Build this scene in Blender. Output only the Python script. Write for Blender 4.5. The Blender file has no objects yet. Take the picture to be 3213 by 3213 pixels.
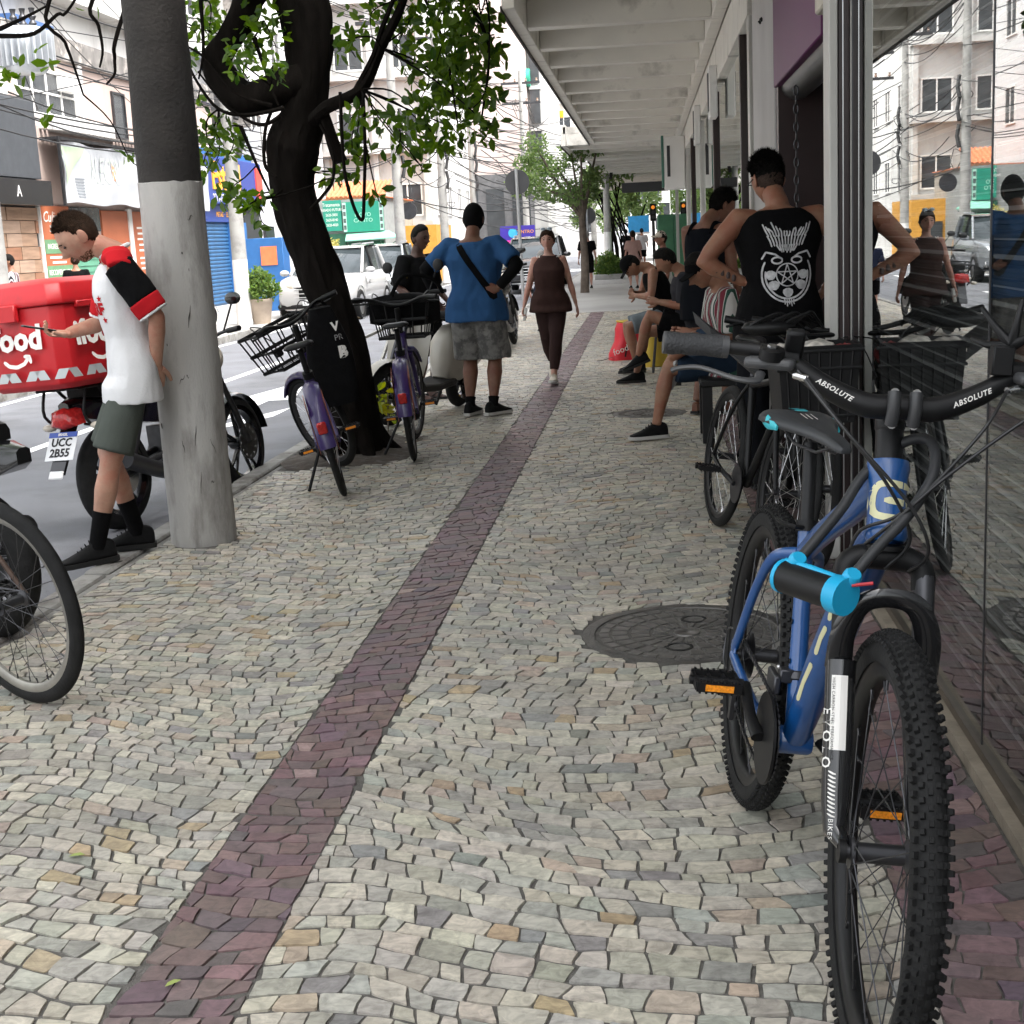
import bpy, math, random
import numpy as np
from mathutils import Vector, Matrix, noise
from mathutils.bvhtree import BVHTree
R = math.radians
random.seed(7); rng = np.random.default_rng(7)
SC = bpy.context.scene; COL = SC.collection

# ------------------------------------------------------------------ camera
cd = bpy.data.cameras.new('camera'); cd.lens = 48.45; cd.sensor_width = 36; cd.clip_start = .05; cd.clip_end = 900
cam = bpy.data.objects.new('camera', cd); COL.objects.link(cam); SC.camera = cam
CM = Matrix(((0.99424314, 0.0292429, 0.10307971, 0), (0.09529527, 0.19846928, -0.97546336, 0), (-0.04898354, 0.97967076, 0.19454001, 1.45), (0, 0, 0, 1)))
cam.matrix_world = CM
# ------------------------------------------------------------------ world, sun, exposure (bright overcast noon)
wd = bpy.data.worlds.new('World'); SC.world = wd; wd.use_nodes = True
wn = wd.node_tree.nodes; wl = wd.node_tree.links
sky = wn.new('ShaderNodeTexSky'); sky.sky_type = 'NISHITA'; sky.sun_disc = False
sky.sun_elevation = R(62); sky.sun_rotation = R(118); sky.dust_density = 6; sky.ozone_density = .6; sky.air_density = 1.2
hs = wn.new('ShaderNodeHueSaturation'); hs.inputs['Saturation'].default_value = .22
bg = wn['Background']; bg.inputs['Strength'].default_value = .15
wl.new(sky.outputs[0], hs.inputs['Color']); wl.new(hs.outputs[0], bg.inputs['Color'])
sd = bpy.data.lights.new('sun', 'SUN'); sd.energy = .6; sd.angle = R(18); sd.color = (1, .965, .91)
sun = bpy.data.objects.new('sun', sd); COL.objects.link(sun)
# light comes from the right and behind, over the roofs: sun azimuth 118 deg from +Y
_d = Vector((math.sin(R(118)) * math.cos(R(62)), math.cos(R(118)) * math.cos(R(62)), math.sin(R(62))))
sun.rotation_euler = _d.to_track_quat('Z', 'Y').to_euler()
vs = SC.view_settings; vs.view_transform = 'Standard'; vs.look = 'None'; vs.gamma = 1; vs.use_curve_mapping = False; vs.exposure = 2.28
SC.cycles.max_bounces = 8; SC.cycles.transparent_max_bounces = 12

# ------------------------------------------------------------------ helpers
MATS = {}
def mat(key, col, rough=.6, metal=0., var=.12, vscale=6., bump=0., bscale=60., col2=None, c2lo=.5, c2hi=.7, c2scale=3., spec=.5, coat=0., stretch=None, alpha=None):
    if key in MATS: return MATS[key]
    m = bpy.data.materials.new(key); m.use_nodes = True; N = m.node_tree.nodes; L = m.node_tree.links
    b = N['Principled BSDF']; b.inputs['Roughness'].default_value = rough; b.inputs['Metallic'].default_value = metal
    b.inputs['Specular IOR Level'].default_value = spec; b.inputs['Coat Weight'].default_value = coat
    tc = N.new('ShaderNodeTexCoord'); mp = N.new('ShaderNodeMapping'); L.new(tc.outputs['Object'], mp.inputs[0])
    if stretch: mp.inputs['Scale'].default_value = stretch
    c = (*col, 1); src = None
    if var > 0:
        n = N.new('ShaderNodeTexNoise'); n.inputs['Scale'].default_value = vscale; n.inputs['Detail'].default_value = 5; L.new(mp.outputs[0], n.inputs['Vector'])
        r = N.new('ShaderNodeMapRange'); r.inputs['From Min'].default_value = .3; r.inputs['From Max'].default_value = .7
        r.inputs['To Min'].default_value = 1 - var; r.inputs['To Max'].default_value = 1 + var; L.new(n.outputs['Fac'], r.inputs['Value'])
        h = N.new('ShaderNodeHueSaturation'); h.inputs['Color'].default_value = c; L.new(r.outputs[0], h.inputs['Value']); src = h.outputs[0]
    if col2:
        n2 = N.new('ShaderNodeTexNoise'); n2.inputs['Scale'].default_value = c2scale; n2.inputs['Detail'].default_value = 8; n2.inputs['Roughness'].default_value = .65; L.new(mp.outputs[0], n2.inputs['Vector'])
        r2 = N.new('ShaderNodeMapRange'); r2.inputs['From Min'].default_value = c2lo; r2.inputs['From Max'].default_value = c2hi; L.new(n2.outputs['Fac'], r2.inputs['Value'])
        mx = N.new('ShaderNodeMix'); mx.data_type = 'RGBA'; L.new(r2.outputs[0], mx.inputs['Factor'])
        if src: L.new(src, mx.inputs[6])
        else: mx.inputs[6].default_value = c
        mx.inputs[7].default_value = (*col2, 1); src = mx.outputs[2]
    if src: L.new(src, b.inputs['Base Color'])
    else: b.inputs['Base Color'].default_value = c
    if bump > 0:
        n3 = N.new('ShaderNodeTexNoise'); n3.inputs['Scale'].default_value = bscale; n3.inputs['Detail'].default_value = 6; L.new(mp.outputs[0], n3.inputs['Vector'])
        bp = N.new('ShaderNodeBump'); bp.inputs['Strength'].default_value = bump; bp.inputs['Distance'].default_value = .01; L.new(n3.outputs['Fac'], bp.inputs['Height']); L.new(bp.outputs[0], b.inputs['Normal'])
    MATS[key] = m; return m
def emat(key, col, st):
    m = mat(key, col, var=0); b = m.node_tree.nodes['Principled BSDF']; b.inputs['Emission Color'].default_value = (*col, 1); b.inputs['Emission Strength'].default_value = st; return m

def V(*a): return Vector(a)
def frame_for(t, up=None):
    t = t.normalized(); u = up or Vector((0, 0, 1))
    if abs(t.dot(u)) > .98: u = Vector((1, 0, 0))
    a = u.cross(t).normalized(); return a, t.cross(a)
class MB:
    def __init__(s): s.v = []; s.f = []; s.sm = []
    def add(s, vs_, fs, smooth=True):
        o = len(s.v); s.v += [tuple(p) for p in vs_]; s.f += [tuple(i + o for i in f) for f in fs]; s.sm += [smooth] * len(fs); return s
    def box(s, c, d, rot=None, taper=1., smooth=False):
        hx, hy, hz = d[0] / 2, d[1] / 2, d[2] / 2; P = []
        for z in (-1, 1):
            k = taper if z > 0 else 1
            for x, y in ((-1, -1), (1, -1), (1, 1), (-1, 1)): P.append(Vector((x * hx * k, y * hy * k, z * hz)))
        if rot is not None:
            M = rot if isinstance(rot, Matrix) else Matrix.Rotation(rot, 3, 'Z'); P = [M @ p for p in P]
        c = Vector(c)
        return s.add([p + c for p in P], [(3, 2, 1, 0), (4, 5, 6, 7), (0, 1, 5, 4), (1, 2, 6, 5), (2, 3, 7, 6), (3, 0, 4, 7)], smooth)
    def bb(s, x0, x1, y0, y1, z0, z1): return s.box(((x0 + x1) / 2, (y0 + y1) / 2, (z0 + z1) / 2), (abs(x1 - x0), abs(y1 - y0), abs(z1 - z0)))
    def loft(s, rings, cap=True, smooth=True, close=False):
        n = len(rings[0]); o = []; fs = []
        for r in rings: o += list(r)
        m = len(rings)
        for i in range(m - (0 if close else 1)):
            j = (i + 1) % m
            for k in range(n): fs.append((i * n + k, i * n + (k + 1) % n, j * n + (k + 1) % n, j * n + k))
        if cap and not close: fs.append(tuple(range(n - 1, -1, -1))); fs.append(tuple((m - 1) * n + k for k in range(n)))
        return s.add(o, fs, smooth)
    def tube(s, pts, r, n=8, cap=True, flat=None, close=False, up=None):
        pts = [Vector(p) for p in pts]; m = len(pts); rr = r if isinstance(r, (list, tuple)) else [r] * m
        if len(rr) != m: rr = list(np.interp(np.linspace(0, 1, m), np.linspace(0, 1, len(rr)), rr))
        rings = []; a = None
        for i, p in enumerate(pts):
            t = (pts[(i + 1) % m] - pts[i - 1]) if close else (pts[min(i + 1, m - 1)] - pts[max(i - 1, 0)])
            if t.length < 1e-9: t = Vector((0, 0, 1))
            t.normalize()
            if a is None: a, b = frame_for(t, up)
            else:
                a = (a - t * a.dot(t)); a = a.normalized() if a.length > 1e-6 else frame_for(t)[0]; b = t.cross(a)
            fa, fb = flat or (1, 1)
            rings.append([p + (a * math.cos(2 * math.pi * k / n) * fa + b * math.sin(2 * math.pi * k / n) * fb) * rr[i] for k in range(n)])
        return s.loft(rings, cap, True, close)
    def ell(s, c, r, n=16, m=10, rot=None):
        c = Vector(c); rings = []
        for i in range(1, m):
            t = math.pi * i / m
            ring = [Vector((r[0] * math.sin(t) * math.cos(2 * math.pi * k / n), r[1] * math.sin(t) * math.sin(2 * math.pi * k / n), -r[2] * math.cos(t))) for k in range(n)]
            if rot is not None: ring = [rot @ p for p in ring]
            rings.append([p + c for p in ring])
        return s.loft(rings)
    def lathe(s, prof, n=16, c=(0, 0, 0), ax=(0, 0, 1), cap=True):
        ax = Vector(ax).normalized(); a, b = frame_for(ax); c = Vector(c)
        return s.loft([[c + ax * z + (a * math.cos(2 * math.pi * k / n) + b * math.sin(2 * math.pi * k / n)) * max(r_, 1e-4) for k in range(n)] for r_, z in prof], cap)
    def prism(s, poly, d, smooth=False):   # poly: 3d points, extruded by vector d
        d = Vector(d); n = len(poly); P = [Vector(p) for p in poly]; Q = [p + d for p in P]
        return s.add(P + Q, [tuple(range(n - 1, -1, -1)), tuple(range(n, 2 * n))] + [(i, (i + 1) % n, n + (i + 1) % n, n + i) for i in range(n)], smooth)
    def xf(s, M): s.v = [tuple(M @ Vector(p)) for p in s.v]; return s
    def fn(s, f): s.v = [tuple(f(Vector(p))) for p in s.v]; return s
    def join(s, o): return s.add_raw(o)
    def add_raw(s, o):
        k = len(s.v); s.v += o.v; s.f += [tuple(i + k for i in f) for f in o.f]; s.sm += o.sm; return s
    def mesh(s, name, m=None):
        me = bpy.data.meshes.new(name); me.from_pydata(s.v, [], s.f); me.polygons.foreach_set('use_smooth', s.sm)
        me.set_sharp_from_angle(angle=R(52))
        if m: me.materials.append(m)
        return me
    def build(s, name, m, parent=None, bevel=0., label=None, seg=1):
        o = bpy.data.objects.new(name, s.mesh(name, m)); COL.objects.link(o)
        if parent: o.parent = parent
        if bevel:
            b = o.modifiers.new('bevel', 'BEVEL'); b.width = bevel; b.segments = seg; b.limit_method = 'ANGLE'; b.angle_limit = R(40)
        if label: o['label'] = label
        return o
def thing(name, label, cat, loc=(0, 0, 0), rot=(0, 0, 0), group=None):
    o = bpy.data.objects.new(name, None); COL.objects.link(o); o.empty_display_size = .1
    o.location = loc; o.rotation_euler = rot; return tag(o, label, cat, group)
def tag(o, label, cat, group=None):
    o['label'] = label; o['category'] = cat
    if group: o['group'] = group
    return o
def struct(o): o['kind'] = 'structure'; return o
def stuff(o): o['kind'] = 'stuff'; return o
def link_mesh(name, me, parent=None, m=None):
    o = bpy.data.objects.new(name, me); COL.objects.link(o)
    if parent: o.parent = parent
    return o
def copy_tree(o, parent=None):
    c = o.copy(); COL.objects.link(c)
    if parent: c.parent = parent
    for ch in list(o.children): copy_tree(ch, c)
    return c
def bez(pts, n=8):
    "Catmull-Rom through points"
    P = [Vector(p) for p in pts]; out = []
    for i in range(len(P) - 1):
        p0, p1, p2, p3 = P[max(i - 1, 0)], P[i], P[i + 1], P[min(i + 2, len(P) - 1)]
        for k in range(n):
            t = k / n; out.append(.5 * ((2 * p1) + (p2 - p0) * t + (2 * p0 - 5 * p1 + 4 * p2 - p3) * t * t + (3 * p1 - p0 - 3 * p2 + p3) * t ** 3))
    return out + [P[-1]]
def text_mb(body, size, ext=.002, bold=0., spacing=1., shear=0.):
    "flat lettering in the XY plane as an MB, centred"
    cu = bpy.data.curves.new('t', 'FONT'); cu.body = body; cu.size = size; cu.extrude = ext; cu.offset = bold; cu.align_x = 'CENTER'; cu.align_y = 'CENTER'; cu.space_character = spacing; cu.shear = shear; cu.resolution_u = 2
    o = bpy.data.objects.new('t', cu); COL.objects.link(o)
    dg = bpy.context.evaluated_depsgraph_get(); me = o.evaluated_get(dg).to_mesh(); mb = MB()
    mb.add([tuple(v.co) for v in me.vertices], [tuple(p.vertices) for p in me.polygons], False)
    o.evaluated_get(dg).to_mesh_clear(); bpy.data.objects.remove(o); bpy.data.curves.remove(cu); return mb
def face_mat(origin, xdir, ydir):
    x = Vector(xdir).normalized(); y = Vector(ydir); y = (y - x * y.dot(x)).normalized(); z = x.cross(y); o = Vector(origin)
    return Matrix(((x.x, y.x, z.x, o.x), (x.y, y.y, z.y, o.y), (x.z, y.z, z.z, o.z), (0, 0, 0, 1)))
def write(body, size, origin, xdir, ydir, m, parent, name='lettering', ext=.002, bold=0., spacing=1., sx=1., shear=0.):
    t = text_mb(body, size, ext, bold, spacing, shear)
    if sx != 1: t.fn(lambda p: Vector((p.x * sx, p.y, p.z)))
    return t.xf(face_mat(origin, xdir, ydir)).build(name, m, parent)
def wrap_on(mb2, src_mbs, origin, xdir, ydir, m, parent, name='print', off=.0025):
    "lay a flat XY pattern onto a curved surface by casting along -normal"
    M = face_mat(origin, xdir, ydir); z = (M.to_3x3() @ Vector((0, 0, 1))).normalized(); vs_, fs = [], []
    for s in src_mbs:
        k = len(vs_); vs_ += [Vector(p) for p in s.v]; fs += [tuple(i + k for i in f) for f in s.f]
    bv = BVHTree.FromPolygons(vs_, fs); out = MB(); P = []
    for p in mb2.v:
        q = M @ Vector((p[0], p[1], 0)); h, nr, i, d = bv.ray_cast(q + z * .35, -z)
        P.append((h if h else q) + z * off)
    out.add(P, mb2.f, True); return out.build(name, m, parent)
def stroke2d(lines, w):
    "ribbons for 2d polylines as an MB in XY"
    mb = MB()
    for ln in lines:
        P = [Vector((p[0], p[1], 0)) for p in ln]; L_ = sum((b - a).length for a, b in zip(P, P[1:])); n = max(len(P), int(L_ / max(w * .6, .004)) + 1); Q = []
        cum = [0.]
        for a, b in zip(P, P[1:]): cum.append(cum[-1] + (b - a).length)
        for k in range(n):
            d = L_ * k / (n - 1); j = max(i for i in range(len(P)) if cum[i] <= d + 1e-9); j = min(j, len(P) - 2); sg = cum[j + 1] - cum[j]; Q.append(P[j].lerp(P[j + 1], (d - cum[j]) / sg if sg > 0 else 0))
        vs_ = []
        for i, p in enumerate(Q):
            t = (Q[min(i + 1, n - 1)] - Q[max(i - 1, 0)]); t = t.normalized() if t.length > 0 else Vector((1, 0, 0)); k = w * (1 if 0 < i < n - 1 else .5); q = Vector((-t.y, t.x, 0)) * k / 2
            vs_ += [p + q, p + q / 3, p - q / 3, p - q]
        mb.add(vs_, [(4 * i + c, 4 * i + c + 1, 4 * i + c + 5, 4 * i + c + 4) for i in range(n - 1) for c in range(3)])
    return mb
# ------------------------------------------------------------------ shared materials
CONC = mat('concrete', (.34, .335, .32), .85, var=.16, vscale=2.5, bump=.35, bscale=45, col2=(.16, .15, .14), c2lo=.52, c2hi=.75, c2scale=2.2)
KERB = mat('kerb_concrete', (.27, .265, .25), .9, var=.2, vscale=5, bump=.5, bscale=70, col2=(.10, .085, .075), c2lo=.47, c2hi=.66, c2scale=4)
ASPH = mat('asphalt', (.135, .14, .155), .85, var=.12, vscale=1.2, bump=.5, bscale=180, col2=(.085, .086, .092), c2lo=.5, c2hi=.72, c2scale=.8)
ROADW = mat('road_paint', (.72, .73, .74), .7, var=.1, vscale=9, col2=(.3, .3, .31), c2lo=.62, c2hi=.72, c2scale=14)
MORT = mat('mortar', (.115, .108, .098), .95, var=.3, vscale=30, bump=.6, bscale=200)
DIRT = mat('dirt', (.07, .055, .045), .98, var=.35, vscale=9, bump=.9, bscale=40, col2=(.13, .12, .11), c2lo=.5, c2hi=.65, c2scale=12)
BLK = mat('black_plastic', (.006, .006, .0065), .5, spec=.3, var=.2)
BLKM = mat('matte_black', (.008, .008, .0085), .45, spec=.3, var=.15, vscale=20)
RUB = mat('rubber', (.013, .013, .013), .8, spec=.25, var=.3, vscale=18, bump=.2, bscale=120)
STEEL = mat('steel', (.55, .55, .56), .28, 1., var=.1)
DSTEEL = mat('dark_steel', (.07, .07, .075), .4, .8, var=.2)
WHITE = mat('white_paint', (.74, .73, .71), .6, var=.06, vscale=2, col2=(.5, .47, .43), c2lo=.62, c2hi=.8, c2scale=1.5)
WIRE = mat('wire_black', (.015, .015, .016), .6, var=0)

# ------------------------------------------------------------------ ground, road, pavements
struct(MB().bb(-250, 250, -40, 700, -.6, -.3).build('ground', CONC))
road = struct(MB().bb(-7.5, -2.7, -12, 160, -.3, -.12).build('road', ASPH))
def quad_mark(pts, z=-.115):
    return MB().add([(x, y, z) for x, y in pts], [tuple(range(len(pts)))], False).build('lane_marking', ROADW, road)
for y0 in np.arange(5.5, 60, 5.3): quad_mark([(-5.32, y0), (-5.2, y0), (-5.2, y0 + 3.2), (-5.32, y0 + 3.2)])
quad_mark([(-7.36, -8), (-7.26, -8), (-7.26, 90), (-7.36, 90)])
quad_mark([(-4.23, 11.2), (-4.05, 11.2), (-4.05, 14.3), (-4.23, 14.3)])                      # arrow shaft
quad_mark([(-4.5, 14.3), (-3.78, 14.3), (-4.14, 16.4)])
quad_mark([(-4.05, 12.2), (-3.62, 13.6), (-3.62, 12.9), (-4.05, 11.7)])
for i in range(5): quad_mark([(-7.1 + i * .9, 62), (-6.6 + i * .9, 62), (-6.6 + i * .9, 65), (-7.1 + i * .9, 65)])
farp = struct(MB().bb(-12.2, -7.5, -12, 58, -.3, .0).build('far_pavement', mat('far_slabs', (.30, .295, .285), .9, var=.12, vscale=.8, bump=.3, bscale=30, col2=(.3, .29, .28), c2lo=.5, c2hi=.7, c2scale=1.3)))
for i in range(24): MB().bb(-7.62, -7.485, -4 + i * 2.5, -1.51 + i * 2.5, -.3, .006).build('kerbstone', KERB, farp, .01)
pav = struct(MB().bb(-2.52, 1.0, -6, 26.6, -.3, -.006).build('pavement', MORT))
nk = struct(MB().bb(-2.7, -2.521, -6, 80, -.3, -.016).build('kerb', KERB, None))
for i in range(28): MB().box((-2.635, -.5 + i * 1.2, -.09), (.125, 1.185 + random.uniform(-.01, .01), .185 + random.uniform(-.012, .006))).build('kerbstone', KERB, nk, .012)
struct(MB().bb(-2.52, 1.0, 26.602, 41, -.3, -.004).build('driveway', mat('driveway_concrete', (.33, .325, .31), .88, var=.14, vscale=.7, bump=.3, bscale=30, col2=(.33, .32, .31), c2lo=.5, c2hi=.75, c2scale=.9)))
struct(MB().bb(-2.52, 1.0, 41.002, 150, -.3, -.002).build('pavement_beyond', mat('far_mosaic', (.3, .295, .285), .85, var=.3, vscale=9)))
# dirt along the kerb and in the tree pit
def blob(name, cx, cy, rx, ry, z, m, parent=None, n=30, seed=0, h=.0):
    r = random.Random(seed); P = []
    for k in range(n):
        a = 2 * math.pi * k / n; q = 1 + .18 * math.sin(3 * a + seed) + r.uniform(-.09, .09); P.append((cx + rx * q * math.cos(a), cy + ry * q * math.sin(a), z))
    mb = MB(); mb.add(P + [(cx, cy, z + h)], [(k, (k + 1) % n, n) for k in range(n)]); return mb.build(name, m, parent)
stuff(blob('dirt', -2.13, 9.75, .42, .9, -.003, DIRT, pav, seed=3, h=.05))

# ------------------------------------------------------------------ mosaic stones
def stone_material():
    m = bpy.data.materials.new('mosaic_stone'); m.use_nodes = True; N = m.node_tree.nodes; L = m.node_tree.links; b = N['Principled BSDF']
    at = N.new('ShaderNodeAttribute'); at.attribute_name = 'stone_colour'; tc = N.new('ShaderNodeTexCoord')
    n = N.new('ShaderNodeTexNoise'); n.inputs['Scale'].default_value = 26; n.inputs['Detail'].default_value = 7; n.inputs['Roughness'].default_value = .62; n.inputs['Distortion'].default_value = 1.2; L.new(tc.outputs['Object'], n.inputs['Vector'])
    mp = N.new('ShaderNodeMapping'); mp.inputs['Scale'].default_value = (18, 70, 40); mp.inputs['Rotation'].default_value = (0, 0, .5); L.new(tc.outputs['Object'], mp.inputs[0])
    n2 = N.new('ShaderNodeTexNoise'); n2.inputs['Scale'].default_value = 1; n2.inputs['Detail'].default_value = 4; n2.inputs['Distortion'].default_value = .8; L.new(mp.outputs[0], n2.inputs['Vector'])
    r1 = N.new('ShaderNodeMapRange'); r1.inputs['From Min'].default_value = .32; r1.inputs['From Max'].default_value = .62; r1.inputs['To Min'].default_value = .62; r1.inputs['To Max'].default_value = 1.08; L.new(n.outputs['Fac'], r1.inputs['Value'])
    r2 = N.new('ShaderNodeMapRange'); r2.inputs['From Min'].default_value = .3; r2.inputs['From Max'].default_value = .5; r2.inputs['To Min'].default_value = .78; r2.inputs['To Max'].default_value = 1.; L.new(n2.outputs['Fac'], r2.inputs['Value'])
    mu = N.new('ShaderNodeMath'); mu.operation = 'MULTIPLY'; L.new(r1.outputs[0], mu.inputs[0]); L.new(r2.outputs[0], mu.inputs[1])
    h = N.new('ShaderNodeHueSaturation'); L.new(at.outputs['Color'], h.inputs['Color']); L.new(mu.outputs[0], h.inputs['Value'])
    # grime: broad worn patches and soil caught round the edges of stones
    g = N.new('ShaderNodeTexNoise'); g.inputs['Scale'].default_value = 1.1; g.inputs['Detail'].default_value = 6; L.new(tc.outputs['Object'], g.inputs['Vector'])
    rg = N.new('ShaderNodeMapRange'); rg.inputs['From Min'].default_value = .38; rg.inputs['From Max'].default_value = .68; rg.inputs['To Min'].default_value = 0; rg.inputs['To Max'].default_value = .3; L.new(g.outputs['Fac'], rg.inputs['Value'])
    mx = N.new('ShaderNodeMix'); mx.data_type = 'RGBA'; L.new(rg.outputs[0], mx.inputs['Factor']); L.new(h.outputs[0], mx.inputs[6]); mx.inputs[7].default_value = (.12, .11, .105, 1)
    L.new(mx.outputs[2], b.inputs['Base Color']); b.inputs['Roughness'].default_value = .5
    rr = N.new('ShaderNodeMapRange'); rr.inputs['To Min'].default_value = .36; rr.inputs['To Max'].default_value = .62; L.new(n.outputs['Fac'], rr.inputs['Value']); L.new(rr.outputs[0], b.inputs['Roughness'])
    bp = N.new('ShaderNodeBump'); bp.inputs['Strength'].default_value = .5; bp.inputs['Distance'].default_value = .004; L.new(n.outputs['Fac'], bp.inputs['Height']); L.new(bp.outputs[0], b.inputs['Normal'])
    return m
STONE = stone_material()
CMI = CM.inverted()
def proj(p):
    c = CMI @ Vector(p)
    if c.z > -.2: return None
    return (.5 + 1.3458 * c.x / -c.z, .5 - 1.3458 * c.y / -c.z)
PALE = [((.58, .535, .44), 5), ((.52, .495, .43), 4), ((.45, .445, .395), 1.6), ((.47, .445, .385), 3), ((.63, .58, .48), 3), ((.50, .39, .25), .6), ((.33, .325, .30), 1.1), ((.53, .43, .345), .9)]
RED = [((.205, .135, .14), 5), ((.225, .14, .145), 3), ((.18, .125, .132), 3), ((.25, .16, .16), 1), ((.44, .31, .29), .15), ((.15, .11, .115), 1.2)]
def pick(pal):
    w = np.array([q[1] for q in pal]); c = np.array(pal[rng.choice(len(pal), p=w / w.sum())][0]); return np.clip(c * rng.uniform(.82, 1.12) + rng.uniform(-.015, .015, 3), .02, .9)
STONES = []     # (poly Nx2, colour, tilt, z)
MANHOLES = [(.104, 4.93, .385), (-.02, 11.25, .3)]
def nz(a, b): return noise.noise(Vector((a, b, 3.7)))
def warp(p, q, k):
    return (p + .06 * math.sin(q * 2.3 + k) + .05 * nz(p * 2.2 + k, q * 2.2), q + .11 * math.sin(p * 3.4 + k * 1.7 + .5 * q) + .08 * nz(p * 1.6, q * 1.6 + k) + .022 * nz(p * 5 + k, q * 5))
def band(x0, x1, y0, y1, h, w, pal, k, gap, straight=False):
    rows = int((y1 - y0 + 1.6) / h)
    edge = lambda i, p: y0 - .8 + i * h + .30 * h * nz(p * 5.5 + i * 7.3, i * 3.1 + k) + .2 * h * nz(p * 17, i * 9.7)
    for row in range(rows):
        q = y0 - .8 + row * h
        p = x0 - .3 - rng.uniform(0, w); sl = 0.
        while p < x1 + .3:
            ww = w * rng.uniform(.62, 1.45); s2 = rng.uniform(-.26, .26) * w
            c = [(p - sl * .5, edge(row, p)), (p + ww - s2 * .5, edge(row, p + ww)), (p + ww + s2 * .5, edge(row + 1, p + ww)), (p + sl * .5, edge(row + 1, p))]
            wp = np.array([warp(a, b, k) for a, b in c]) + rng.uniform(-.0025, .0025, (4, 2)); p += ww; sl = s2
            wp[:, 0] = np.clip(wp[:, 0], x0, x1)
            cx, cy = wp.mean(0); sp = wp[:, 0].max() - wp[:, 0].min()
            if sp < .022 or cy < y0 or cy > y1: continue
            for a, b, r_ in MANHOLES:
                dd = wp - (a, b); rad = np.linalg.norm(dd, axis=1, keepdims=True)
                if rad.min() < r_ + .004: wp = np.where(rad < r_ + .004, (a, b) + dd * ((r_ + .004) / np.maximum(rad, 1e-3)), wp)
            if any((cx - a) ** 2 + (cy - b) ** 2 < (r_ + .004) ** 2 for a, b, r_ in MANHOLES): continue
            cx, cy = wp.mean(0)
            if (cx + 2.13) ** 2 / .13 + (cy - 9.75) ** 2 / .6 < 1 or (cx < -2.3 and 8.9 < cy < 11): continue
            if (cx + 2.32) ** 2 + (cy - 6.75) ** 2 < .028: continue
            d = wp - (cx, cy); L_ = np.linalg.norm(d, axis=1, keepdims=True); g = gap * rng.uniform(.6, 1.5)
            wp = (cx, cy) + d * np.maximum(1 - g * np.array([[1., 1.9]]) / np.maximum(L_, .01), .35)
            near = cy < 9
            if near:   # uneven outline: split edges and clip corners
                P = []
                for i in range(4):
                    a, b = wp[i], wp[(i + 1) % 4]; e = b - a; nrm = np.array([e[1], -e[0]])
                    P.append(a + e * rng.uniform(.02, .09)); P.append(a + e * .5 + nrm * rng.uniform(-.045, .045)); P.append(b - e * rng.uniform(.02, .09))
                wp = np.array(P)
            else: wp = wp + rng.uniform(-.004, .004, wp.shape)
            STONES.append((wp, pick(pal), rng.uniform(-.016, .016, 2), rng.uniform(-.002, .0022)))
band(-2.52, -1.098, 1.6, 26.5, .059, .069, PALE, .3, .0029)
band(-1.096, -.838, 1.6, 26.5, .064, .075, RED, 0, .002)
band(-.836, .50, 1.6, 26.5, .062, .071, PALE, 1.9, .0029)
band(.502, .80, 1.6, 11, .07, .085, RED, .8, .002)
band(.502, .86, 11, 26.5, .07, .085, PALE, .8, .0029)
def stone_geo(st, base=0):
    P, c, t, z = st; n = len(P); ce = P.mean(0); V_, F_ = [], []
    for (x, y) in P: V_.append((x, y, -.016))
    for (x, y) in P:
        x2, y2 = ce + (np.array((x, y)) - ce) * .972; V_.append((x2, y2, z + (x2 - ce[0]) * t[0] + (y2 - ce[1]) * t[1] - .0012))
    for i in range(n): F_.append((base + i, base + (i + 1) % n, base + n + (i + 1) % n, base + n + i))
    F_.append(tuple(base + n + i for i in range(n))); return V_, F_
def stone_mesh(name, sts):
    V_, F_, C_ = [], [], []
    for st in sts:
        v_, f_ = stone_geo(st, len(V_)); V_ += v_; F_ += f_; C_ += [st[1]] * len(v_)
    me = bpy.data.meshes.new(name); me.from_pydata(V_, [], F_); a = me.color_attributes.new('stone_colour', 'FLOAT_COLOR', 'POINT')
    arr = np.ones((len(V_), 4), np.float32); arr[:, :3] = np.array(C_); a.data.foreach_set('color', arr.ravel()); me.materials.append(STONE); return me
def big(st):
    c = st[0].mean(0); q = proj((c[0], c[1], 0))
    if q is None or not (-.0 < q[0] < 1. and -.0 < q[1] < 1.): return 0
    d = math.hypot(c[0], c[1]); P = st[0]; ar = .5 * abs(np.dot(P[:, 0], np.roll(P[:, 1], 1)) - np.dot(P[:, 1], np.roll(P[:, 0], 1))); return ar / d ** 3
score = np.array([big(s) for s in STONES]); order = np.argsort(-score); top = set(order[:300].tolist())
for i in top: link_mesh('stone', stone_mesh('stone', [STONES[i]]), pav)
stuff(link_mesh('mosaic_stones', stone_mesh('mosaic_stones', [s for i, s in enumerate(STONES) if i not in top]), pav))

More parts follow.
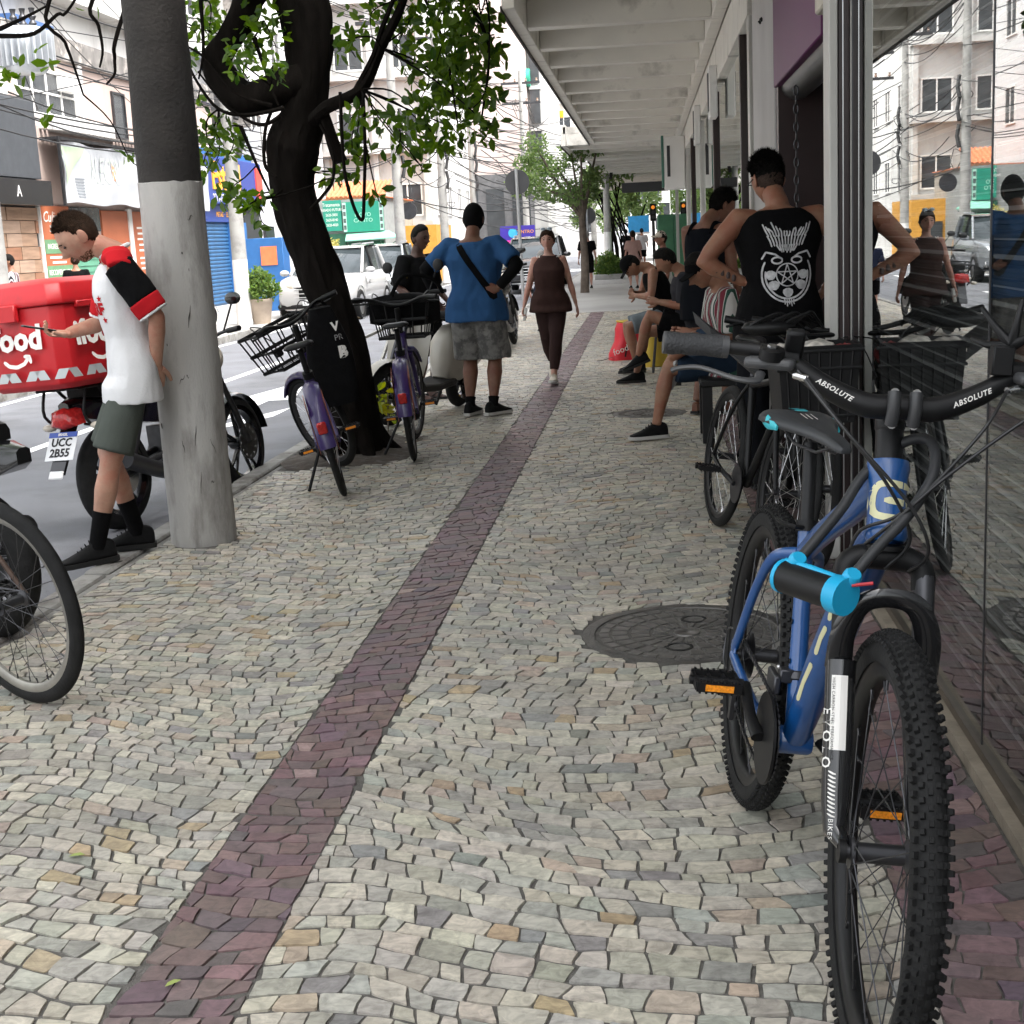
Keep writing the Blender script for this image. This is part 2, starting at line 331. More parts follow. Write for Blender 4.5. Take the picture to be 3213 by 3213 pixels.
# manhole covers
IRON = mat('cast_iron', (.11, .106, .10), .5, .55, var=.3, vscale=14, bump=.4, bscale=90, col2=(.13, .11, .095), c2lo=.5, c2hi=.7, c2scale=9)
IRONL = mat('cast_iron_worn', (.17, .163, .155), .42, .6, var=.3, vscale=20)
def manhole(cx, cy, r, label, fine):
    t = thing('manhole_cover', label, 'manhole cover', (cx, cy, -.006))
    MB().lathe([(r, -.05), (r, 0), (r - .008, .004), (r - .045, .004), (r - .05, -.004), (r - .05, -.05)], 56).build('rim', IRON, t)
    MB().lathe([(r - .053, -.05), (r - .053, -.003), (.001, -.003)], 48).build('plate', IRON, t)
    mb = MB()
    for ring, (ra, rb, n) in enumerate(((.07, .125, 20), (.14, .205, 22), (.22, .275, 26), (.288, .322, 30))):
        if rb > r - .055: continue
        for k in range(n):
            a0 = 2 * math.pi * k / n + ring * .07; a1 = a0 + 2 * math.pi / n * (.72 if ring else .5)
            if ring in (1, 2) and any(abs(((a0 + a1) / 2 - q + math.pi) % (2 * math.pi) - math.pi) < .22 for q in (R(80), R(260))): continue
            mb.add([(ra * math.cos(a0), ra * math.sin(a0), -.003), (rb * math.cos(a0), rb * math.sin(a0), -.003), (rb * math.cos(a1), rb * math.sin(a1), -.003), (ra * math.cos(a1), ra * math.sin(a1), -.003),
                    (ra * math.cos(a0), ra * math.sin(a0), .003), (rb * math.cos(a0), rb * math.sin(a0), .003), (rb * math.cos(a1), rb * math.sin(a1), .003), (ra * math.cos(a1), ra * math.sin(a1), .003)],
                   [(4, 5, 6, 7), (0, 1, 5, 4), (1, 2, 6, 5), (2, 3, 7, 6), (3, 0, 4, 7)], False)
    mb.lathe([(.05, -.003), (.048, .004), (.012, .005), (.01, .003)], 20); mb.build('tread_ribs', IRONL, t)
    if fine:
        for q in (R(80), R(260)): MB().lathe([(.05, -.001), (.05, .002), (.04, .003), (.038, -.002), (.0005, -.0025)], 20, (.18 * math.cos(q), .18 * math.sin(q), 0)).build('lifting_hole', BLK, t)
manhole(*MANHOLES[0], 'large round cast iron manhole cover beside the blue bicycle', True)
manhole(*MANHOLES[1], 'small round manhole cover in the mosaic near the seated men', False)
# litter: fallen leaves and scraps
LEAFY = mat('fallen_leaf_green', (.30, .36, .10), .7, var=.2); LEAFB = mat('fallen_leaf_brown', (.10, .05, .03), .8)
def fallen(x, y, a, s, m, label):
    mb = MB(); P = [(-.5, 0, 0), (-.2, .2, .08), (.2, .22, .1), (.55, 0, .02), (.2, -.22, .1), (-.2, -.2, .08), (0, 0, .02)]
    mb.add(P, [(0, 1, 6), (1, 2, 6), (2, 3, 6), (3, 4, 6), (4, 5, 6), (5, 0, 6)]); mb.fn(lambda p: p * s); o = mb.build('fallen_leaf', m); o.location = (x, y, .004); o.rotation_euler = (0, 0, a); tag(o, label, 'leaf')
fallen(-1.0, 2.47, .8, .035, LEAFY, 'small yellow green leaf fallen on the red stripe'); fallen(-1.45, 3.06, .2, .04, LEAFY, 'pale green leaf lying on the white mosaic left of the red stripe')
fallen(-1.85, 3.06, 1.2, .05, LEAFB, 'curled brown leaf on the white mosaic'); fallen(-1.63, 5.25, 2., .03, mat('leaf_orange', (.45, .28, .06), .7), 'tiny orange leaf on the mosaic in front of the concrete pole')
# ------------------------------------------------------------------ right-hand shopfronts and canopy
def glass_mat(key, tint, boost=1.8, add=.1, rough=.0):
    m = bpy.data.materials.new(key); m.use_nodes = True; N = m.node_tree.nodes; L = m.node_tree.links
    N.remove(N['Principled BSDF']); out = N['Material Output']
    tr = N.new('ShaderNodeBsdfTransparent'); tr.inputs[0].default_value = (*tint, 1); gl = N.new('ShaderNodeBsdfGlossy'); gl.inputs['Roughness'].default_value = rough; gl.inputs['Color'].default_value = (.93, .95, .94, 1)
    fr = N.new('ShaderNodeFresnel'); fr.inputs['IOR'].default_value = 1.55
    ma = N.new('ShaderNodeMath'); ma.operation = 'MULTIPLY_ADD'; ma.use_clamp = True; ma.inputs[1].default_value = boost; ma.inputs[2].default_value = add; L.new(fr.outputs[0], ma.inputs[0])
    mx = N.new('ShaderNodeMixShader'); L.new(ma.outputs[0], mx.inputs[0]); L.new(tr.outputs[0], mx.inputs[1]); L.new(gl.outputs[0], mx.inputs[2]); L.new(mx.outputs[0], out.inputs[0]); return m
GLASS = glass_mat('shop_glass', (.9, .92, .91), 1.5, .08)
MIRR = glass_mat('dark_shop_glass', (.35, .38, .38), 1.9, .28)
XG = .855
CREAM = mat('canopy_paint', (.70, .675, .62), .65, var=.07, vscale=1.5, bump=.15, bscale=30, col2=(.28, .26, .235), c2lo=.56, c2hi=.76, c2scale=1.6, stretch=(1, 2.5, 1))
DMAR = mat('dark_maroon_frame', (.025, .012, .012), .35, var=.15)
ALU = mat('white_aluminium', (.55, .54, .51), .45, .1, var=.1, vscale=3, col2=(.33, .24, .19), c2lo=.62, c2hi=.74, c2scale=5, stretch=(1, 1, .25))
SHUT = mat('shutter_grey', (.06, .062, .062), .4, .3, var=.18, vscale=4)
PLAST = mat('grey_plaster', (.50, .485, .48), .8, var=.08, vscale=2, bump=.1, col2=(.36, .34, .33), c2lo=.58, c2hi=.8, c2scale=1.2)
# glass shop (near)
sf = thing('glass_shopfront', 'dark glass shopfront with closed shutter behind, right of the blue bicycle', 'shopfront', (XG, 0, 0))
for i, (a, b, rz) in enumerate(((3.62, 5.98, 0), (1.22, 3.61, .8), (-3.5, 1.21, 0))):
    o = MB().add([(0, a - b, .055), (0, 0, .055), (0, 0, 3.32), (0, a - b, 3.32)], [(3, 2, 1, 0)], False).build('pane', GLASS, sf); o.location = (0, b, 0); o.rotation_euler = (0, 0, R(rz))
    MB().bb(-.002, .006, b - .004, b + .004, .055, 3.32).build('pane_joint', DSTEEL, sf)
sh = MB().bb(.12, .16, -3.5, 6.0, 0, .03).build('rolling_shutter', SHUT, sf)
def slat_mesh(y0, y1, h):
    mb = MB(); P = [(.035, 0), (.035, .014), (.004, .018), (-.004, .026)]; n = 4
    for k in range(n): z = .03 + (h - .04) * k / n; P += [(-.010, z + .002), (-.010, z + .014), (-.003, z + .017), (-.003, z + .02)]
    P += [(.0, h * .96), (.035, h * .995)]; m = len(P)
    mb.add([(x, y0, z) for x, z in P] + [(x, y1, z) for x, z in P], [(i, i + 1, m + i + 1, m + i) for i in range(m - 1)], False); return mb.mesh('slat', SHUT)
sm_ = slat_mesh(-3.5, 6.0, .128)
rb_ = MB().bb(-.018, -.009, -3.5, 6.0, .02, .032).mesh('slat_rib_glint', mat('shutter_rib_glint', (.5, .5, .5), .35, .4, var=.1)); rb2_ = MB().bb(-.014, -.009, -3.5, 6.0, .07, .075).mesh('slat_rib_glint', MATS['shutter_rib_glint'])  # ridge bars; their pale colour stands for light caught on the ridges
for i in range(26):
    o = link_mesh('slat', sm_, sh); o.location = (.12, 0, .03 + i * .128)
    for q in (rb_, rb2_): o2 = link_mesh('slat_rib_glint', q, sh); o2.location = (.12, 0, .03 + i * .128)
MB().bb(.35, .4, -3.5, 6.1, 0, 3.4).build('back_wall', BLK, sf)
MB().bb(-.045, .012, -3.5, 6.0, -.02, .03).build('sill', mat('stone_sill', (.23, .195, .15), .7, var=.25, vscale=12, bump=.3), sf)
MB().bb(-.012, .02, -3.5, 6.0, .03, .056).build('glazing_track', mat('bronze_track', (.12, .10, .08), .4, .6, var=.2, vscale=10), sf)
MB().bb(.012, .36, -3.5, 6.0, -.02, .0).build('threshold', KERB, sf)
p = thing('frame_post', 'white and dark maroon upright frame post ending the glass shopfront', 'post', (XG, 6.12, 0))
MB().bb(-.088, -.053, -.1, .1, 0, 3.4).build('aluminium_upright', ALU, p, .004)
MB().bb(-.051, -.004, -.09, .09, 0, 3.4).build('maroon_upright', DMAR, p, .003); MB().bb(-.034, -.03, -.095, -.09, 0, 3.4).build('seam', STEEL, p)
MB().bb(-.002, .006, -.1, .09, 0, 3.4).build('edge_strip', ALU, p, .002)
MB().bb(-.10, -.05, -.12, .12, 0, .1).build('foot_plate', ALU, p, .004)
# doorway with shutter between post and pillar
dw = thing('doorway', 'grey shop doorway with rolled shutter and hanging chain behind the man in black', 'doorway', (XG, 0, 0))
MB().bb(.34, .38, 6.25, 9.35, 0, 2.35).build('door_panel', mat('door_grey', (.24, .235, .24), .55, var=.08), dw)
for y in (6.9, 7.6, 8.3): MB().bb(.325, .34, y, y + .03, 0, 2.3).build('rib', DSTEEL, dw)
MB().bb(.0, .34, 9.22, 9.34, 0, 2.4).build('jamb', DMAR, dw); MB().bb(.0, .36, 6.26, 6.3, 0, 3.4).build('side_cheek', BLK, dw)
mb = MB(); mb.tube([(.12, 6.3, 2.32), (.12, 9.3, 2.32)], .1, 18); mb.build('shutter_roll', SHUT, dw)
ch = None; mb = MB()
for k in range(15):
    c = Vector((.02, 8.35, 2.2 - k * .05)); a = R(90 * (k % 2)); ux = Vector((math.cos(a), math.sin(a), 0))
    mb.tube([c + ux * .013 * math.cos(t) + Vector((0, 0, .03)) * math.sin(t) for t in np.linspace(0, 2 * math.pi, 9)[:-1]], .005, 5, close=True)
mb.build('chain', DSTEEL, dw)
fs = thing('purple_fascia', 'purple painted sign fascia above the shop doorway', 'fascia', (XG, 0, 0))
MB().bb(-.02, .25, 6.85, 9.3, 2.31, 3.44).build('panel', mat('purple_paint', (.105, .012, .085), .5, var=.06, vscale=2), fs, .006)
cbx = thing('wall_lamp_box', 'beige box with a grille fixed to the top of the white frame post', 'lamp box', (XG, 6.5, 2.62))
MB().bb(-.07, .0, -.16, .16, -.25, .45).build('housing', mat('beige_plastic', (.55, .51, .43), .6), cbx, .01); MB().bb(-.078, -.068, -.1, .1, -.05, .36).build('grille', DSTEEL, cbx)
for z in (-.1, -.22, .3): MB().box((-.02, -.2, z), (.05, .07, .07)).build('bracket', STEEL, cbx, .006)
pl = thing('shop_pillar', 'grey white plastered pillar between the purple fascia and the far shop windows', 'pillar', (XG, 0, 0))
MB().bb(-.015, .5, 9.36, 11.1, 0, 3.44).build('shaft', PLAST, pl, .01)
for y in (10.15, 10.27): MB().tube([(-.03, y, 2.86), (-.014, y, 2.84)], .012, 6).build('bolt_hole', BLK, pl)
# far shop windows
fw = thing('far_shopfront', 'row of tall mirror-like shop windows with dark frames below the canopy', 'shopfront', (XG, 0, 0))
for a, b in ((11.35, 12.15), (12.3, 16.95), (17.25, 21.3), (21.5, 25.2), (25.5, 28.2), (28.9, 39), (39.2, 50)):
    MB().bb(0, .01, a, b, .25 if a > 12 else .02, 3.02).build('pane', MIRR, fw)
for a, w, m in ((11.12, .2, ALU), (12.17, .1, DMAR), (17.0, .2, DMAR), (21.33, .12, ALU), (25.25, .2, DMAR), (28.25, .5, ALU), (39.02, .15, ALU)):
    MB().bb(-.04, .06, a, a + w, 0, 3.1).build('mullion', m, fw, .004)
MB().bb(-.05, .2, 11.11, 50, 3.02, 3.42).build('transom', CREAM, fw, .006); MB().bb(-.02, .1, 12.2, 50, 0, .25).build('plinth', PLAST, fw)
MB().bb(.6, .65, 11.2, 50, 0, 3.4).build('back_wall', mat('dim_interior', (.05, .05, .055), .9), fw)
for y in (15.8, 20.6): 
    l = thing('wall_lamp', 'white upright lamp box on the far shop windows, ' + ('nearer' if y < 18 else 'farther') + ' of two', 'lamp', (XG - .05, y, 2.9), group='wall lamps')
    MB().bb(-.09, 0, -.2, .2, -.27, .27).build('housing', WHITE, l, .01); MB().bb(-.1, -.088, -.1, .1, -.2, .2).build('grille', DSTEEL, l)
sb = thing('projecting_sign_box', 'tall white projecting sign box with a green edge at the far shops', 'sign', (XG - .05, 28.6, 0))
MB().bb(-.42, 0, -.2, .2, 2.25, 3.28).build('box', WHITE, sb, .02); MB().bb(-.47, -.422, -.19, .19, 2.3, 3.3).build('edge', mat('green_edge', (.05, .16, .12), .5), sb, .01)
MB().bb(-.36, -.30, -.215, -.2, 2.5, 3.1).build('slot', DSTEEL, sb)
# building mass above
MB().bb(1.4, 9, -22, 62, -.2, 11).build('building', PLAST) and None
bld = bpy.data.objects['building']; tag(bld, 'plain building mass carrying the shopfronts and canopy on the right', 'building')
# canopy
def canopy(name, label, y0, y1, xo, zb, step, xin=XG + .9, ph=0.):
    t = thing(name, label, 'canopy', (0, y0, zb)); n = y1 - y0
    MB().bb(xo, xin, 0, n, .27, .42).build('slab', CREAM, t); MB().bb(xo - .06, xo + .06, 0, n, .0, .47).build('edge_beam', CREAM, t, .01)
    MB().bb(xo - .075, xo - .062, 0, n, -.03, .03).build('drip_strip', mat('dark_drip', (.05, .045, .045), .6), t)
    MB().bb(XG - .17, XG - .05, 0, n, .0, .27).build('wall_beam', CREAM, t, .006)
    k = ph
    while k < n - .1:
        MB().bb(xo + .062, XG - .172, k, k + .2, .005, .27).build('cross_beam', CREAM, t, .008); k += step
    MB().bb(XG - .04, XG + 1.4, 0, n, -.0, .269).build('soffit', CREAM, t); return t
canopy('canopy', 'cream concrete canopy with cross beams over the middle of the pavement', 12.78, 32.2, -1.16, 3.44, 1.61, ph=1.27)
canopy('canopy', 'wider cream canopy directly above, ending at the top of the picture', 1.9, 12.62, -1.62, 3.5, 1.61, ph=.8)
canopy('canopy', 'farther cream canopy section stepping out towards the street', 32.3, 39.2, -1.82, 3.44, 1.61)
canopy('canopy', 'last cream canopy section at the far shops', 39.3, 57.5, -1.5, 3.44, 1.61)
MB().bb(-2.1, .9, 57.2, 57.6, 3.15, 3.55).build('canopy_end_beam', CREAM); tag(bpy.data.objects['canopy_end_beam'], 'white end beam closing the far canopy', 'beam')
MB().bb(-.59, .57, 35.9, 36.05, 2.44, 2.68).build('hanging_sign', mat('dark_grey_sign', (.035, .036, .038), .5)); tag(bpy.data.objects['hanging_sign'], 'dark grey blank sign hanging under the far canopy', 'sign')
# ------------------------------------------------------------------ left side: poles, shops, towers
POLEC = mat('old_concrete', (.024, .021, .019), .9, var=.3, vscale=6, bump=.6, bscale=50, col2=(.03, .028, .027), c2lo=.5, c2hi=.7, c2scale=4)
POLEW = mat('whitewash', (.42, .41, .39), .85, var=.12, vscale=3, bump=.35, bscale=60, col2=(.12, .105, .095), c2lo=.48, c2hi=.74, c2scale=2.6, stretch=(2.2, 2.2, .6))
def rough_lathe(prof, n, amp, seed):
    mb = MB().lathe(prof, n)
    def f(p):
        k = noise.noise(Vector((p.x * 9 + seed, p.y * 9, p.z * 3))) * amp; r = math.hypot(p.x, p.y) or 1; return Vector((p.x * (1 + k / r), p.y * (1 + k / r), p.z))
    return mb.fn(f)
up = thing('utility_pole', 'thick concrete utility pole, whitewashed below, that the man in the football shirt leans on', 'pole', (-2.325, 6.78, 0))
rough_lathe([(.168 - .012 * i / 20, 1.82 * i / 20 - .02) for i in range(21)], 28, .006, 1).fn(lambda p: p + Vector((0, 0, .018 * noise.noise(Vector((p.x * 22, p.y * 22, 1))) if p.z > 1.7 else 0))).build('whitewashed_base', POLEW, up)
rough_lathe([(.1525 - .02 * i / 30, 1.60 + 6.4 * i / 30) for i in range(31)], 28, .006, 1).build('shaft', POLEC, up)
SCR = mat('scratch', (.05, .045, .04), .9, var=0)
for k in range(15):
    r_ = random.Random(k); z = r_.uniform(.1, 1.7); a = r_.uniform(R(200), R(330)); da = r_.uniform(-.2, .2); dz = r_.uniform(-.02, .12); rad = .1705 - .0066 * z
    P = [(rad * math.cos(a + da * t), rad * math.sin(a + da * t), z + dz * t + .01 * math.sin(6 * t)) for t in np.linspace(0, 1, 6)]
    MB().tube(P, [.0007, .003 * r_.uniform(.5, 1.3), .0007], 4).build('scuff', SCR, up)

XF = -12.
def shop_box(name, label, y0, y1, h, m, depth=8, x=XF):
    t = thing(name, label, 'building', (x, y0, 0)); MB().bb(-depth, 0, 0, y1 - y0, -.2, h).build('wall', m, t); return t
def win(t, y, z, w, h, x=0., frame=WHITE, pane=None, nx=3, nz=2, deep=.06):
    f = MB()
    f.bb(x, x + deep, y, y + w, z - .05, z); f.bb(x, x + deep, y, y + w, z + h, z + h + .05); f.bb(x, x + deep, y - .05, y, z - .05, z + h + .05); f.bb(x, x + deep, y + w, y + w + .05, z - .05, z + h + .05)
    for i in range(1, nx): f.bb(x + .01, x + deep - .01, y + w * i / nx - .02, y + w * i / nx + .02, z, z + h)
    for i in range(1, nz): f.bb(x + .012, x + deep - .012, y, y + w, z + h * i / nz - .02, z + h * i / nz + .02)
    o = f.build('window', frame, t); MB().bb(x + .005, x + .02, y, y + w, z, z + h).build('glass', pane or DGLASS, o); return o
DGLASS = mat('dark_window', (.05, .055, .06), .12, var=.2, vscale=3)
PINK = mat('pink_stucco', (.46, .36, .32), .85, var=.12, vscale=1.2, bump=.2, col2=(.36, .29, .26), c2lo=.55, c2hi=.78, c2scale=1.1, stretch=(1, 1, .5))
OFFW = mat('off_white_stucco', (.52, .515, .50), .85, var=.06, vscale=.7, col2=(.33, .315, .30), c2lo=.52, c2hi=.74, c2scale=.9, stretch=(1, 1, .4))
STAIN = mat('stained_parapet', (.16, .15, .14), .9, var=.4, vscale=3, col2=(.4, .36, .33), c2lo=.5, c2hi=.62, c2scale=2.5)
# stone clad shop
b0 = shop_box('stone_clad_shop', 'shop faced in brown sandstone slabs with black sign box at the far left', 17, 26.85, 4.6, mat('dark_render', (.06, .06, .062), .7))
CLAD = [mat('sandstone_%s' % k, c, .8, var=.2, vscale=5, bump=.3, bscale=30, stretch=(1, .4, 3)) for k, c in (('tan', (.30, .19, .125)), ('rust', (.27, .13, .075)), ('pale', (.34, .235, .17)))]
zz = 0; row = 0
while zz < 2.45:
    hh = .25; yy = 3.0 - random.uniform(0, .4)
    while yy < 9.8:
        w = random.uniform(.5, 1.0); w = min(w, 9.83 - yy)
        if w > .1: MB().bb(0, .03 + random.uniform(0, .025), yy + .006, yy + w - .006, zz + .006, zz + hh - .006).build('stone_slab', random.choice(CLAD), b0)
        yy += w
    zz += hh
o = MB().bb(0, .35, 0, 9.95, 2.52, 3.0).build('sign_box', mat('black_gloss', (.014, .014, .015), .2), b0, .01); write('A', .3, (.36, 8.45, 2.76), (0, 1, 0), (0, 0, 1), WHITE, o)
MB().bb(0, .25, 0, 9.75, 3.03, 4.5).build('dark_panel', mat('slate_panel', (.055, .06, .068), .6), b0, .01)
# orange restaurant with banner
ORNG = mat('orange_panel', (.42, .12, .05), .55, var=.06, vscale=2); GRNB = mat('green_box', (.13, .27, .14), .6); PRINTW = mat('print_white', (.78, .76, .72), .6, var=0)
b1 = shop_box('orange_restaurant', 'orange fronted restaurant under a white cloth banner', 26.9, 36.8, 4.1, PINK)
pn = lambda y0, y1, z0, z1, m, x=.05, name='panel': MB().bb(0, x, y0, y1, z0, z1).build(name, m, b1, .004)
p1 = pn(.0, 1.45, .75, 2.55, ORNG); pn(.0, 9.8, 0, .72, PLAST, .06, 'base'); pn(-.04, .0, 0, 2.6, WHITE, .09, 'mullion')
pn(1.5, 3.15, 2.05, 2.55, DGLASS, .03, 'transom_glass'); sh2 = pn(1.5, 3.15, 0.1, 1.95, mat('green_shutter', (.12, .33, .22), .5), .07, 'green_shutter')
for k in range(14): MB().bb(.07, .085, 1.52, 3.13, .15 + k * .13, .235 + k * .13).build('slat', MATS['green_shutter'], sh2)
p2 = pn(3.2, 4.75, .75, 2.5, ORNG); pn(4.76, 4.98, .1, 2.55, WHITE, .08, 'mullion'); p3 = pn(5.0, 6.4, .75, 2.5, ORNG); pn(6.5, 9.7, .75, 2.5, GRNB, .045)
write('Culinária', .3, (.055, .72, 2.32), (0, 1, 0), (0, 0, 1), PRINTW, p1, shear=.3, sx=1.1)
def text_lines(par, y, z, w, n, dz, m=PRINTW, x=.056, h=.045):
    for i in range(n): 
        ww = w * random.uniform(.7, 1); MB().bb(x - .004, x, y - ww / 2, y + ww / 2, z - i * dz, z - i * dz + h).build('text_line', m, par)
text_lines(p1, .72, 2.12, .8, 2, .09)
for z, s in ((1.72, 'INGREDIENTES'), (1.2, 'RECOMENDADA')):
    g_ = MB().bb(.05, .058, .1, 1.35, z - .12, z + .16).build('green_box', GRNB, p1); write(s, .15, (.06, .72, z + .02), (0, 1, 0), (0, 0, 1), PRINTW, g_)
text_lines(p1, .72, 1.5, .9, 2, .1); text_lines(p1, .72, .98, .7, 2, .1); text_lines(p3, 5.7, 2.1, .9, 5, .13); text_lines(p3, 5.7, 1.4, .9, 3, .12)
BAN = mat('banner_cloth', (.43, .445, .47), .6, var=.03, vscale=1, bump=.25, bscale=2.5)
bn = thing('shop_banner', 'wrinkled white cloth banner with green corner above the orange restaurant', 'banner', (XF + .45, 27.35, 2.58))
mb = MB(); nu, nv = 48, 8; G = []
for i in range(nu + 1):
    for j in range(nv + 1): G.append((.03 * math.sin(i * .9 + j * .5) + .02 * math.sin(i * .31 - j), 9.3 * i / nu, 1.2 * j / nv + .03 * math.sin(i * .5)))
mb.add(G + [(x - .02, y, z) for x, y, z in G], [(i * (nv + 1) + j, (i + 1) * (nv + 1) + j, (i + 1) * (nv + 1) + j + 1, i * (nv + 1) + j + 1) for i in range(nu) for j in range(nv)] + [(len(G) + i * (nv + 1) + j, len(G) + i * (nv + 1) + j + 1, len(G) + (i + 1) * (nv + 1) + j + 1, len(G) + (i + 1) * (nv + 1) + j) for i in range(nu) for j in range(nv)])
mb.build('cloth', BAN, bn)
BX = [mb]
def on_banner(m2, y, z, m, name='lettering'): wrap_on(m2, BX, (0, y, z), (0, 1, 0), (0, 0, 1), m, bn, name, .012)
on_banner(text_mb('ALECRIM', .62, 0, 0, 1.).fn(lambda p: Vector((p.x * .75, p.y * 1.25, 0))), 2.3, .68, mat('pale_green_print', (.55, .6, .56), .6, var=0))
on_banner(text_mb('COZINHA BRASILEIRA', .27, 0, .006), 5.4, .78, mat('grey_print', (.22, .24, .26), .6, var=0)); 
orib = MB(); orib.add([(-1.3, -.17, 0), (1.3, -.17, 0), (1.3, .19, 0), (-1.3, .19, 0), (-1.22, 0, 0)], [(0, 1, 2, 3, 4)], False)
gx = MB()
for i in range(14): gx.add([(-1.3 + i * .19, -.17, 0), (-1.3 + i * .19 + .19, -.17, 0), (-1.3 + i * .19 + .19, .19, 0), (-1.3 + i * .19, .19, 0)], [(0, 1, 2, 3)])
on_banner(gx, 5.4, .42, mat('salmon_print', (.68, .22, .12), .6, var=0), 'ribbon')
wrap_on(text_mb('SAUDÁVEL DE VERDADE', .2, 0, .004), BX, (0, 5.4, .43), (0, 1, 0), (0, 0, 1), PRINTW, bn, 'lettering', .02)
tri = MB(); n = 8; idx = {}
for i in range(n + 1):
    for j in range(n + 1 - i): idx[i, j] = len(tri.v); tri.v.append((1.05 * i / n, -.75 * j / n, 0))
for i in range(n):
    for j in range(n - i):
        tri.f.append((idx[i, j], idx[i, j + 1], idx[i + 1, j])); tri.sm.append(True)
        if i + j < n - 1: tri.f.append((idx[i + 1, j], idx[i, j + 1], idx[i + 1, j + 1])); tri.sm.append(True)
on_banner(tri, .05, 1.12, mat('sage_print', (.38, .48, .33), .6, var=0), 'corner_print')
for i in range(7): on_banner(stroke2d([[(0, 0), (.2, 0), (.42, 0)]], .028), .62, .5 - i * .06, MATS['grey_print'], 'text_line')
on_banner(stroke2d([[(0, -.2), (.06, 0), (.02, .16)], [(0, -.2), (-.06, 0), (-.02, .16)]], .09), 2.62, .72, MATS['salmon_print'], 'chilli_mark')
MB().bb(-.4, .02, -.05, 9.4, 1.24, 1.3).build('top_rail', DSTEEL, bn); MB().bb(-.03, .02, -.1, -.03, -.05, 1.3).build('side_pole', DSTEEL, bn)
for i in range(46):
    o = MB().bb(-.4, .3, 0, .12, 0, .02).build('awning_rib', STAIN, bn); o.location = (-.1, .1 + i * .2, 1.32 + .1); o.rotation_euler = (0, R(8), 0)
# pink upper floor + white block above
ub = thing('pink_upper_storey', 'stained pink upper storey with strip window above the orange restaurant', 'building', (XF - .6, 26.9, 4.1))
MB().bb(-8, 0, 0, 14, 0, 2.0).build('wall', PINK, ub); MB().bb(-8, .12, -.1, 14, 1.62, 2.1).build('stained_parapet', STAIN, ub)
w_ = win(ub, 1.0, .42, 2.9, .86, 0, WHITE, nx=4); MB().bb(0, .25, 3.05, 3.75, .95, 1.3).build('air_conditioner', WHITE, ub, .01); win(ub, 6.2, .2, .7, 1.0, 0, DSTEEL, nx=1, nz=1); win(ub, 9., .3, 2.2, .9)
for y in (.2, 4.1, 8.2): MB().bb(0, .1, y, y + .22, 0, 1.6).build('pilaster', OFFW, ub)
MB().bb(0, .7, 1.0, 4.4, -.06, .28).build('balcony_ledge', OFFW, ub, .02)
ub2 = thing('white_apartment_block', 'blank white apartment block rising behind the pink storey at upper left', 'building', (XF - 1.5, 24, 6.1))
MB().bb(-10, 0, 3, 22, 0, 16).build('wall', OFFW, ub2); MB().bb(0, .5, 3.5, 21, 1.2, 1.45).build('ledge', OFFW, ub2); MB().bb(0, .06, 3.0, 12, 2.6, 2.68).build('joint', STAIN, ub2)
for i in range(4): 
    for k in range(3): win(ub2, 5 + i * 4.2, 2.4 + k * 3.2, 1.3, 1.3, 0, WHITE, nx=2, nz=1)
MB().bb(-.2, .8, 4.4, 6.4, .1, .35).build('blue_roof_tarp', mat('blue_tarp', (.05, .12, .3), .5), ub2)
ub3 = thing('grey_apartment_block', 'pale grey apartment block with laundry and windows at the upper left corner', 'building', (XF - .4, 14, 4.6))
MB().bb(-8, 0, 0, 11.6, 0, 16).build('wall', mat('pale_grey_stucco', (.55, .55, .53), .85, var=.1, vscale=1, col2=(.38, .38, .37), c2lo=.55, c2hi=.75), ub3)
for i in range(4):
    for k in range(4): win(ub3, .8 + i * 2.7, 1.6 + k * 2.6, 1.4, 1.2, 0, WHITE, nx=2, nz=1)
# blue shop
BLUE = mat('blue_wall', (.025, .13, .36), .55, var=.08); NAVY = mat('navy_sign', (.025, .055, .26), .45, var=.03); ORYEL = mat('orange_yellow_letters', (.85, .38, .03), .5, var=0)
b2 = shop_box('blue_hardware_shop', 'blue hardware shop with roller shutter and orange lettering', 36.9, 42.6, 4.3, BLUE)
s2 = MB().bb(0, .3, 0, 5.6, 2.78, 4.05).build('sign_board', NAVY, b2, .01)
write('Estoril', 1.05, (.31, 1.95, 3.5), (0, 1, 0), (0, 0, 1), ORYEL, s2, bold=.02, ext=.02); write('2714-7711 · 2714-5400', .3, (.31, 2., 2.93), (0, 1, 0), (0, 0, 1), PRINTW, s2)
MB().bb(.3, .34, 4.9, 5.55, 2.85, 3.9).build('red_patch', mat('red_patch', (.62, .07, .05), .5), s2)
MB().bb(0, .12, .1, 3.9, 2.3, 2.76).build('lintel', NAVY, b2); write('METAIS  ·  ELÉTRICA', .2, (.13, 2.2, 2.5), (0, 1, 0), (0, 0, 1), ORYEL, b2)
rs = MB().bb(0, .03, .15, 2.45, 0, 2.28).build('roller_shutter', mat('blue_shutter', (.03, .12, .27), .45, .2, var=.15, vscale=2), b2)
sl = MB().add([(0, 0, 0), (0, 2.3, 0), (.03, 2.3, .03), (.03, 0, .03), (.03, 0, .075), (.03, 2.3, .075), (0, 2.3, .1), (0, 0, .1)], [(0, 1, 2, 3), (3, 2, 5, 4), (4, 5, 6, 7)], False).mesh('slat', MATS['blue_shutter'])
for i in range(22): o = link_mesh('slat', sl, rs); o.location = (.03, .15, .02 + i * .102)
MB().bb(0, .2, 2.5, 3.9, 0, 2.29).build('side_panel', BLUE, b2); MB().bb(0, .15, 3.92, 5.6, .9, 2.7).build('dark_panel', mat('charcoal_panel', (.03, .03, .034), .6), b2)
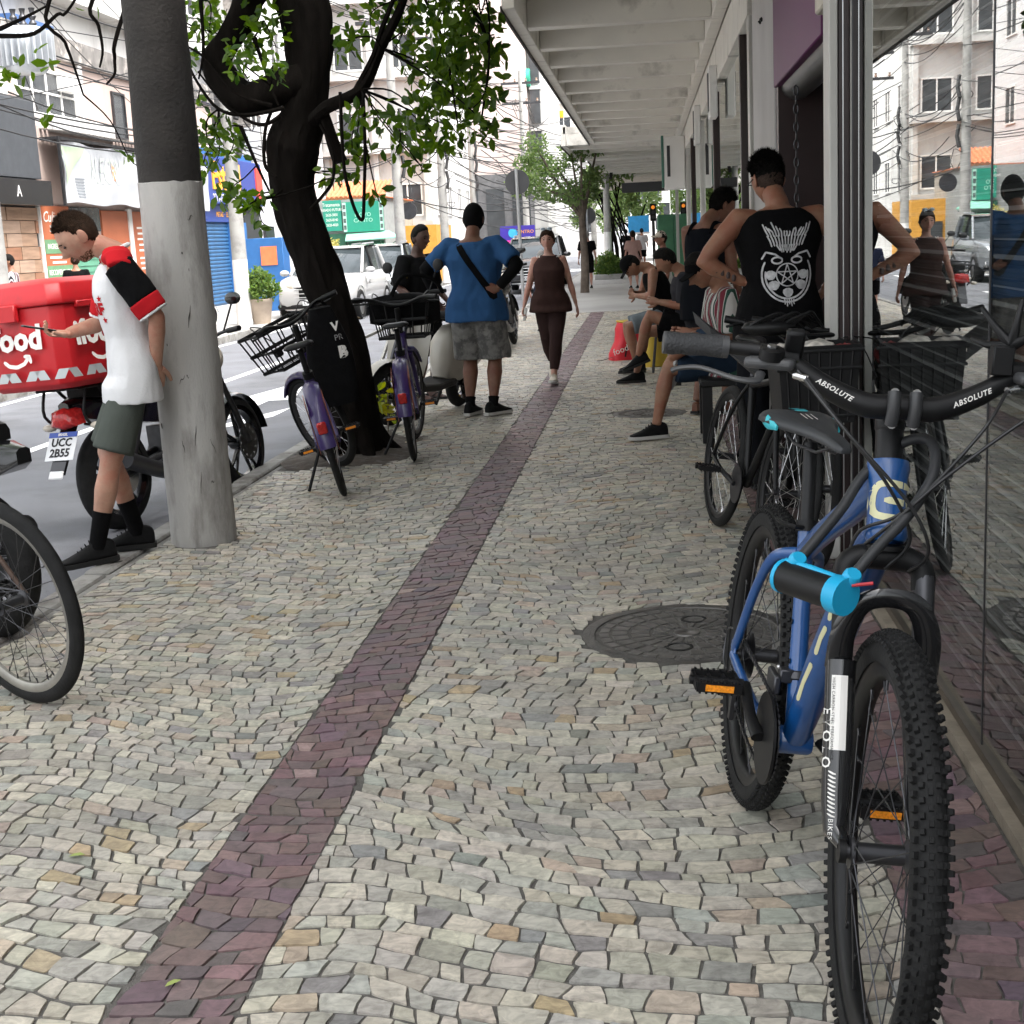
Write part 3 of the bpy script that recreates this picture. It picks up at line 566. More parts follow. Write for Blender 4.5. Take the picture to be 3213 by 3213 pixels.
# grey wall house, blue kiosk
b3 = shop_box('grey_house', 'plain pale grey house wall beyond the blue shop', 42.7, 47.5, 3.6, mat('lilac_grey', (.5, .5, .53), .85, var=.06))
MB().bb(0, .1, .6, 1.6, 0, 2.2).build('gate', DSTEEL, b3); MB().bb(0, .2, 2.2, 2.5, 0, 3.4).build('downpipe', OFFW, b3)
k_ = thing('blue_kiosk', 'narrow blue cabinet with an orange notice beside the whitewashed far pole', 'kiosk', (-9.2, 33.5, 0)); MB().bb(-.45, .45, -.3, .3, 0, 1.75).build('cabinet', BLUE, k_, .01); MB().bb(-.1, .3, -.32, -.301, 1.1, 1.55).build('notice', mat('orange_notice', (.7, .2, .08), .6), k_)
# green shop facing us
GRN = mat('green_sign', (.02, .25, .17), .45, var=.04); DGRN = mat('dark_green', (.015, .09, .05), .6); TILE = mat('terracotta', (.52, .16, .07), .75, var=.2, vscale=6)
b4 = thing('green_shop', 'small shop with two green sign boards, awning and terracotta roof tiles', 'building', (-11.2, 48, 0))
MB().bb(-1, 2.2, 0, 6, -.2, 3.05).build('wall', mat('shop_grey', (.3, .31, .3), .8), b4)
sA = MB().bb(.1, .74, -.12, -.02, 2.0, 3.03).build('sign_board', GRN, b4); sB = MB().bb(.8, 2.2, -.16, -.04, 1.93, 2.95).build('sign_board', GRN, b4)
for i, s in enumerate(('Tratamento', 'PASSADO FUTURO', '2620-3850', '2620-8140', '2620-4020')): write(s, .13 if i else .17, (.4, -.125, 2.88 - i * .17), (1, 0, 0), (0, 0, 1), PRINTW, sA, sx=.75)
write('Y\nNOVO\nCANTO', .19, (1.5, -.165, 2.5), (1, 0, 0), (0, 0, 1), mat('mint_print', (.4, .68, .55), .5, var=0), sB)
for x in (.86, 2.14):
    st = MB().bb(x - .06, x + .06, -.168, -.161, 1.95, 2.93).build('photo_strip', mat('mint_strip', (.45, .68, .58), .6, var=0), sB)
    for k in range(4): MB().bb(x - .045, x + .045, -.172, -.168, 2.02 + k * .23, 2.17 + k * .23).build('photo', mat('photo_dark', (.08, .1, .1), .5, var=.5, vscale=20), st)
aw = MB(); aw.prism([(.85, -.05, 1.86), (2.35, -.05, 1.9), (2.9, -1.0, 1.66), (1.0, -1.0, 1.62)], (0, 0, .03)); aw.build('awning', mat('mint_awning', (.22, .5, .38), .5), b4)
for x in (1.0, 1.6, 2.2, 2.85): MB().tube([(x, -1., 1.62), (min(x, 2.15), -.05, 1.3)], .015, 5).build('awning_strut', DGRN, b4)
MB().bb(.9, 2.15, -.06, -.01, 0, 1.6).build('open_shutter', DGRN, b4); MB().bb(1.1, 1.55, -.09, -.061, .1, 1.45).build('door', DGLASS, b4); MB().bb(.05, .85, -.08, -.01, 0, 1.9).build('side_wall', DGRN, b4)
rf = MB().bb(-.9, 2.3, .1, 6, 3.055, 3.09).build('roof', TILE, b4)
tl = MB()
for q in range(6): pass
tile_me = MB().tube([(0, 0, 0), (0, .9, .3)], .075, 6).mesh('roof_tile', TILE)
for i in range(7, 20):
    for j in range(2): o = link_mesh('roof_tile', tile_me, rf); o.location = (-.85 + i * .16, -.02 + j * .8, 3.1 + j * .26)
# orange panel shop, round sign
b5 = thing('yellow_shop', 'narrow mustard yellow shop front beyond the green shop', 'building', (-9.0, 52, 0)); MB().bb(-1, 1.2, 0, 4, -.2, 2.1).build('wall', mat('mustard', (.62, .31, .05), .7), b5); MB().bb(.1, .55, -.05, 0, .2, 1.3).build('menu_board', DGLASS, b5)
rsn = thing('round_sign', 'round yellow hanging sign on a bracket beside the utility pole', 'sign', (-7.62, 45, 2.48))
MB().lathe([(.26, -.03), (.26, .03)], 28, ax=(0, 1, 0)).build('disc', mat('yellow_sign', (.8, .47, .12), .5), rsn); MB().lathe([(.262, -.035), (.275, -.035), (.275, .035), (.262, .035)], 28, ax=(0, 1, 0)).build('rim', DSTEEL, rsn)
write('Y\nCAFÉ', .12, (0, -.034, 0), (1, 0, 0), (0, 0, 1), DSTEEL, rsn); MB().tube([(0, 0, .27), (.5, 0, .3)], .02, 6).build('bracket', DSTEEL, rsn)
# apartment blocks down the street
def block(name, label, x0, x1, y, h, m, cols, rows, z0, dz, wy=1.2, y1=14, side=True, frame=WHITE):
    t = thing(name, label, 'building', (x1, y, 0)); w = x1 - x0; MB().bb(-w, 0, 0, y1, -.2, h).build('wall', m, t)
    for r_ in range(rows):
        for c in range(cols):
            xc = -w + (c + .5) * w / cols; z = z0 + r_ * dz; f = MB(); f.bb(xc - .62, xc + .62, -.07, 0, z - .06, z); f.bb(xc - .62, xc - .55, -.06, 0, z, z + wy); f.bb(xc + .55, xc + .62, -.06, 0, z, z + wy); f.bb(xc - .62, xc + .62, -.08, 0, z + wy, z + wy + .06); f.bb(xc - .03, xc + .03, -.05, 0, z, z + wy)
            o = f.build('window', frame, t); MB().bb(xc - .55, xc + .55, -.03, -.005, z, z + wy).build('glass', DGLASS, o)
            if (r_ + c) % 3 == 0: MB().bb(xc - .3, xc + .3, -.4, -.081, z - .5, z - .1).build('air_conditioner', OFFW, t, .01)
    if side:
        for r_ in range(rows):
            for c in range(max(2, int(y1 / 3.2))):
                yc = 1.6 + c * 3.1
                if yc < y1 - 1: win(t, yc - .6, z0 + r_ * dz, 1.2, wy, 0, frame, nx=2, nz=1)
    return t
ap1 = block('white_flats', 'white block of flats with many windows and air conditioners beyond the green shop', -19, -8.6, 57, 17, OFFW, 5, 5, 2.6, 2.9, y1=16)
for c in range(6): MB().bb(-10.4 + c * 2.02, -10.2 + c * 2.02, -.25, 0, 2.2, 17).build('fin', OFFW, ap1)
for k in range(5): MB().bb(-10.4, 0, -.5, 0, 2.15 + k * 2.9, 2.35 + k * 2.9).build('balcony_slab', OFFW, ap1)
ap2 = block('balcony_flats', 'grey white flats with deep balconies behind the leaning tree', -22, -12.6, 44, 20, mat('balcony_grey', (.6, .6, .6), .8, var=.06), 3, 4, 4.6, 3.0, y1=11)
for k in range(4):
    MB().bb(-5, .8, -.9, 0, 4.2 + k * 3, 4.4 + k * 3).build('balcony_slab', OFFW, ap2); MB().bb(-5, .8, -.9, -.82, 4.4 + k * 3, 5.2 + k * 3).build('parapet', OFFW, ap2); MB().bb(-4.6, .3, -.02, -.005, 5.2 + k * 3, 6.9 + k * 3).build('recess_shade', STAIN, ap2)  # flat dark sheet: shade inside each balcony put into its colour
PINKT = mat('pink_render', (.55, .46, .43), .85, var=.05, vscale=.3, col2=(.5, .43, .41), c2lo=.6, c2hi=.8, c2scale=.4)
t1 = thing('pink_tower', 'blank pink rendered side of a tall tower in the middle distance', 'building', (-6.0, 70, 0)); MB().bb(-4.8, 0, 0, 14, 4.6, 34).build('wall', PINKT, t1); MB().bb(-4.9, .1, -.1, 14, -.2, 4.6).build('podium', mat('grey_podium', (.12, .12, .125), .8, var=.2), t1)
for k in range(9): MB().bb(-4.81, .01, -.02, 0, 6 + k * 2.9, 6.05 + k * 2.9).build('joint', STAIN, t1)
MB().bb(-4, -2.6, -.4, 0, 4.7, 5.5).build('air_conditioner', OFFW, t1)
for k, x in enumerate((-4.5, -3.2, -1.9, -.6)): MB().bb(x, x + .9, -.13, -.101, 1.2, 3.9).build('shop_window', DGLASS, t1)
t2 = thing('bay_window_tower', 'tower with stacked dark bay windows and green awnings beside the pink tower', 'building', (-5.9, 75, 0)); MB().bb(-.4, .7, 0, 14, -.2, 30).build('wall', OFFW, t2)
for k in range(9):
    MB().bb(.05, .55, -.3, 0, 5.2 + k * 2.1, 6.9 + k * 2.1).build('bay_window', DGLASS, t2); MB().bb(.0, .6, -.34, 0, 6.92 + k * 2.1, 7.1 + k * 2.1).build('slab', OFFW, t2)
for z in (9.6, 11.7): MB().tube([(-.3, -.5, z), (.1, -.5, z)], [.45, .45], 12).build('awning', mat('green_awning', (.03, .33, .22), .5), t2)
for i, (x, y, w, h, c) in enumerate(((-14, 84, 6, 18, OFFW), (-5.6, 105, 5, 9, OFFW), (-9, 120, 7, 16, mat('far_beige', (.55, .5, .45), .85)), (-4.0, 140, 5, 7, mat('far_grey', (.42, .43, .45), .85)), (1.5, 150, 6, 12, OFFW), (6, 80, 5, 12, OFFW), (1.6, 70, 1.6, 9, OFFW))):
    block('distant_building', ['white distant block left of the pink tower', 'low pale distant building where the street ends', 'beige distant tower above the wires', 'low grey building closing the street', 'white distant building behind the far trees', 'white building beyond the last shops on the right', 'narrow white building behind the traffic light'][i], x - w / 2, x + w / 2, y, h, c, max(2, int(w / 2)), max(2, int(h / 3)), 1.6, 2.8, side=False, y1=8)
# row of shops along the far pavement, further on
for i, (y, h, c, s) in enumerate(((82, 3.2, (.5, .12, .1), 'red'), (90, 4, (.55, .53, .5), 'cream'), (98, 3.4, (.2, .25, .3), 'slate'))):
    b = shop_box('distant_shop', 'low %s shop on the far side near the end of the street' % s, y, y + 7.5, h, mat('shop_' + s, c, .8), 5, -8.5); MB().bb(0, .3, .5, 7, 2.2, 2.9).build('sign_board', mat('sign_' + s, (.4, .4, .38), .6), b)
ps = thing('violet_shop_sign', 'violet and blue shop sign with a cyan droplet far down the street', 'sign', (-5.5, 60, 1.25))
MB().bb(-.75, .75, 0, .12, .12, .72).build('board', mat('violet_board', (.05, .03, .35), .4, var=.05), ps); MB().bb(-.75, .75, -.01, .0, 0, .12).build('pink_strip', mat('pink_strip', (.75, .05, .35), .5), ps)
MB().lathe([(.2, -.01), (.2, .0)], 20, (-.2, -.005, .42), (0, 1, 0)).build('droplet', mat('cyan_print', (.05, .42, .75), .5), ps); write('CENTRO', .2, (.3, -.01, .45), (1, 0, 0), (0, 0, 1), ORYEL, ps)
MB().bb(-.7, -.6, .02, .1, -1.25, 0).build('leg', DSTEEL, ps); MB().bb(.6, .7, .02, .1, -1.25, 0).build('leg', DSTEEL, ps)
bb_ = thing('blue_billboard', 'plain sky blue street sign board beyond the planter', 'sign', (-.33, 60, 0)); MB().bb(-.44, .44, 0, .1, 1.44, 2.12).build('board', mat('sky_blue', (.03, .26, .55), .4), bb_); MB().bb(-.05, .05, .02, .08, 0, 1.44).build('post', DSTEEL, bb_); MB().bb(-.46, .46, .0, .1, 1.36, 1.44).build('frame', PLAST, bb_)
tlg = thing('traffic_light', 'black traffic light with an amber lamp near the far crossing', 'traffic light', (.27, 55, 0)); MB().bb(-.06, .06, -.06, .06, 0, 1.9).build('post', DSTEEL, tlg); MB().bb(-.12, .12, -.1, .1, 1.84, 2.5).build('housing', BLK, tlg, .02)
for k, z in enumerate((2.36, 2.17, 1.98)): MB().lathe([(.07, -.11), (.07, -.1)], 14, (0, 0, z), (0, 1, 0)).build('lamp', emat('amber_lamp', (1, .3, .03), .12) if k == 0 else DGLASS, tlg)
gw = MB().bb(.37, .85, 45, 50, 0, 1.95).build('green_hoarding', mat('hoarding_green', (.07, .22, .12), .7)); tag(gw, 'dull green hoarding panel past the far shops', 'hoarding')
crn = thing('tower_crane', 'yellow tower crane far behind the tower', 'crane', (-6.3, 90, 0)); CRY = mat('crane_yellow', (.75, .38, .02), .5)
for dx, dy in ((-.35, -.35), (.35, -.35), (.35, .35), (-.35, .35)): MB().tube([(dx, dy, 0), (dx, dy, 9.6)], .05, 4).build('mast_post', CRY, crn)
for k in range(16):
    MB().tube([(-.35, -.35, k * .6), (.35, -.35, k * .6 + .6)], .03, 4).build('brace', CRY, crn)
MB().bb(-.5, 1.3, -.3, .3, 8.75, 9.15).build('jib', CRY, crn); MB().bb(-.25, .5, -.5, .2, 8.2, 8.75).build('cab', CRY, crn)
# signpost with blank disc
sp = thing('sign_post', 'galvanised post with a round traffic sign seen from the back', 'traffic sign', (-2.42, 27, 0))
MB().tube([(0, 0, 0), (-.03, 0, 2.75)], .032, 10).build('post', mat('galvanised', (.4, .41, .42), .4, .6), sp); MB().lathe([(.235, -.006), (.235, .006), (.22, .008)], 30, (-.02, .04, 2.5), (0, 1, 0)).build('disc', mat('sign_back', (.04, .04, .043), .55), sp)
sp2 = thing('sign_post', 'farther round sign seen from the back beside the street tree', 'traffic sign', (-1.75, 42, 0)); MB().tube([(0, 0, 0), (0, 0, 2.2)], .03, 8).build('post', MATS['galvanised'], sp2); MB().lathe([(.26, -.006), (.26, .006)], 24, (0, .04, 2.0), (0, 1, 0)).build('disc', MATS['sign_back'], sp2)

# utility poles, transformer, wires
def upole(x, y, h, r, label, white=1.3, arms=True):
    t = thing('utility_pole', label, 'pole', (x, y, 0)); MB().lathe([(r * 1.05, white), (r * .62, h)], 12).build('shaft', CONC, t)
    MB().lathe([(r * 1.12, 0), (r * 1.06, white)], 12).build('whitewashed_base', WHITE, t)
    if arms:
        for k, z in enumerate((h - .6, h - 1.5)):
            MB().bb(-.9, .9, -.05, .05, z, z + .1).build('crossarm', DSTEEL, t)
            for q in range(4): MB().lathe([(.03, 0), (.06, .05), (.03, .1), (.05, .15)], 8, (-.75 + q * .5, 0, z + .1)).build('insulator', mat('porcelain', (.3, .2, .15), .3), t)
    for k, z in enumerate((3.6, 4.3, 4.9)): MB().tube([(r + .05, -.1, z - .3), (r + .09, .0, z), (r + .02, .1, z + .3)], .06, 6).build('cable_bundle', WIRE, t)
    return t
upole(-8.12, 27.4, 8.2, .145, 'grey utility pole with whitewashed foot beside the potted shrub')
upole(-7.05, 40, 9, .15, 'utility pole with thick cable bundles beside the silver car', .9)
upole(-7.2, 50, 9, .15, 'utility pole left of the thin pale pole in the middle distance')
upole(-6.6, 54, 8, .12, 'thin pale utility pole standing before the white flats', 1.8)
upole(-5.6, 66, 9, .15, 'utility pole in front of the pink tower podium'); upole(-2.9, 78, 8, .15, 'dark utility pole among the far street trees', .8); upole(-6.4, 88, 9, .15, 'most distant utility pole on the far side')
upole(-1.35, 49, 5.5, .12, 'pole with whitewashed foot behind the planter shrub', 1.5, False)
tf = thing('transformer', 'finned grey transformer hanging at the upper left edge', 'transformer', (-7.6, 17.0, 3.72))
TFM = mat('transformer_grey', (.52, .54, .57), .4, .3)
MB().lathe([(.2, 0), (.24, .04), (.24, .5), (.2, .54)], 20, (.12, 0, 0)).build('tank', TFM, tf)
for k in range(15):
    a = R(-200 + k * 15); MB().box((.12 + .29 * math.cos(a), .29 * math.sin(a), .28), (.11, .012, .42), a).build('cooling_fin', TFM, tf)
for k in range(3): MB().lathe([(.025, .54), (.05, .58), (.025, .62), (.05, .66), (.025, .7), (.04, .76)], 10, (.0 + k * .12, 0, 0)).build('bushing', DSTEEL, tf)
MB().tube([(-.6, 0, -3.84), (-.6, 0, 4)], .14, 12).build('post', CONC, tf); MB().bb(-.6, -.1, -.05, .05, .1, .2).build('bracket', DSTEEL, tf)
POLES = [(-8.4, 8, 6.6), (-8.2, 17, 6.6), (-8.0, 27.6, 6.6), (-7.05, 40, 6.8), (-7.2, 50, 6.8), (-5.6, 66, 6.8), (-6.4, 88, 6.8)]
def wire(a, b, sag, r, n=10):
    a, b = Vector(a), Vector(b); P = []
    for k in range(n + 1):
        t = k / n; p = a.lerp(b, t); p.z -= sag * 4 * t * (1 - t); P.append(p)
    o = MB().tube(P, r, 4).build('overhead_wire', WIRE); return o
rw = random.Random(4)
for i in range(len(POLES) - 1):
    for k in range(15):
        a, b = POLES[i], POLES[i + 1]; z = rw.uniform(-3.3, 1.0) if k > 2 else rw.uniform(.5, 1.3); dx = rw.uniform(-.5, .5)
        far = i > 2
        tag(wire((a[0] + dx, a[1], a[2] + z), (b[0] + dx * .6 + rw.uniform(-.2, .2), b[1], b[2] + z + rw.uniform(-.3, .3)), rw.uniform(.1, .6), .012 if not far else .016), 'black overhead cable among those sagging along the far pavement ' + ('over the shops' if not far else 'down the street'), 'cable', 'cables along the far pavement ' + ('over the shops' if not far else 'down the street'))
for k in range(46):
    y = rw.uniform(38, 75); z = rw.uniform(2.6, 6.2); s = rw.choice(('a', 'b'))
    tag(wire((-7.1 + rw.uniform(-.6, 2), y, z), (-2.5 + rw.uniform(-1.5, 1.5), y + rw.uniform(4, 30), z + rw.uniform(-.9, .9)), rw.uniform(.1, .9), .017), 'tangled black cable crossing the street in the distance', 'cable', 'tangled cables crossing the street')
for k in range(18):
    i = rw.choice((2, 3, 4, 5)); px, py, pz = POLES[i]
    c = Vector((px + rw.uniform(-.2, .35), py, rw.uniform(2.6, 5.2))); r0 = rw.uniform(.07, .2); e1 = rw.uniform(.4, 1.6); e2 = rw.uniform(0, 6)
    P = [c + Vector((r0 * math.cos(t) * (1 + .3 * math.sin(2 * t + e2)), .1 * math.sin(t * 2), r0 * e1 * math.sin(t) * (1 + .25 * math.cos(3 * t + e2)))) for t in np.linspace(0, 6.2, 14)]
    tag(MB().tube(P, .014, 4, close=True).build('cable_coil', WIRE), 'coil of spare black cable hung on a utility pole', 'cable', 'cable coils on the poles')
for k in range(14):
    z = rw.uniform(4.2, 6.5)
    tag(wire((-11.8, rw.uniform(24, 40), z - rw.uniform(0, 1.5)), (-8, rw.choice((17, 27.6, 40)), z), rw.uniform(.1, .4), .010), 'thin service wire running from a pole to the shops opposite', 'cable', 'service wires to the shops')
# ------------------------------------------------------------------ trees and plants
def leaf_mat(key, col, col2, tr=.45):
    m = bpy.data.materials.new(key); m.use_nodes = True; N = m.node_tree.nodes; L = m.node_tree.links; b = N['Principled BSDF']; out = N['Material Output']
    g = N.new('ShaderNodeNewGeometry'); cr = N.new('ShaderNodeMix'); cr.data_type = 'RGBA'; cr.inputs[6].default_value = (*col, 1); cr.inputs[7].default_value = (*col2, 1); L.new(g.outputs['Random Per Island'], cr.inputs['Factor'])
    L.new(cr.outputs[2], b.inputs['Base Color']); b.inputs['Roughness'].default_value = .45
    t = N.new('ShaderNodeBsdfTranslucent'); h = N.new('ShaderNodeHueSaturation'); h.inputs['Value'].default_value = 1.7; h.inputs['Saturation'].default_value = 1.1; L.new(cr.outputs[2], h.inputs['Color']); L.new(h.outputs[0], t.inputs['Color'])
    mx = N.new('ShaderNodeMixShader'); mx.inputs[0].default_value = tr; L.new(b.outputs[0], mx.inputs[1]); L.new(t.outputs[0], mx.inputs[2]); L.new(mx.outputs[0], out.inputs[0]); return m
LEAF = leaf_mat('tree_leaf', (.028, .07, .01), (.12, .2, .018), .52); LEAFF = leaf_mat('far_leaf', (.085, .14, .045), (.15, .21, .07)); LEAFS = leaf_mat('shrub_leaf', (.06, .13, .03), (.16, .22, .05)); LEAFYE = leaf_mat('yellow_shrub_leaf', (.3, .27, .08), (.45, .4, .14))
BARK = mat('dark_bark', (.0085, .007, .006), 1., spec=.08, var=.35, vscale=14, bump=1., bscale=35, stretch=(1, 1, .25)); BARKF = mat('grey_bark', (.12, .095, .075), .9, var=.3, vscale=8)
def leaf_verts(n, centres, radii, size, rs, droop=.4, shell=0.):
    "n leaves spread over spheres; six-point folded blades"
    r_ = np.random.default_rng(rs); C_ = np.array(centres, float); rad = np.array(radii, float); p = rad ** 2; p /= p.sum()
    k = r_.choice(len(C_), n, p=p); d = r_.normal(size=(n, 3)); d /= np.linalg.norm(d, axis=1, keepdims=True); u = r_.uniform(shell, 1, n) ** (1 / 2.2)
    pos = C_[k] + d * (rad[k] * u)[:, None]
    ax = r_.normal(size=(n, 3)); ax[:, 2] -= droop; ax /= np.linalg.norm(ax, axis=1, keepdims=True)
    s = r_.normal(size=(n, 3)); s -= (s * ax).sum(1, keepdims=True) * ax; s /= np.linalg.norm(s, axis=1, keepdims=True); nn = np.cross(ax, s)
    L_ = size * r_.uniform(.7, 1.25, n)[:, None]; W_ = L_ * .24
    return pos, ax, s, nn, L_, W_
def leaf_cloud(n, centres, radii, size, m, name, parent, rs=1, droop=.4, shell=0., kind='stuff', wide=1.):
    pos, ax, s, nn, L_, W_ = leaf_verts(n, centres, radii, size, rs, droop, shell); W_ = W_ * wide
    vs_ = np.stack([pos, pos + ax * L_ * .35 + s * W_ + nn * W_ * .3, pos + ax * L_ * .75 + s * W_ * .8 + nn * W_ * .2, pos + ax * L_, pos + ax * L_ * .75 - s * W_ * .8 + nn * W_ * .2, pos + ax * L_ * .35 - s * W_ + nn * W_ * .3], 1).reshape(-1, 3)
    b = np.arange(n) * 6; f = np.concatenate([np.stack([b, b + 1, b + 2, b + 3], 1), np.stack([b, b + 3, b + 4, b + 5], 1)])
    me = bpy.data.meshes.new(name); me.from_pydata(vs_.tolist(), [], f.tolist()); me.materials.append(m); o = link_mesh(name, me, parent)
    if kind: o['kind'] = kind
    return o
def gnarl(pts, radii, n=16, amp=.16, step=7, seed=0):
    P = bez(pts, step); rr = list(np.interp(np.linspace(0, 1, len(P)), np.linspace(0, 1, len(radii)), radii)); mb = MB().tube(P, rr, n)
    i = [0]
    out = []
    for k, v in enumerate(mb.v):
        c = P[k // n]; d = Vector(v) - c; a = k % n
        q = 1 + amp * noise.noise(Vector((c.x * 3 + seed, c.z * 2.2 + a * .0, math.sin(2 * math.pi * a / n) * 1.4))) + amp * .8 * noise.noise(Vector((math.cos(2 * math.pi * a / n) * 2.5, math.sin(2 * math.pi * a / n) * 2.5, c.z * 4 + seed))) + (.2 * abs(noise.noise(Vector((math.cos(2 * math.pi * a / n) * 6, math.sin(2 * math.pi * a / n) * 6, c.z * 3.5 + seed)))) if n > 12 else 0)
        out.append(tuple(c + d * q))
    mb.v = out; return mb
tree = thing('street_tree', 'dark twisted tree leaning over the pavement behind the purple bicycles', 'tree')
TR = [(-2.12, 9.6, -0.05, 0.2), (-2.11, 9.6, 0.22, 0.17), (-2.12, 9.6, 0.69, 0.144), (-2.25, 9.6, 1.16, 0.14), (-2.31, 9.6, 1.39, 0.144), (-2.43, 9.6, 1.84, 0.14), (-2.4, 9.6, 2.13, 0.18), (-2.31, 9.6, 2.34, 0.148), (-2.24, 9.6, 2.67, 0.137), (-2.23, 9.6, 2.98, 0.162), (-2.28, 9.6, 3.23, 0.185), (-2.2, 9.6, 3.62, 0.162), (-2.0, 9.5, 4.3, .13), (-1.8, 9.3, 5.2, .08)]
gnarl([p[:3] for p in TR], [p[3] for p in TR], 44, step=12).build('trunk', BARK, tree)
for a in (0.4, 1.7, 2.9, 4.2, 5.3): gnarl([(-2.12 + .12 * math.cos(a), 9.6 + .12 * math.sin(a), .22), (-2.12 + .22 * math.cos(a), 9.6 + .22 * math.sin(a), .06), (-2.12 + .34 * math.cos(a), 9.6 + .34 * math.sin(a), -.03)], [.07, .06, .03], 10).build('root', BARK, tree)
gnarl([(-2.31, 9.55, 2.57), (-2.41, 9.5, 2.54), (-2.55, 9.5, 2.49), (-2.69, 9.5, 2.47), (-2.81, 9.5, 2.6), (-2.86, 9.5, 2.72), (-2.77, 9.5, 2.85), (-2.65, 9.5, 3.0), (-2.6, 9.5, 3.1), (-2.51, 9.5, 3.29), (-2.6, 9.3, 3.9), (-3.0, 9, 4.6)], [.12, .11, .10, .11, .10, .095, .09, .1, .1, .09, .07, .05], 14, seed=4).build('bough', BARK, tree)
def limb(pts, r0, r1, name='branch', seed=0): return gnarl(pts, [r0, r1], 7, .12, 5, seed).build(name, BARK, tree)
limb([(-2.22, 9.5, 2.3), (-2.08, 9.3, 2.36), (-1.84, 9.3, 2.46), (-1.69, 9.3, 2.71), (-1.52, 9.3, 3.0), (-1.45, 9.3, 3.3)], .05, .022); limb([(-1.9, 9.3, 2.42), (-1.74, 9.28, 2.66), (-1.66, 9.3, 2.86), (-1.46, 9.2, 3.2)], .022, .014, seed=2)
limb([(-2.12, 9.4, 2.33), (-2.08, 9.4, 2.17), (-2.03, 9.4, 2.01)], .035, .05, 'broken_stub')
for v_ in ([(-1.96, 9.2, 2.44), (-1.97, 9.2, 2.0), (-1.95, 9.2, 1.82), (-1.91, 9.2, 1.67), (-1.87, 9.2, 1.62), (-1.85, 9.2, 1.76), (-1.82, 9.2, 2.08), (-1.81, 9.2, 2.39), (-1.82, 9.2, 2.45)], [(-2.43, 9.2, 2.34), (-2.48, 9.2, 2.22), (-2.5, 9.2, 2.01), (-2.43, 9.2, 1.92)], [(-2.13, 9.3, 2.25), (-2.06, 9.3, 2.09), (-2.07, 9.3, 1.9), (-2.14, 9.3, 1.8), (-2.24, 9.3, 1.71)]): MB().tube(bez(v_, 6), .012, 6).build('vine', BARK, tree)
TW = [[(-2.39, 9.4, 2.38), (-2.65, 9.4, 2.35), (-2.84, 9.4, 2.4), (-2.97, 9.4, 2.58), (-3.03, 9.4, 2.75), (-3.05, 9.4, 2.99)], [(-2.42, 9.4, 2.33), (-2.54, 9.4, 2.28), (-2.67, 9.4, 2.33), (-2.82, 9.4, 2.46), (-2.96, 9.4, 2.65)], [(-2.56, 9.4, 2.84), (-2.47, 9.4, 2.53), (-2.43, 9.4, 2.4)], [(-2.9, 9.4, 3.1), (-2.91, 9.4, 2.79), (-2.96, 9.4, 2.6)], [(-2.7, 9.4, 2.28), (-2.61, 9.4, 2.02), (-2.52, 9.4, 1.8)], [(-2.47, 9.4, 2.4), (-2.72, 9.4, 2.5), (-2.9, 9.4, 2.73), (-3.08, 9.4, 2.85)],
      [(-3.0, 8.8, 3.9), (-3.52, 8.4, 2.98), (-3.45, 8.4, 2.74), (-3.41, 8.4, 2.6), (-3.37, 8.4, 2.43)], [(-3.85, 8.4, 2.84), (-3.7, 8.4, 2.89), (-3.52, 8.4, 2.96)], [(-3.85, 8.4, 2.8), (-3.64, 8.4, 2.8), (-3.48, 8.4, 2.9), (-3.38, 8.4, 2.95), (-3.1, 8.8, 3.6)], [(-3.0, 8.8, 3.5), (-3.25, 8.4, 2.97), (-3.23, 8.4, 2.82), (-3.22, 8.4, 2.68), (-3.25, 8.4, 2.58)], [(-2.9, 8.8, 3.6), (-3.11, 8.4, 2.79), (-3.15, 8.4, 2.63), (-3.16, 8.4, 2.54), (-3.22, 8.4, 2.48)]]
for i, t_ in enumerate(TW): MB().tube(bez(t_, 5), [.016, .006], 5).build('branch', BARK, tree)
C2 = [(-1.2, 8.86, 2.76, 0.21), (-1.05, 9.32, 2.82, 0.17), (-1.14, 9.06, 2.59, 0.2), (-1.4, 9.41, 2.54, 0.17), (-1.2, 9.44, 2.42, 0.19), (-0.94, 8.6, 2.34, 0.11), (-1.34, 8.52, 2.2, 0.15), (-1.31, 9.76, 2.21, 0.15), (-0.98, 8.89, 2.15, 0.11), (-1.52, 8.85, 2.14, 0.14), (-1.46, 9.99, 2.12, 0.11), (-1.51, 9.2, 2.0, 0.08), (-1.98, 9.76, 2.19, 0.11), (-1.75, 9.22, 2.26, 0.09), (-1.96, 9.46, 2.1, 0.09), (-1.38, 8.73, 1.91, 0.05), (-1.81, 9.45, 1.78, 0.07), (-2.08, 9.8, 1.96, 0.09), (-2.09, 9.28, 1.9, 0.08), (-1.59, 9.61, 2.84, 0.14), (-1.78, 9.51, 2.96, 0.17), (-1.76, 8.6, 2.67, 0.1), (-1.53, 9.64, 2.99, 0.14), (-0.96, 9.39, 2.67, 0.09), (-1.17, 8.95, 2.98, 0.21), (-1.75, 8.55, 2.23, 0.06), (-1.04, 9.8, 2.4, 0.07)]
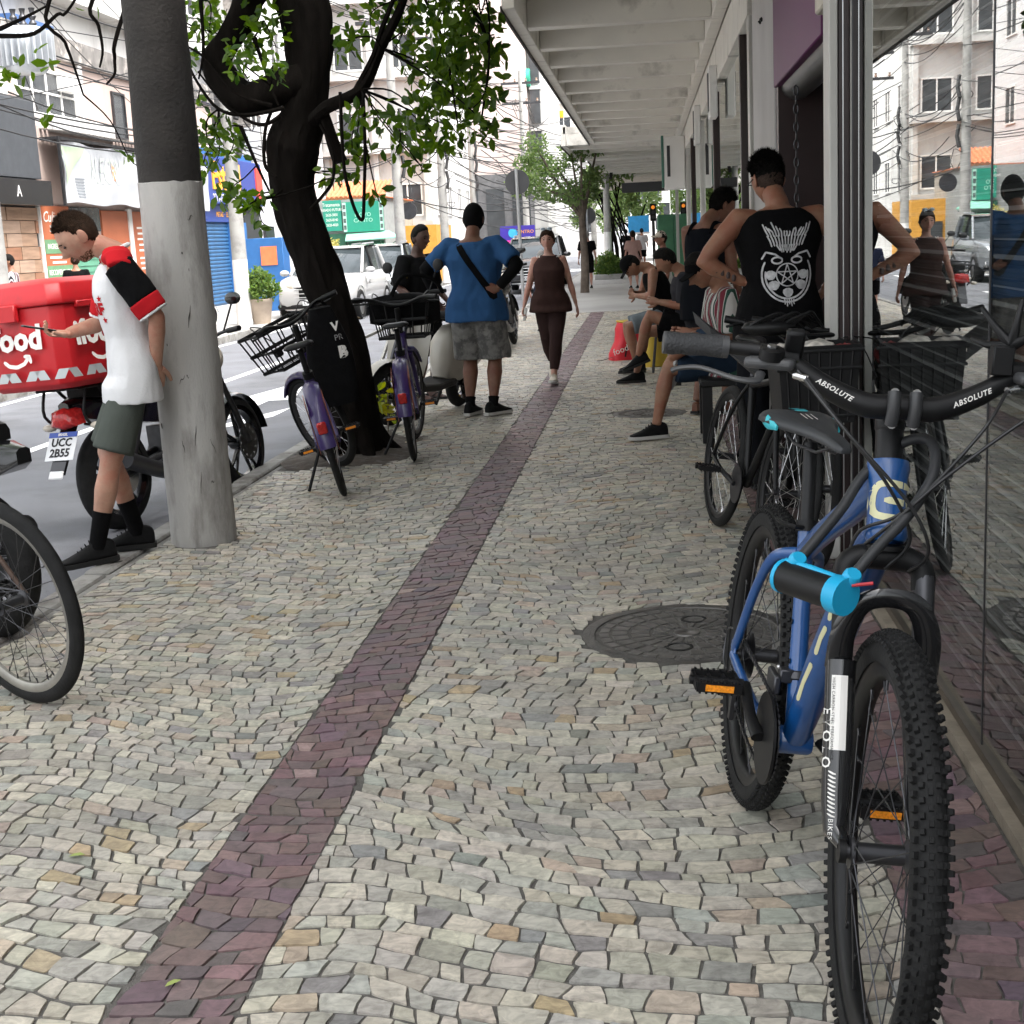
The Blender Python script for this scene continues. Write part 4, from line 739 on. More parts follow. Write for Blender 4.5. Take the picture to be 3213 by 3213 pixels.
C1 = [(-2.9, 9.46, 2.28, 0.12), (-2.89, 9.85, 2.2, 0.11), (-3.08, 10.11, 2.17, 0.08), (-2.94, 9.84, 1.88, 0.12), (-3.22, 10.17, 2.11, 0.09), (-2.62, 9.33, 1.79, 0.09), (-3.01, 9.98, 3.11, 0.19), (-2.48, 9.41, 2.94, 0.17), (-3.26, 10.2, 2.84, 0.07), (-3.2, 10.11, 2.53, 0.06), (-3.29, 8.86, 2.07, 0.05), (-2.54, 8.92, 2.62, 0.11), (-2.36, 9.05, 2.59, 0.1), (-3.02, 10.24, 2.99, 0.13), (-2.61, 9.4, 2.77, 0.11), (-3.05, 9.7, 2.96, 0.1), (-2.66, 9.18, 1.72, 0.05), (-2.64, 9.51, 1.65, 0.05), (-2.91, 9.32, 2.18, 0.07)]
SPR = [(-3.63, 8.0, 2.53, 0.06), (-3.47, 8.0, 2.48, 0.04), (-3.45, 8.0, 2.58, 0.04), (-3.46, 8.0, 2.28, 0.04), (-3.68, 8.0, 2.52, 0.04), (-3.23, 8.0, 2.9, 0.06), (-3.02, 8.0, 2.89, 0.06), (-3.56, 8.0, 2.54, 0.04)]
# twigs to each leaf cluster
for i, c in enumerate(C2 + C1):
    src = min([Vector(p) for t_ in TW for p in t_] + [Vector((-1.69, 9.3, 2.71)), Vector((-1.52, 9.3, 3.0)), Vector((-1.3, 9.1, 3.2)), Vector((-1.0, 9.2, 3.1)), Vector((-1.84, 9.3, 2.46))], key=lambda p: (p - Vector(c[:3])).length); e = Vector(c[:3])
    MB().tube(bez([src, src.lerp(e, .5) + Vector((random.uniform(-.05, .05), 0, random.uniform(.0, .07))), e, e + Vector((random.uniform(-.1, .1), 0, -c[3]))], 4), [.007, .003], 4).build('twig', BARK, tree)
limb([(-2.0, 9.5, 3.5), (-1.5, 9.3, 3.4), (-1.2, 9.1, 3.1), (-.98, 9.2, 2.7), (-1.02, 9.0, 2.2)], .03, .006, seed=9); limb([(-2.2, 9.6, 3.4), (-1.6, 9.5, 3.25), (-1.3, 9.3, 2.8), (-1.2, 9.2, 2.2)], .02, .005, seed=5)
allc = C2 + C1 + SPR
# the 300 leaves that show largest are leaves of their own
lm = MB().add([(0, 0, 0), (.35, .24, .07), (.75, .19, .05), (1, 0, 0), (.75, -.19, .05), (.35, -.24, .07)], [(0, 1, 2, 3), (0, 3, 4, 5)], True).mesh('leaf', LEAF)
fr_ = C2[0:9] + C1[0:6] + SPR
pos, ax, s_, nn, L_, W_ = leaf_verts(300, [c[:3] for c in fr_], [max(c[3], .07) for c in fr_], .085, 5, .6)
for i in range(300):
    o = link_mesh('leaf', lm, tree); l = L_[i, 0]; o.matrix_world = Matrix(((ax[i, 0] * l, s_[i, 0] * l, nn[i, 0] * l, pos[i, 0]), (ax[i, 1] * l, s_[i, 1] * l, nn[i, 1] * l, pos[i, 1]), (ax[i, 2] * l, s_[i, 2] * l, nn[i, 2] * l, pos[i, 2]), (0, 0, 0, 1)))
leaf_cloud(1050, [c[:3] for c in C2], [c[3] * 1.15 for c in C2], .085, LEAF, 'crown', tree, 2, .6); leaf_cloud(560, [c[:3] for c in C1], [c[3] * 1.15 for c in C1], .08, LEAF, 'crown', tree, 3, .6)
rr = random.Random(11); ov = [(rr.uniform(-6.2, -1.9), rr.uniform(-.5, 12.5), rr.uniform(4.7, 7.0), rr.uniform(.6, 1.0)) for k in range(50)] + [(-1.6, 9.2, 3.8, .4), (-2.6, 9, 3.7, .4)]
leaf_cloud(9000, [c[:3] for c in ov], [c[3] for c in ov], .15, LEAF, 'crown', tree, 4, .4, wide=1.25)  # unseen upper crown, added and spread toward the camera to shade the left
for c in ov[:22]: MB().tube(bez([(-2.0, 9.5, 4.1), ((c[0] - 2) / 2, (c[1] + 9.5) / 2, 4.9), c[:3]], 4), [.05, .015], 5).build('branch', BARK, tree)

def small_tree(name, label, x, y, h, tr, crowns, n, size, m=LEAFF, bark=BARKF, seed=0, group=None, forks=5):
    t = thing(name, label, 'tree', (x, y, 0), group=group); r_ = random.Random(seed)
    gnarl([(0, 0, -.05), (.03, 0, h * .4), (.0, 0, h * .8), (.05, 0, h)], [tr * 1.2, tr, tr * .85, tr * .7], 10, seed=seed).build('trunk', bark, t)
    for k in range(forks):
        c = crowns[k % len(crowns)]; MB().tube(bez([(0.03, 0, h * .8), (c[0] * .4, c[1] * .4, h + .2), c[:3]], 4), [tr * .55, .02], 6).build('branch', bark, t)
    leaf_cloud(n, [c[:3] for c in crowns], [c[3] for c in crowns], size, m, 'crown', t, seed + 20, .2); return t
rt = random.Random(5)
small_tree('street_tree', 'slim street tree with a spreading pale green crown at the far driveway', -1.62, 35.7, 2.3, .1, [(rt.uniform(-1.5, .55), rt.uniform(-.8, .8), 2.45 + rt.uniform(0, 1.25), rt.uniform(.22, .4)) for k in range(24)], 3600, .11, seed=1, forks=9)
for i, (x, y, h, s) in enumerate(((-.6, 62, 3.4, 'first'), (-1.8, 68, 4.2, 'second'), (-3.4, 80, 4.4, 'third'), (-.4, 76, 5.2, 'fourth'), (-2.4, 95, 5, 'fifth'), (-7.9, 72, 3.4, 'sixth'))):
    small_tree('street_tree', s + ' of the distant street trees counting away from the planter', x, y, h * .5, .12, [(rt.uniform(-1.1, 1.1), rt.uniform(-1, 1), h * .5 + rt.uniform(0, h * .55), rt.uniform(.3, .6)) for k in range(14)], 1500, .2, seed=30 + i, bark=BARK)
# bamboo-like stems behind the planter
bs = thing('tall_stems', 'clump of dark leaning stems rising behind the planter', 'plant', (-.95, 50, 0))
for k in range(11): MB().tube(bez([(rt.uniform(-.2, .3), 0, 0), (rt.uniform(-.3, .3), 0, 1.3), (rt.uniform(-.9, .3) - .1, 0, 3.2)], 4), .028, 5).build('stem', BARK, bs)
leaf_cloud(500, [(-.5, 0, 3.2), (.1, 0, 3.4), (.4, .2, 2.6)], [.5, .5, .5], .16, LEAFF, 'foliage', bs, 50)
pt = thing('planter', 'low concrete planter box with a bright green shrub on the far pavement', 'planter', (-1.25, 45.5, 0)); MB().bb(-.45, .45, -.35, .35, 0, .16).build('box', CONC, pt, .01)
leaf_cloud(2600, [(-.2, 0, .45), (.2, 0, .42), (0, 0, .62), (.05, -.1, .3), (-.3, 0, .3), (.32, 0, .3)], [.3, .28, .26, .3, .2, .2], .1, LEAFS, 'shrub', pt, 61, -.6)
pp = thing('potted_shrub', 'round green shrub in a beige pot beside the whitewashed far pole', 'potted plant', (-7.82, 27.6, 0)); MB().lathe([(.17, 0), (.24, .42), (.26, .44), (.26, .5), (.22, .5), (.21, .45), (.02, .45)], 22).build('pot', mat('beige_pot', (.42, .34, .27), .8), pp)
leaf_cloud(1900, [(-.12, 0, .75), (.14, 0, .74), (0, 0, .92), (0, -.1, .62), (-.26, 0, .66), (.26, 0, .66)], [.26, .26, .22, .24, .16, .16], .085, LEAFS, 'shrub', pp, 62, -.5)
ys = thing('yellow_shrub', 'pale yellow variegated shrub in front of the green shop', 'plant', (-10.3, 44.5, 0)); leaf_cloud(1300, [(0, 0, .6), (.25, 0, .9), (-.25, 0, .9), (0, 0, 1.3), (.2, 0, 1.5)], [.45, .4, .4, .35, .25], .13, LEAFYE, 'foliage', ys, 63); MB().tube([(0, 0, 0), (0, 0, 1)], .05, 6).build('stem', BARKF, ys)
# ------------------------------------------------------------------ bicycles
CHROME = mat('chrome', (.7, .7, .7), .15, 1., var=0); GREYP = mat('grey_plastic', (.06, .061, .063), .42, var=.1); BLUEF = mat('blue_frame', (.005, .066, .235), .3, var=.06, vscale=30, coat=.6, col2=(.03, .045, .11), c2lo=.6, c2hi=.75, c2scale=9)
PURP = mat('purple_frame', (.034, .018, .105), .35, var=.08, coat=.3); ORREF = mat('orange_reflector', (.9, .3, .02), .2, var=.25, vscale=150); REDL = mat('red_lens', (.45, .02, .02), .15, var=.3, vscale=60); CREAML = mat('cream_decal', (.62, .6, .36), .4, var=0); TURQ = mat('turquoise', (.04, .45, .52), .45, var=.05); LOCKB = mat('lock_blue', (.01, .36, .62), .4, var=.04)
RIMS = mat('aged_rim', (.30, .285, .25), .4, .7, var=.2, vscale=12)
def rot_axis(A, u, ang): return Matrix.Translation(A) @ Matrix.Rotation(ang, 4, u) @ Matrix.Translation(-Vector(A))
def wheel(root, c, Rr, tw, M=None, knobs=False, rimm=BLKM, nsp=32, tyrem=None, single=False, spm=None, hubw=.05, rimd=.028):
    M = M or Matrix(); c = Vector(c); tyrem = tyrem or RUB
    def ringpts(prof, n):   # prof (r, y)
        return [[c + Vector((r_ * math.cos(2 * math.pi * k / n), y, r_ * math.sin(2 * math.pi * k / n))) for (r_, y) in prof] for k in range(n)]
    ri = Rr - tw * .92; rim = MB().loft(ringpts([(ri + .006, -tw * .32), (ri - rimd * .6, -tw * .3), (ri - rimd, -tw * .12), (ri - rimd, tw * .12), (ri - rimd * .6, tw * .3), (ri + .006, tw * .32), (ri - .002, 0)], 56), False, True, True).xf(M).build('wheel', rimm, root)
    a = [math.pi * k / 10 for k in range(11)]; h = tw / 2; prof = [(Rr - tw * .92 + (.0 if abs(math.cos(q)) > .9 else 0) + tw * .92 * math.sin(q), -h * math.cos(q) * (1 if math.sin(q) > .15 else .75)) for q in a]
    t = MB().loft(ringpts(prof + [(ri + .004, 0)], 64), False, True, True)
    if knobs:
        n = 104
        for k in range(n):
            th = 2 * math.pi * k / n
            for off, sz, rr_ in ((-.09, (.011, .008, .008), Rr - .001), (.09, (.011, .008, .008), Rr - .001), (-.28, (.010, .009, .008), Rr - .006), (.28, (.010, .009, .008), Rr - .006), (-.44, (.011, .008, .009), Rr - .0165), (.44, (.011, .008, .009), Rr - .0165)):
                tt = th + (math.pi / n if off in (.09, -.28, .28) else 0); q = Vector((math.cos(tt), 0, math.sin(tt))); tan = Vector((-math.sin(tt), 0, math.cos(tt)))
                tiltq = off * 2.0; up_ = (q * math.cos(tiltq) + Vector((0, 1, 0)) * math.sin(tiltq)).normalized(); sd_ = tan.cross(up_)
                pos = c + q * rr_ + Vector((0, off * tw, 0)); mat3 = Matrix((tan, sd_, up_)).transposed(); t.box(pos, sz, mat3, .75)
    t.xf(M).build('tyre', tyrem, rim)
    hb = MB().lathe([(.012, -hubw - .015), (.012, -hubw), (.028, -hubw), (.028, -hubw + .006), (.017, -hubw + .012), (.017, hubw - .012), (.028, hubw - .006), (.028, hubw), (.012, hubw), (.012, hubw + .015)], 14, c, (0, 1, 0)); hb.xf(M).build('hub', DSTEEL, rim)
    allsp = MB()
    for k in range(nsp):
        a0 = 2 * math.pi * k / nsp; sgn = 1 if k % 2 else -1; a1 = a0 + sgn * (1 if (k // 2) % 2 else -1) * .95
        s = MB().tube([c + Vector((.026 * math.cos(a1), sgn * (hubw - .003), .026 * math.sin(a1))), c + Vector(((ri - rimd) * math.cos(a0), sgn * .004, (ri - rimd) * math.sin(a0)))], .0013, 4)
        s.tube([c + Vector(((ri - rimd - .018) * math.cos(a0), sgn * .0045, (ri - rimd - .018) * math.sin(a0))), c + Vector(((ri - rimd) * math.cos(a0), sgn * .004, (ri - rimd) * math.sin(a0)))], .0026, 5)
        if single: s.xf(M).build('spoke', spm or STEEL, rim)
        else: allsp.add_raw(s)
    if not single: allsp.xf(M).build('spokes', spm or STEEL, rim)
    return rim
def saddle(root, p, m=BLKM, w=.15, l=.27, tilt=0., yaw=0.):
    rings = []
    for t, ww, zt, th in ((-.0, .45, -.012, .035), (.04, .86, .0, .05), (.2, 1., .006, .052), (.38, .82, .0, .046), (.55, .45, -.004, .04), (.75, .28, -.008, .036), (.93, .25, -.014, .034), (1., .12, -.026, .02)):
        x = -l * .45 + l * t; h = w / 2 * ww
        rings.append([Vector((x, -h, zt - th * .75)), Vector((x, -h * 1.0, zt - th * .3)), Vector((x, -h * .72, zt)), Vector((x, -h * .25, zt - .002)), Vector((x, h * .25, zt - .002)), Vector((x, h * .72, zt)), Vector((x, h, zt - th * .3)), Vector((x, h, zt - th * .75)), Vector((x, 0, zt - th * .6))])
    mb = MB().loft(rings); M = Matrix.Translation(p) @ Matrix.Rotation(yaw, 4, 'Z') @ Matrix.Rotation(tilt, 4, 'Y')
    mb.xf(M); o = mb.build('saddle', m, root); sb_ = o.modifiers.new('s', 'SUBSURF'); sb_.levels = 1; sb_.render_levels = 1
    r = MB()
    for s in (-.022, .022): r.tube([M @ Vector((-l * .35, s, -.035)), M @ Vector((-l * .1, s, -.06)), M @ Vector((l * .25, s, -.055)), M @ Vector((l * .42, s * .4, -.03))], .0035, 6)
    r.build('saddle_rails', DSTEEL, o); return o, mb, M
def pedal(root, c, refl=True, m=BLK, M=None):
    mb = MB(); x, y, z = c
    for dx in (-.045, .045): mb.box((x + dx, y, z), (.012, .1, .022))
    for dy in (-.048, -.015, .018, .048): mb.box((x, y + dy, z), (.09, .008, .018))
    mb.tube([(x, y - .06, z), (x, y + .06, z)], .011, 8)
    for dx in (-.045, .045):
        for k in range(7): mb.box((x + dx, y - .042 + k * .014, z + .012), (.01, .005, .006)); mb.box((x + dx, y - .042 + k * .014, z - .012), (.01, .005, .006))
    o = mb.build('pedal', m, root)
    if refl: MB().box((x + .0525, y, z), (.004, .062, .014)).build('reflector', ORREF, o); MB().box((x - .0525, y, z), (.004, .062, .014)).build('reflector', ORREF, o)
    return o
FA = Vector((1.058, 0, .381)); FU = Vector((-.358, 0, .934))

# ---- blue mountain bike (nearest)
hero = thing('mountain_bike', 'blue mountain bike with knobbly tyres leaning against the glass shopfront', 'bicycle', (.205, 3.403, 0), (R(-7.7), 0, R(-84.3))); hero.scale = (1.05,) * 3
ST = rot_axis(FA, FU, R(-5))
S = lambda *p: ST @ Vector(p)
wheel(hero, (0, 0, .365), .367, .058, knobs=True, single=True, nsp=28, spm=DSTEEL); wheel(hero, (1.10, 0, .365), .367, .058, ST, True, single=True, nsp=28, spm=DSTEEL)
BBp, STt, HT, HB = (.43, 0, .31), (.298, 0, .745), (.832, 0, .975), (.879, 0, .845)
dt = MB().tube(bez([(.875, 0, .862), (.80, 0, .80), (.60, 0, .545), (.44, 0, .325)], 5), [.026, .036, .036, .03], 14, flat=(1, .95)); dt.build('down_tube', BLUEF, hero)
tt = MB().tube(bez([(.835, 0, .945), (.66, 0, .86), (.45, 0, .765), (.31, 0, .69)], 5), [.026, .027, .024, .02], 12); tt.build('top_tube', BLUEF, hero)
MB().tube([(.425, 0, .315), (.312, 0, .70), (.298, 0, .745)], [.021, .018, .018], 12).build('seat_tube', BLUEF, hero)
ht = MB().lathe([(.032, 0), (.037, .01), (.034, .03), (.032, .07), (.034, .11), (.038, .13), (.036, .142)], 20, (.881, 0, .842), FU); ht.build('head_tube', BLUEF, hero)
MB().lathe([(.027, -.036), (.03, -.03), (.03, .03), (.027, .036)], 14, BBp, (0, 1, 0)).build('bottom_bracket', BLUEF, hero)
for s in (-1, 1):
    MB().tube(bez([(.31, s * .012, .69), (.25, s * .05, .665), (.16, s * .062, .575), (.05, s * .066, .43), (.01, s * .066, .385)], 5), [.0115, .010, .0095], 10, flat=(1, 1.25)).build('seat_stay', BLUEF, hero)
    MB().tube(bez([(.40, s * .03, .31), (.30, s * .052, .315), (.15, s * .062, .34), (.0, s * .066, .362)], 5), [.014, .012, .0095], 10, flat=(1, 1.3)).build('chain_stay', BLUEF, hero)
    MB().box((.0, s * .066, .37), (.05, .006, .05)).build('dropout', BLUEF, hero, .004)
MB().tube([(.33, .0, .70), (.33, 0, .71)], .001, 4).build('weld', BLUEF, hero)
for p in ((.385, -.019, .47), (.36, -.019, .55)): MB().lathe([(.006, 0), (.005, .002)], 8, p, (-.3, -1, 0)).build('bottle_boss', BLK, hero)
MB().tube([(.303, 0, .73), (.238, 0, .92)], .0155, 14).build('seat_post', BLKM, hero); MB().lathe([(.023, -.012), (.023, .012)], 16, (.297, 0, .748), (-.29, 0, .957)).build('seat_clamp', BLK, hero); MB().tube([(.315, -.01, .748), (.325, -.03, .75), (.30, -.055, .752), (.27, -.06, .755)], .005, 6).build('clamp_lever', BLK, hero)
sdl, smb, SM = saddle(hero, (.24, 0, .972), mat('saddle_grey', (.035, .037, .04), .5, var=.08), .19, .30, R(4), R(14))
for q in (-1, 1):
    pz = MB().tube([SM @ Vector((-.127, q * .03, -.022)), SM @ Vector((-.105, q * .064, -.022)), SM @ Vector((-.06, q * .078, -.022)), SM @ Vector((-.02, q * .074, -.026))], [.014, .017, .016, .006], 8, flat=(.45, 1)); pz.build('turquoise_flank', TURQ, sdl)
tri_ = MB(); tri_.add([(0, 0, 0), (.05, .0, 0), (.03, .05, 0), (.012, .05, 0)], [(0, 1, 2, 3)], False)
wrap_on(stroke2d([[(-.02, .0), (.0, .0), (.02, .0)], [(-.018, .012), (0, .012), (.018, .012)], [(-.016, .024), (0, .024), (.016, .024)]], .009), [smb], SM @ Vector((-.09, 0, 0)), SM.to_3x3() @ Vector((0, -1, 0)), SM.to_3x3() @ Vector((1, 0, 0)), TURQ, sdl, 'turquoise_print', .004)
wrap_on(stroke2d([[(.012 * i, .045), (.012 * i, .085)] for i in (-1, 0, 1)], .0025), [smb], SM @ Vector((-.09, 0, 0)), SM.to_3x3() @ Vector((0, -1, 0)), SM.to_3x3() @ Vector((1, 0, 0)), PRINTW, sdl, 'stitching', .004)
# fork
MB().tube([S(.884, 0, .838), S(.885, 0, .83)], .036, 16).build('crown_race', BLK, hero)
cr = MB()
for s in (-1, 1): cr.tube(bez([S(.884, s * .0, .818), S(.886, s * .04, .815), S(.892, s * .064, .80), S(.90, s * .068, .765)], 4), [.024, .022, .021, .021], 10)
cr.build('fork_crown', BLK, hero)
for s in (-1, 1):
    a = Vector((.897, s * .068, .79)); d_ = (Vector((1.085, s * .06, .345)) - a); d_ = Vector((.43 * .358, 0, -.43 * .934))
    MB().tube([ST @ a, ST @ (a + d_ * .42)], .0185, 12).build('stanchion', DSTEEL if s > 0 else BLKM, hero)
    lg = MB().tube([ST @ (a + d_ * .36), ST @ (a + d_ * .40), ST @ (a + d_ * .9), ST @ (a + d_ * 1.02), ST @ Vector((1.095, s * .058, .372))], [.027, .026, .025, .02, .012], 14); o = lg.build('fork_leg', mat('gloss_black', (.012, .012, .013), .12, var=.05, coat=.5), hero)
    MB().lathe([(.02, -.006), (.02, .006)], 14, ST @ Vector((1.10, s * .062, .365)), ST.to_3x3() @ Vector((0, 1, 0))).build('axle_cap', BLK, hero)
    if s < 0:
        ax_ = (ST.to_3x3() @ d_).normalized(); ctr = ST @ (a + d_ * .62); out_ = ST.to_3x3() @ Vector((.95, -.34, .2)); out_ = (out_ - ax_ * out_.dot(ax_)).normalized(); xd = ax_; yd = out_.cross(xd)
        bd = MB(); nn_ = 6
        for i in range(10):
            for j in range(5): y0_, y1_ = -.010 + j * .0053, -.010 + (j + 1) * .0053; bd.add([(-.085 + i * .0125, y0_, 0), (-.0725 + i * .0125, y0_, 0), (-.0725 + i * .0125, y1_, 0), (-.085 + i * .0125, y1_, 0)], [(0, 1, 2, 3)])
        wrap_on(bd, [lg], ctr, xd, yd, PRINTW, o, 'white_sticker', .0008)
        wrap_on(text_mb('EVOLO', .024, 0, .0004, 1.5), [lg], ctr - yd * .0165 + xd * .02, xd, yd, PRINTW, o, 'lettering', .002)
        wrap_on(text_mb('HIGH CARBON STEEL PERFORMANCE', .0075, 0, 0, 1.1), [lg], ctr - yd * .006 - xd * .012, xd, yd, BLK, o, 'lettering', .0016)
        wrap_on(stroke2d([[(.075 + i * .007, -.010), (.079 + i * .007, -.002), (.08 + i * .007, .003)] for i in range(11)], .0032), [lg], ctr, xd, yd, PRINTW, o, 'barred_print', .0012)
        wrap_on(text_mb('BIKES', .012, 0, 0, 1.2), [lg], ctr + xd * .17 - yd * .004, xd, yd, PRINTW, o, 'lettering', .0014)
arch = MB().tube(bez([S(.955, -.072, .635), S(.962, -.07, .70), S(.968, -.045, .752), S(.97, 0, .765), S(.968, .045, .752), S(.962, .07, .70), S(.955, .072, .635)], 5), [.02, .017, .015, .017, .02], 10, flat=(1.2, .7)); arch.build('fork_arch', MATS['gloss_black'], hero)
# cockpit
MB().tube([S(.832, 0, .975), S(.808, 0, 1.045)], .024, 16).build('spacers', BLKM, hero)
MB().lathe([(.024, -.025), (.026, -.02), (.026, .025), (.022, .03)], 16, S(.806, 0, 1.05), ST.to_3x3() @ FU).build('stem_clamp', BLKM, hero); MB().tube([S(.812, 0, 1.055), S(.872, 0, 1.075)], [.022, .018], 12).build('stem', BLKM, hero)
BC = (.885, 0, 1.078); barp = [S(.815, -.40, 1.158), S(.835, -.30, 1.158), S(.855, -.21, 1.15), S(.872, -.13, 1.105), S(.884, -.06, 1.078), S(*BC), S(.884, .06, 1.078), S(.872, .13, 1.105), S(.855, .21, 1.15), S(.835, .30, 1.158), S(.815, .40, 1.158)]
bar = MB().tube(bez(barp, 6), [.012, .012, .0145, .019, .0215, .0215, .0215, .019, .0145, .012, .012], 16); hbar = bar.build('handlebar', BLKM, hero)
for s in (-.018, .018):
    MB().tube([S(.91, s, 1.105), S(.918, s, 1.078), S(.908, s, 1.05)], .0115, 8, flat=(1, 1)).build('stem_faceplate', mat('stem_grey', (.035, .036, .038), .4), hero)
    for z in (1.105, 1.05): MB().lathe([(.007, 0), (.007, .004), (.003, .004), (.003, .001)], 10, S(.912, s, z), ST.to_3x3() @ Vector((1, 0, 0))).build('bolt', STEEL, hero)
for s in (-1, 1):
    pth = bez(barp, 6); q = pth[0:7] if s < 0 else pth[-7:]
    g = MB().tube(q, [.0195, .0205, .0185, .020, .0185, .0195, .020] if s < 0 else .0195, 16); grp = g.build('grip', mat('grip_rubber', (.028, .029, .031), .6, var=.1, bump=.5, bscale=220), hero)
    e = q[0] if s < 0 else q[-1]; MB().lathe([(.0195, -.005), (.02, 0), (.0195, .005)], 16, e, Vector((0, 1, 0))).build('grip_end', GREYP, grp); e = q[-1] if s < 0 else q[0]; MB().lathe([(.0195, -.006), (.0195, .006)], 16, e, Vector((0, 1, 0))).build('grip_collar', GREYP, grp)
    bx = S(.865, s * .245, 1.135)
    ctl = MB(); ctl.box(S(.882, s * .225, 1.138), (.042, .085, .02), (ST.to_3x3() @ Matrix.Rotation(s * .25, 3, 'Z'))); ctl.build('shifter', GREYP, hero, .008, seg=2)
    MB().lathe([(.021, -.004), (.021, .014), (.018, .016)], 20, S(.893, s * .225, 1.15), Vector((.25, 0, 1))).build('shifter_cap', BLKM, hero); MB().lathe([(.0085, 0), (.0085, .004)], 6, S(.897, s * .225, 1.166), Vector((.25, 0, 1))).build('shifter_bolt', STEEL, hero)
    MB().tube(bez([S(.89, s * .24, 1.12), S(.915, s * .25, 1.11), S(.92, s * .285, 1.112), S(.90, s * .34, 1.125), S(.892, s * .375, 1.122), S(.888, s * .39, 1.116)], 4), [.009, .008, .0065, .006, .007], 8, flat=(1, .7)).build('brake_lever', GREYP, hero)
    MB().tube([S(.898, s * .185, 1.122), S(.91, s * .165, 1.118)], .0065, 8).build('cable_adjuster', CHROME, hero)
    MB().lathe([(.019, -.012), (.019, .012)], 14, S(.86, s * .19, 1.145), Vector((0, 1, 0))).build('phone_mount_band', BLK, hero)
MB().box(S(.87, -.185, 1.172), (.02, .032, .055), ST.to_3x3() @ Matrix.Rotation(.5, 3, 'Y')).build('light_bracket', BLK, hero, .006, seg=2)
pm = MB()
for k in range(5):
    a = R(60 * k + 20); pm.tube([S(.865, .175, 1.19), S(.86 + .02 * math.cos(a), .175 + .035 * math.cos(a), 1.20 + .035 * math.sin(a)), S(.855 + .04 * math.cos(a), .175 + .06 * math.cos(a), 1.215 + .055 * math.sin(a))], [.012, .007, .005], 6)
pm.box(S(.872, .16, 1.165), (.03, .035, .05), ST.to_3x3()); pm.build('phone_mount', BLK, hero, .003)
cdir = ST.to_3x3()
wrap_on(text_mb('ABSOLUTE', .0125, 0, .0003, 1.15, .25), [bar], S(.885, -.115, 1.10), cdir @ Vector((.1, 1, -.48)), cdir @ Vector((-.1, .4, 1)), PRINTW, hbar, 'lettering', .0008)
wrap_on(text_mb('ABSOLUTE', .0125, 0, .0003, 1.15, .25), [bar], S(.885, .115, 1.10), cdir @ Vector((.1, 1, .48)), cdir @ Vector((-.1, -.4, 1)), PRINTW, hbar, 'lettering', .0008)
# head badge: cream rounded G mark wrapped round the head tube
gm = stroke2d([[(.03, .026), (-.004, .026), (-.014, .024), (-.021, .017), (-.023, .008), (-.023, -.008), (-.021, -.017), (-.014, -.024), (-.004, -.026), (.03, -.026)], [(.03, .0), (.012, .0), (-.006, .0)]], .0105).fn(lambda p: p * 1.15)
wrap_on(gm, [ht], Vector((.855, 0, .905)) , Vector((.22, .97, 0)), FU, CREAML, hero, 'head_badge', .001)
xdn = Vector((.36, 0, .475)).normalized()
wrap_on(stroke2d([[(-.16, 0), (-.1, .003), (-.03, 0)], [(0, 0), (.05, .003), (.09, 0)], [(.11, 0), (.14, .002), (.17, 0)]], .011), [dt], Vector((.62, 0, .57)), xdn, Vector((-xdn.z, -.5, xdn.x)), CREAML, hero, 'frame_decal', .001)
# cables
CAB = mat('cable_black', (.018, .018, .019), .4, var=0)
for i, P in enumerate(([S(.91, -.165, 1.118), S(.95, -.09, 1.03), S(.96, -.02, .95), S(.93, .03, .86), S(.90, .0, .80)], [S(.90, -.18, 1.13), S(.965, -.10, 1.04), S(.975, .01, .93), (.96, .05, .85), (.90, .04, .80), (.78, .04, .78)], [S(.91, .165, 1.118), S(.97, .12, 1.06), S(.965, .05, .96), (.94, -.005, .90), (.88, -.045, .86), (.80, -.04, .80)], [S(.90, .3, 1.11), S(.97, .20, 1.09), S(.975, .07, .98), S(.96, .0, .90), (.90, -.04, .84)])):
    MB().tube(bez(P, 8), .0032, 8).build('cable', CAB, hero)
# drivetrain
ck = MB().lathe([(.018, -.004), (.098, -.003), (.098, .003), (.018, .004)], 40, (.43, -.062, .31), (0, 1, 0)); ck.build('chain_guard', BLK, hero)
rg = MB()
for k in range(36):
    a = 2 * math.pi * k / 36; rg.box((.43 + .088 * math.cos(a), -.052, .31 + .088 * math.sin(a)), (.008, .003, .008), Matrix.Rotation(-a, 3, 'Y'))
rg.lathe([(.02, -.001), (.087, -.001), (.087, .002), (.02, .002)], 36, (.43, -.052, .31), (0, 1, 0)); rg.build('chainring', DSTEEL, hero)
ca = R(157); ce = Vector((.43 + .17 * math.cos(ca), -.085, .31 + .17 * math.sin(ca))); MB().tube(bez([(.43, -.075, .31), (.37, -.085, .335), tuple(ce)], 4), [.018, .014, .013], 10, flat=(1, .7)).build('crank', BLKM, hero); pedal(hero, (ce.x, -.15, ce.z))
ce = Vector((.43 - .17 * math.cos(ca), .085, .31 - .17 * math.sin(ca))); MB().tube(bez([(.43, .06, .31), (.49, .08, .285), tuple(ce)], 4), [.018, .014, .013], 10, flat=(1, .7)).build('crank', BLKM, hero); pedal(hero, (ce.x, .15, ce.z))
cs = MB()
for k in range(7):
    r0 = .058 - k * .0055; y = -.025 - k * .0042
    cs.lathe([(.015, 0), (r0 - .004, 0), (r0, .0008), (r0 - .004, .0016), (.015, .0016)], 24, (0, y, .365), (0, 1, 0))
cs.build('cassette', DSTEEL, hero)
chn = [(0 - .02 * 1, -.045, .365 + .035)] ; links = MB()
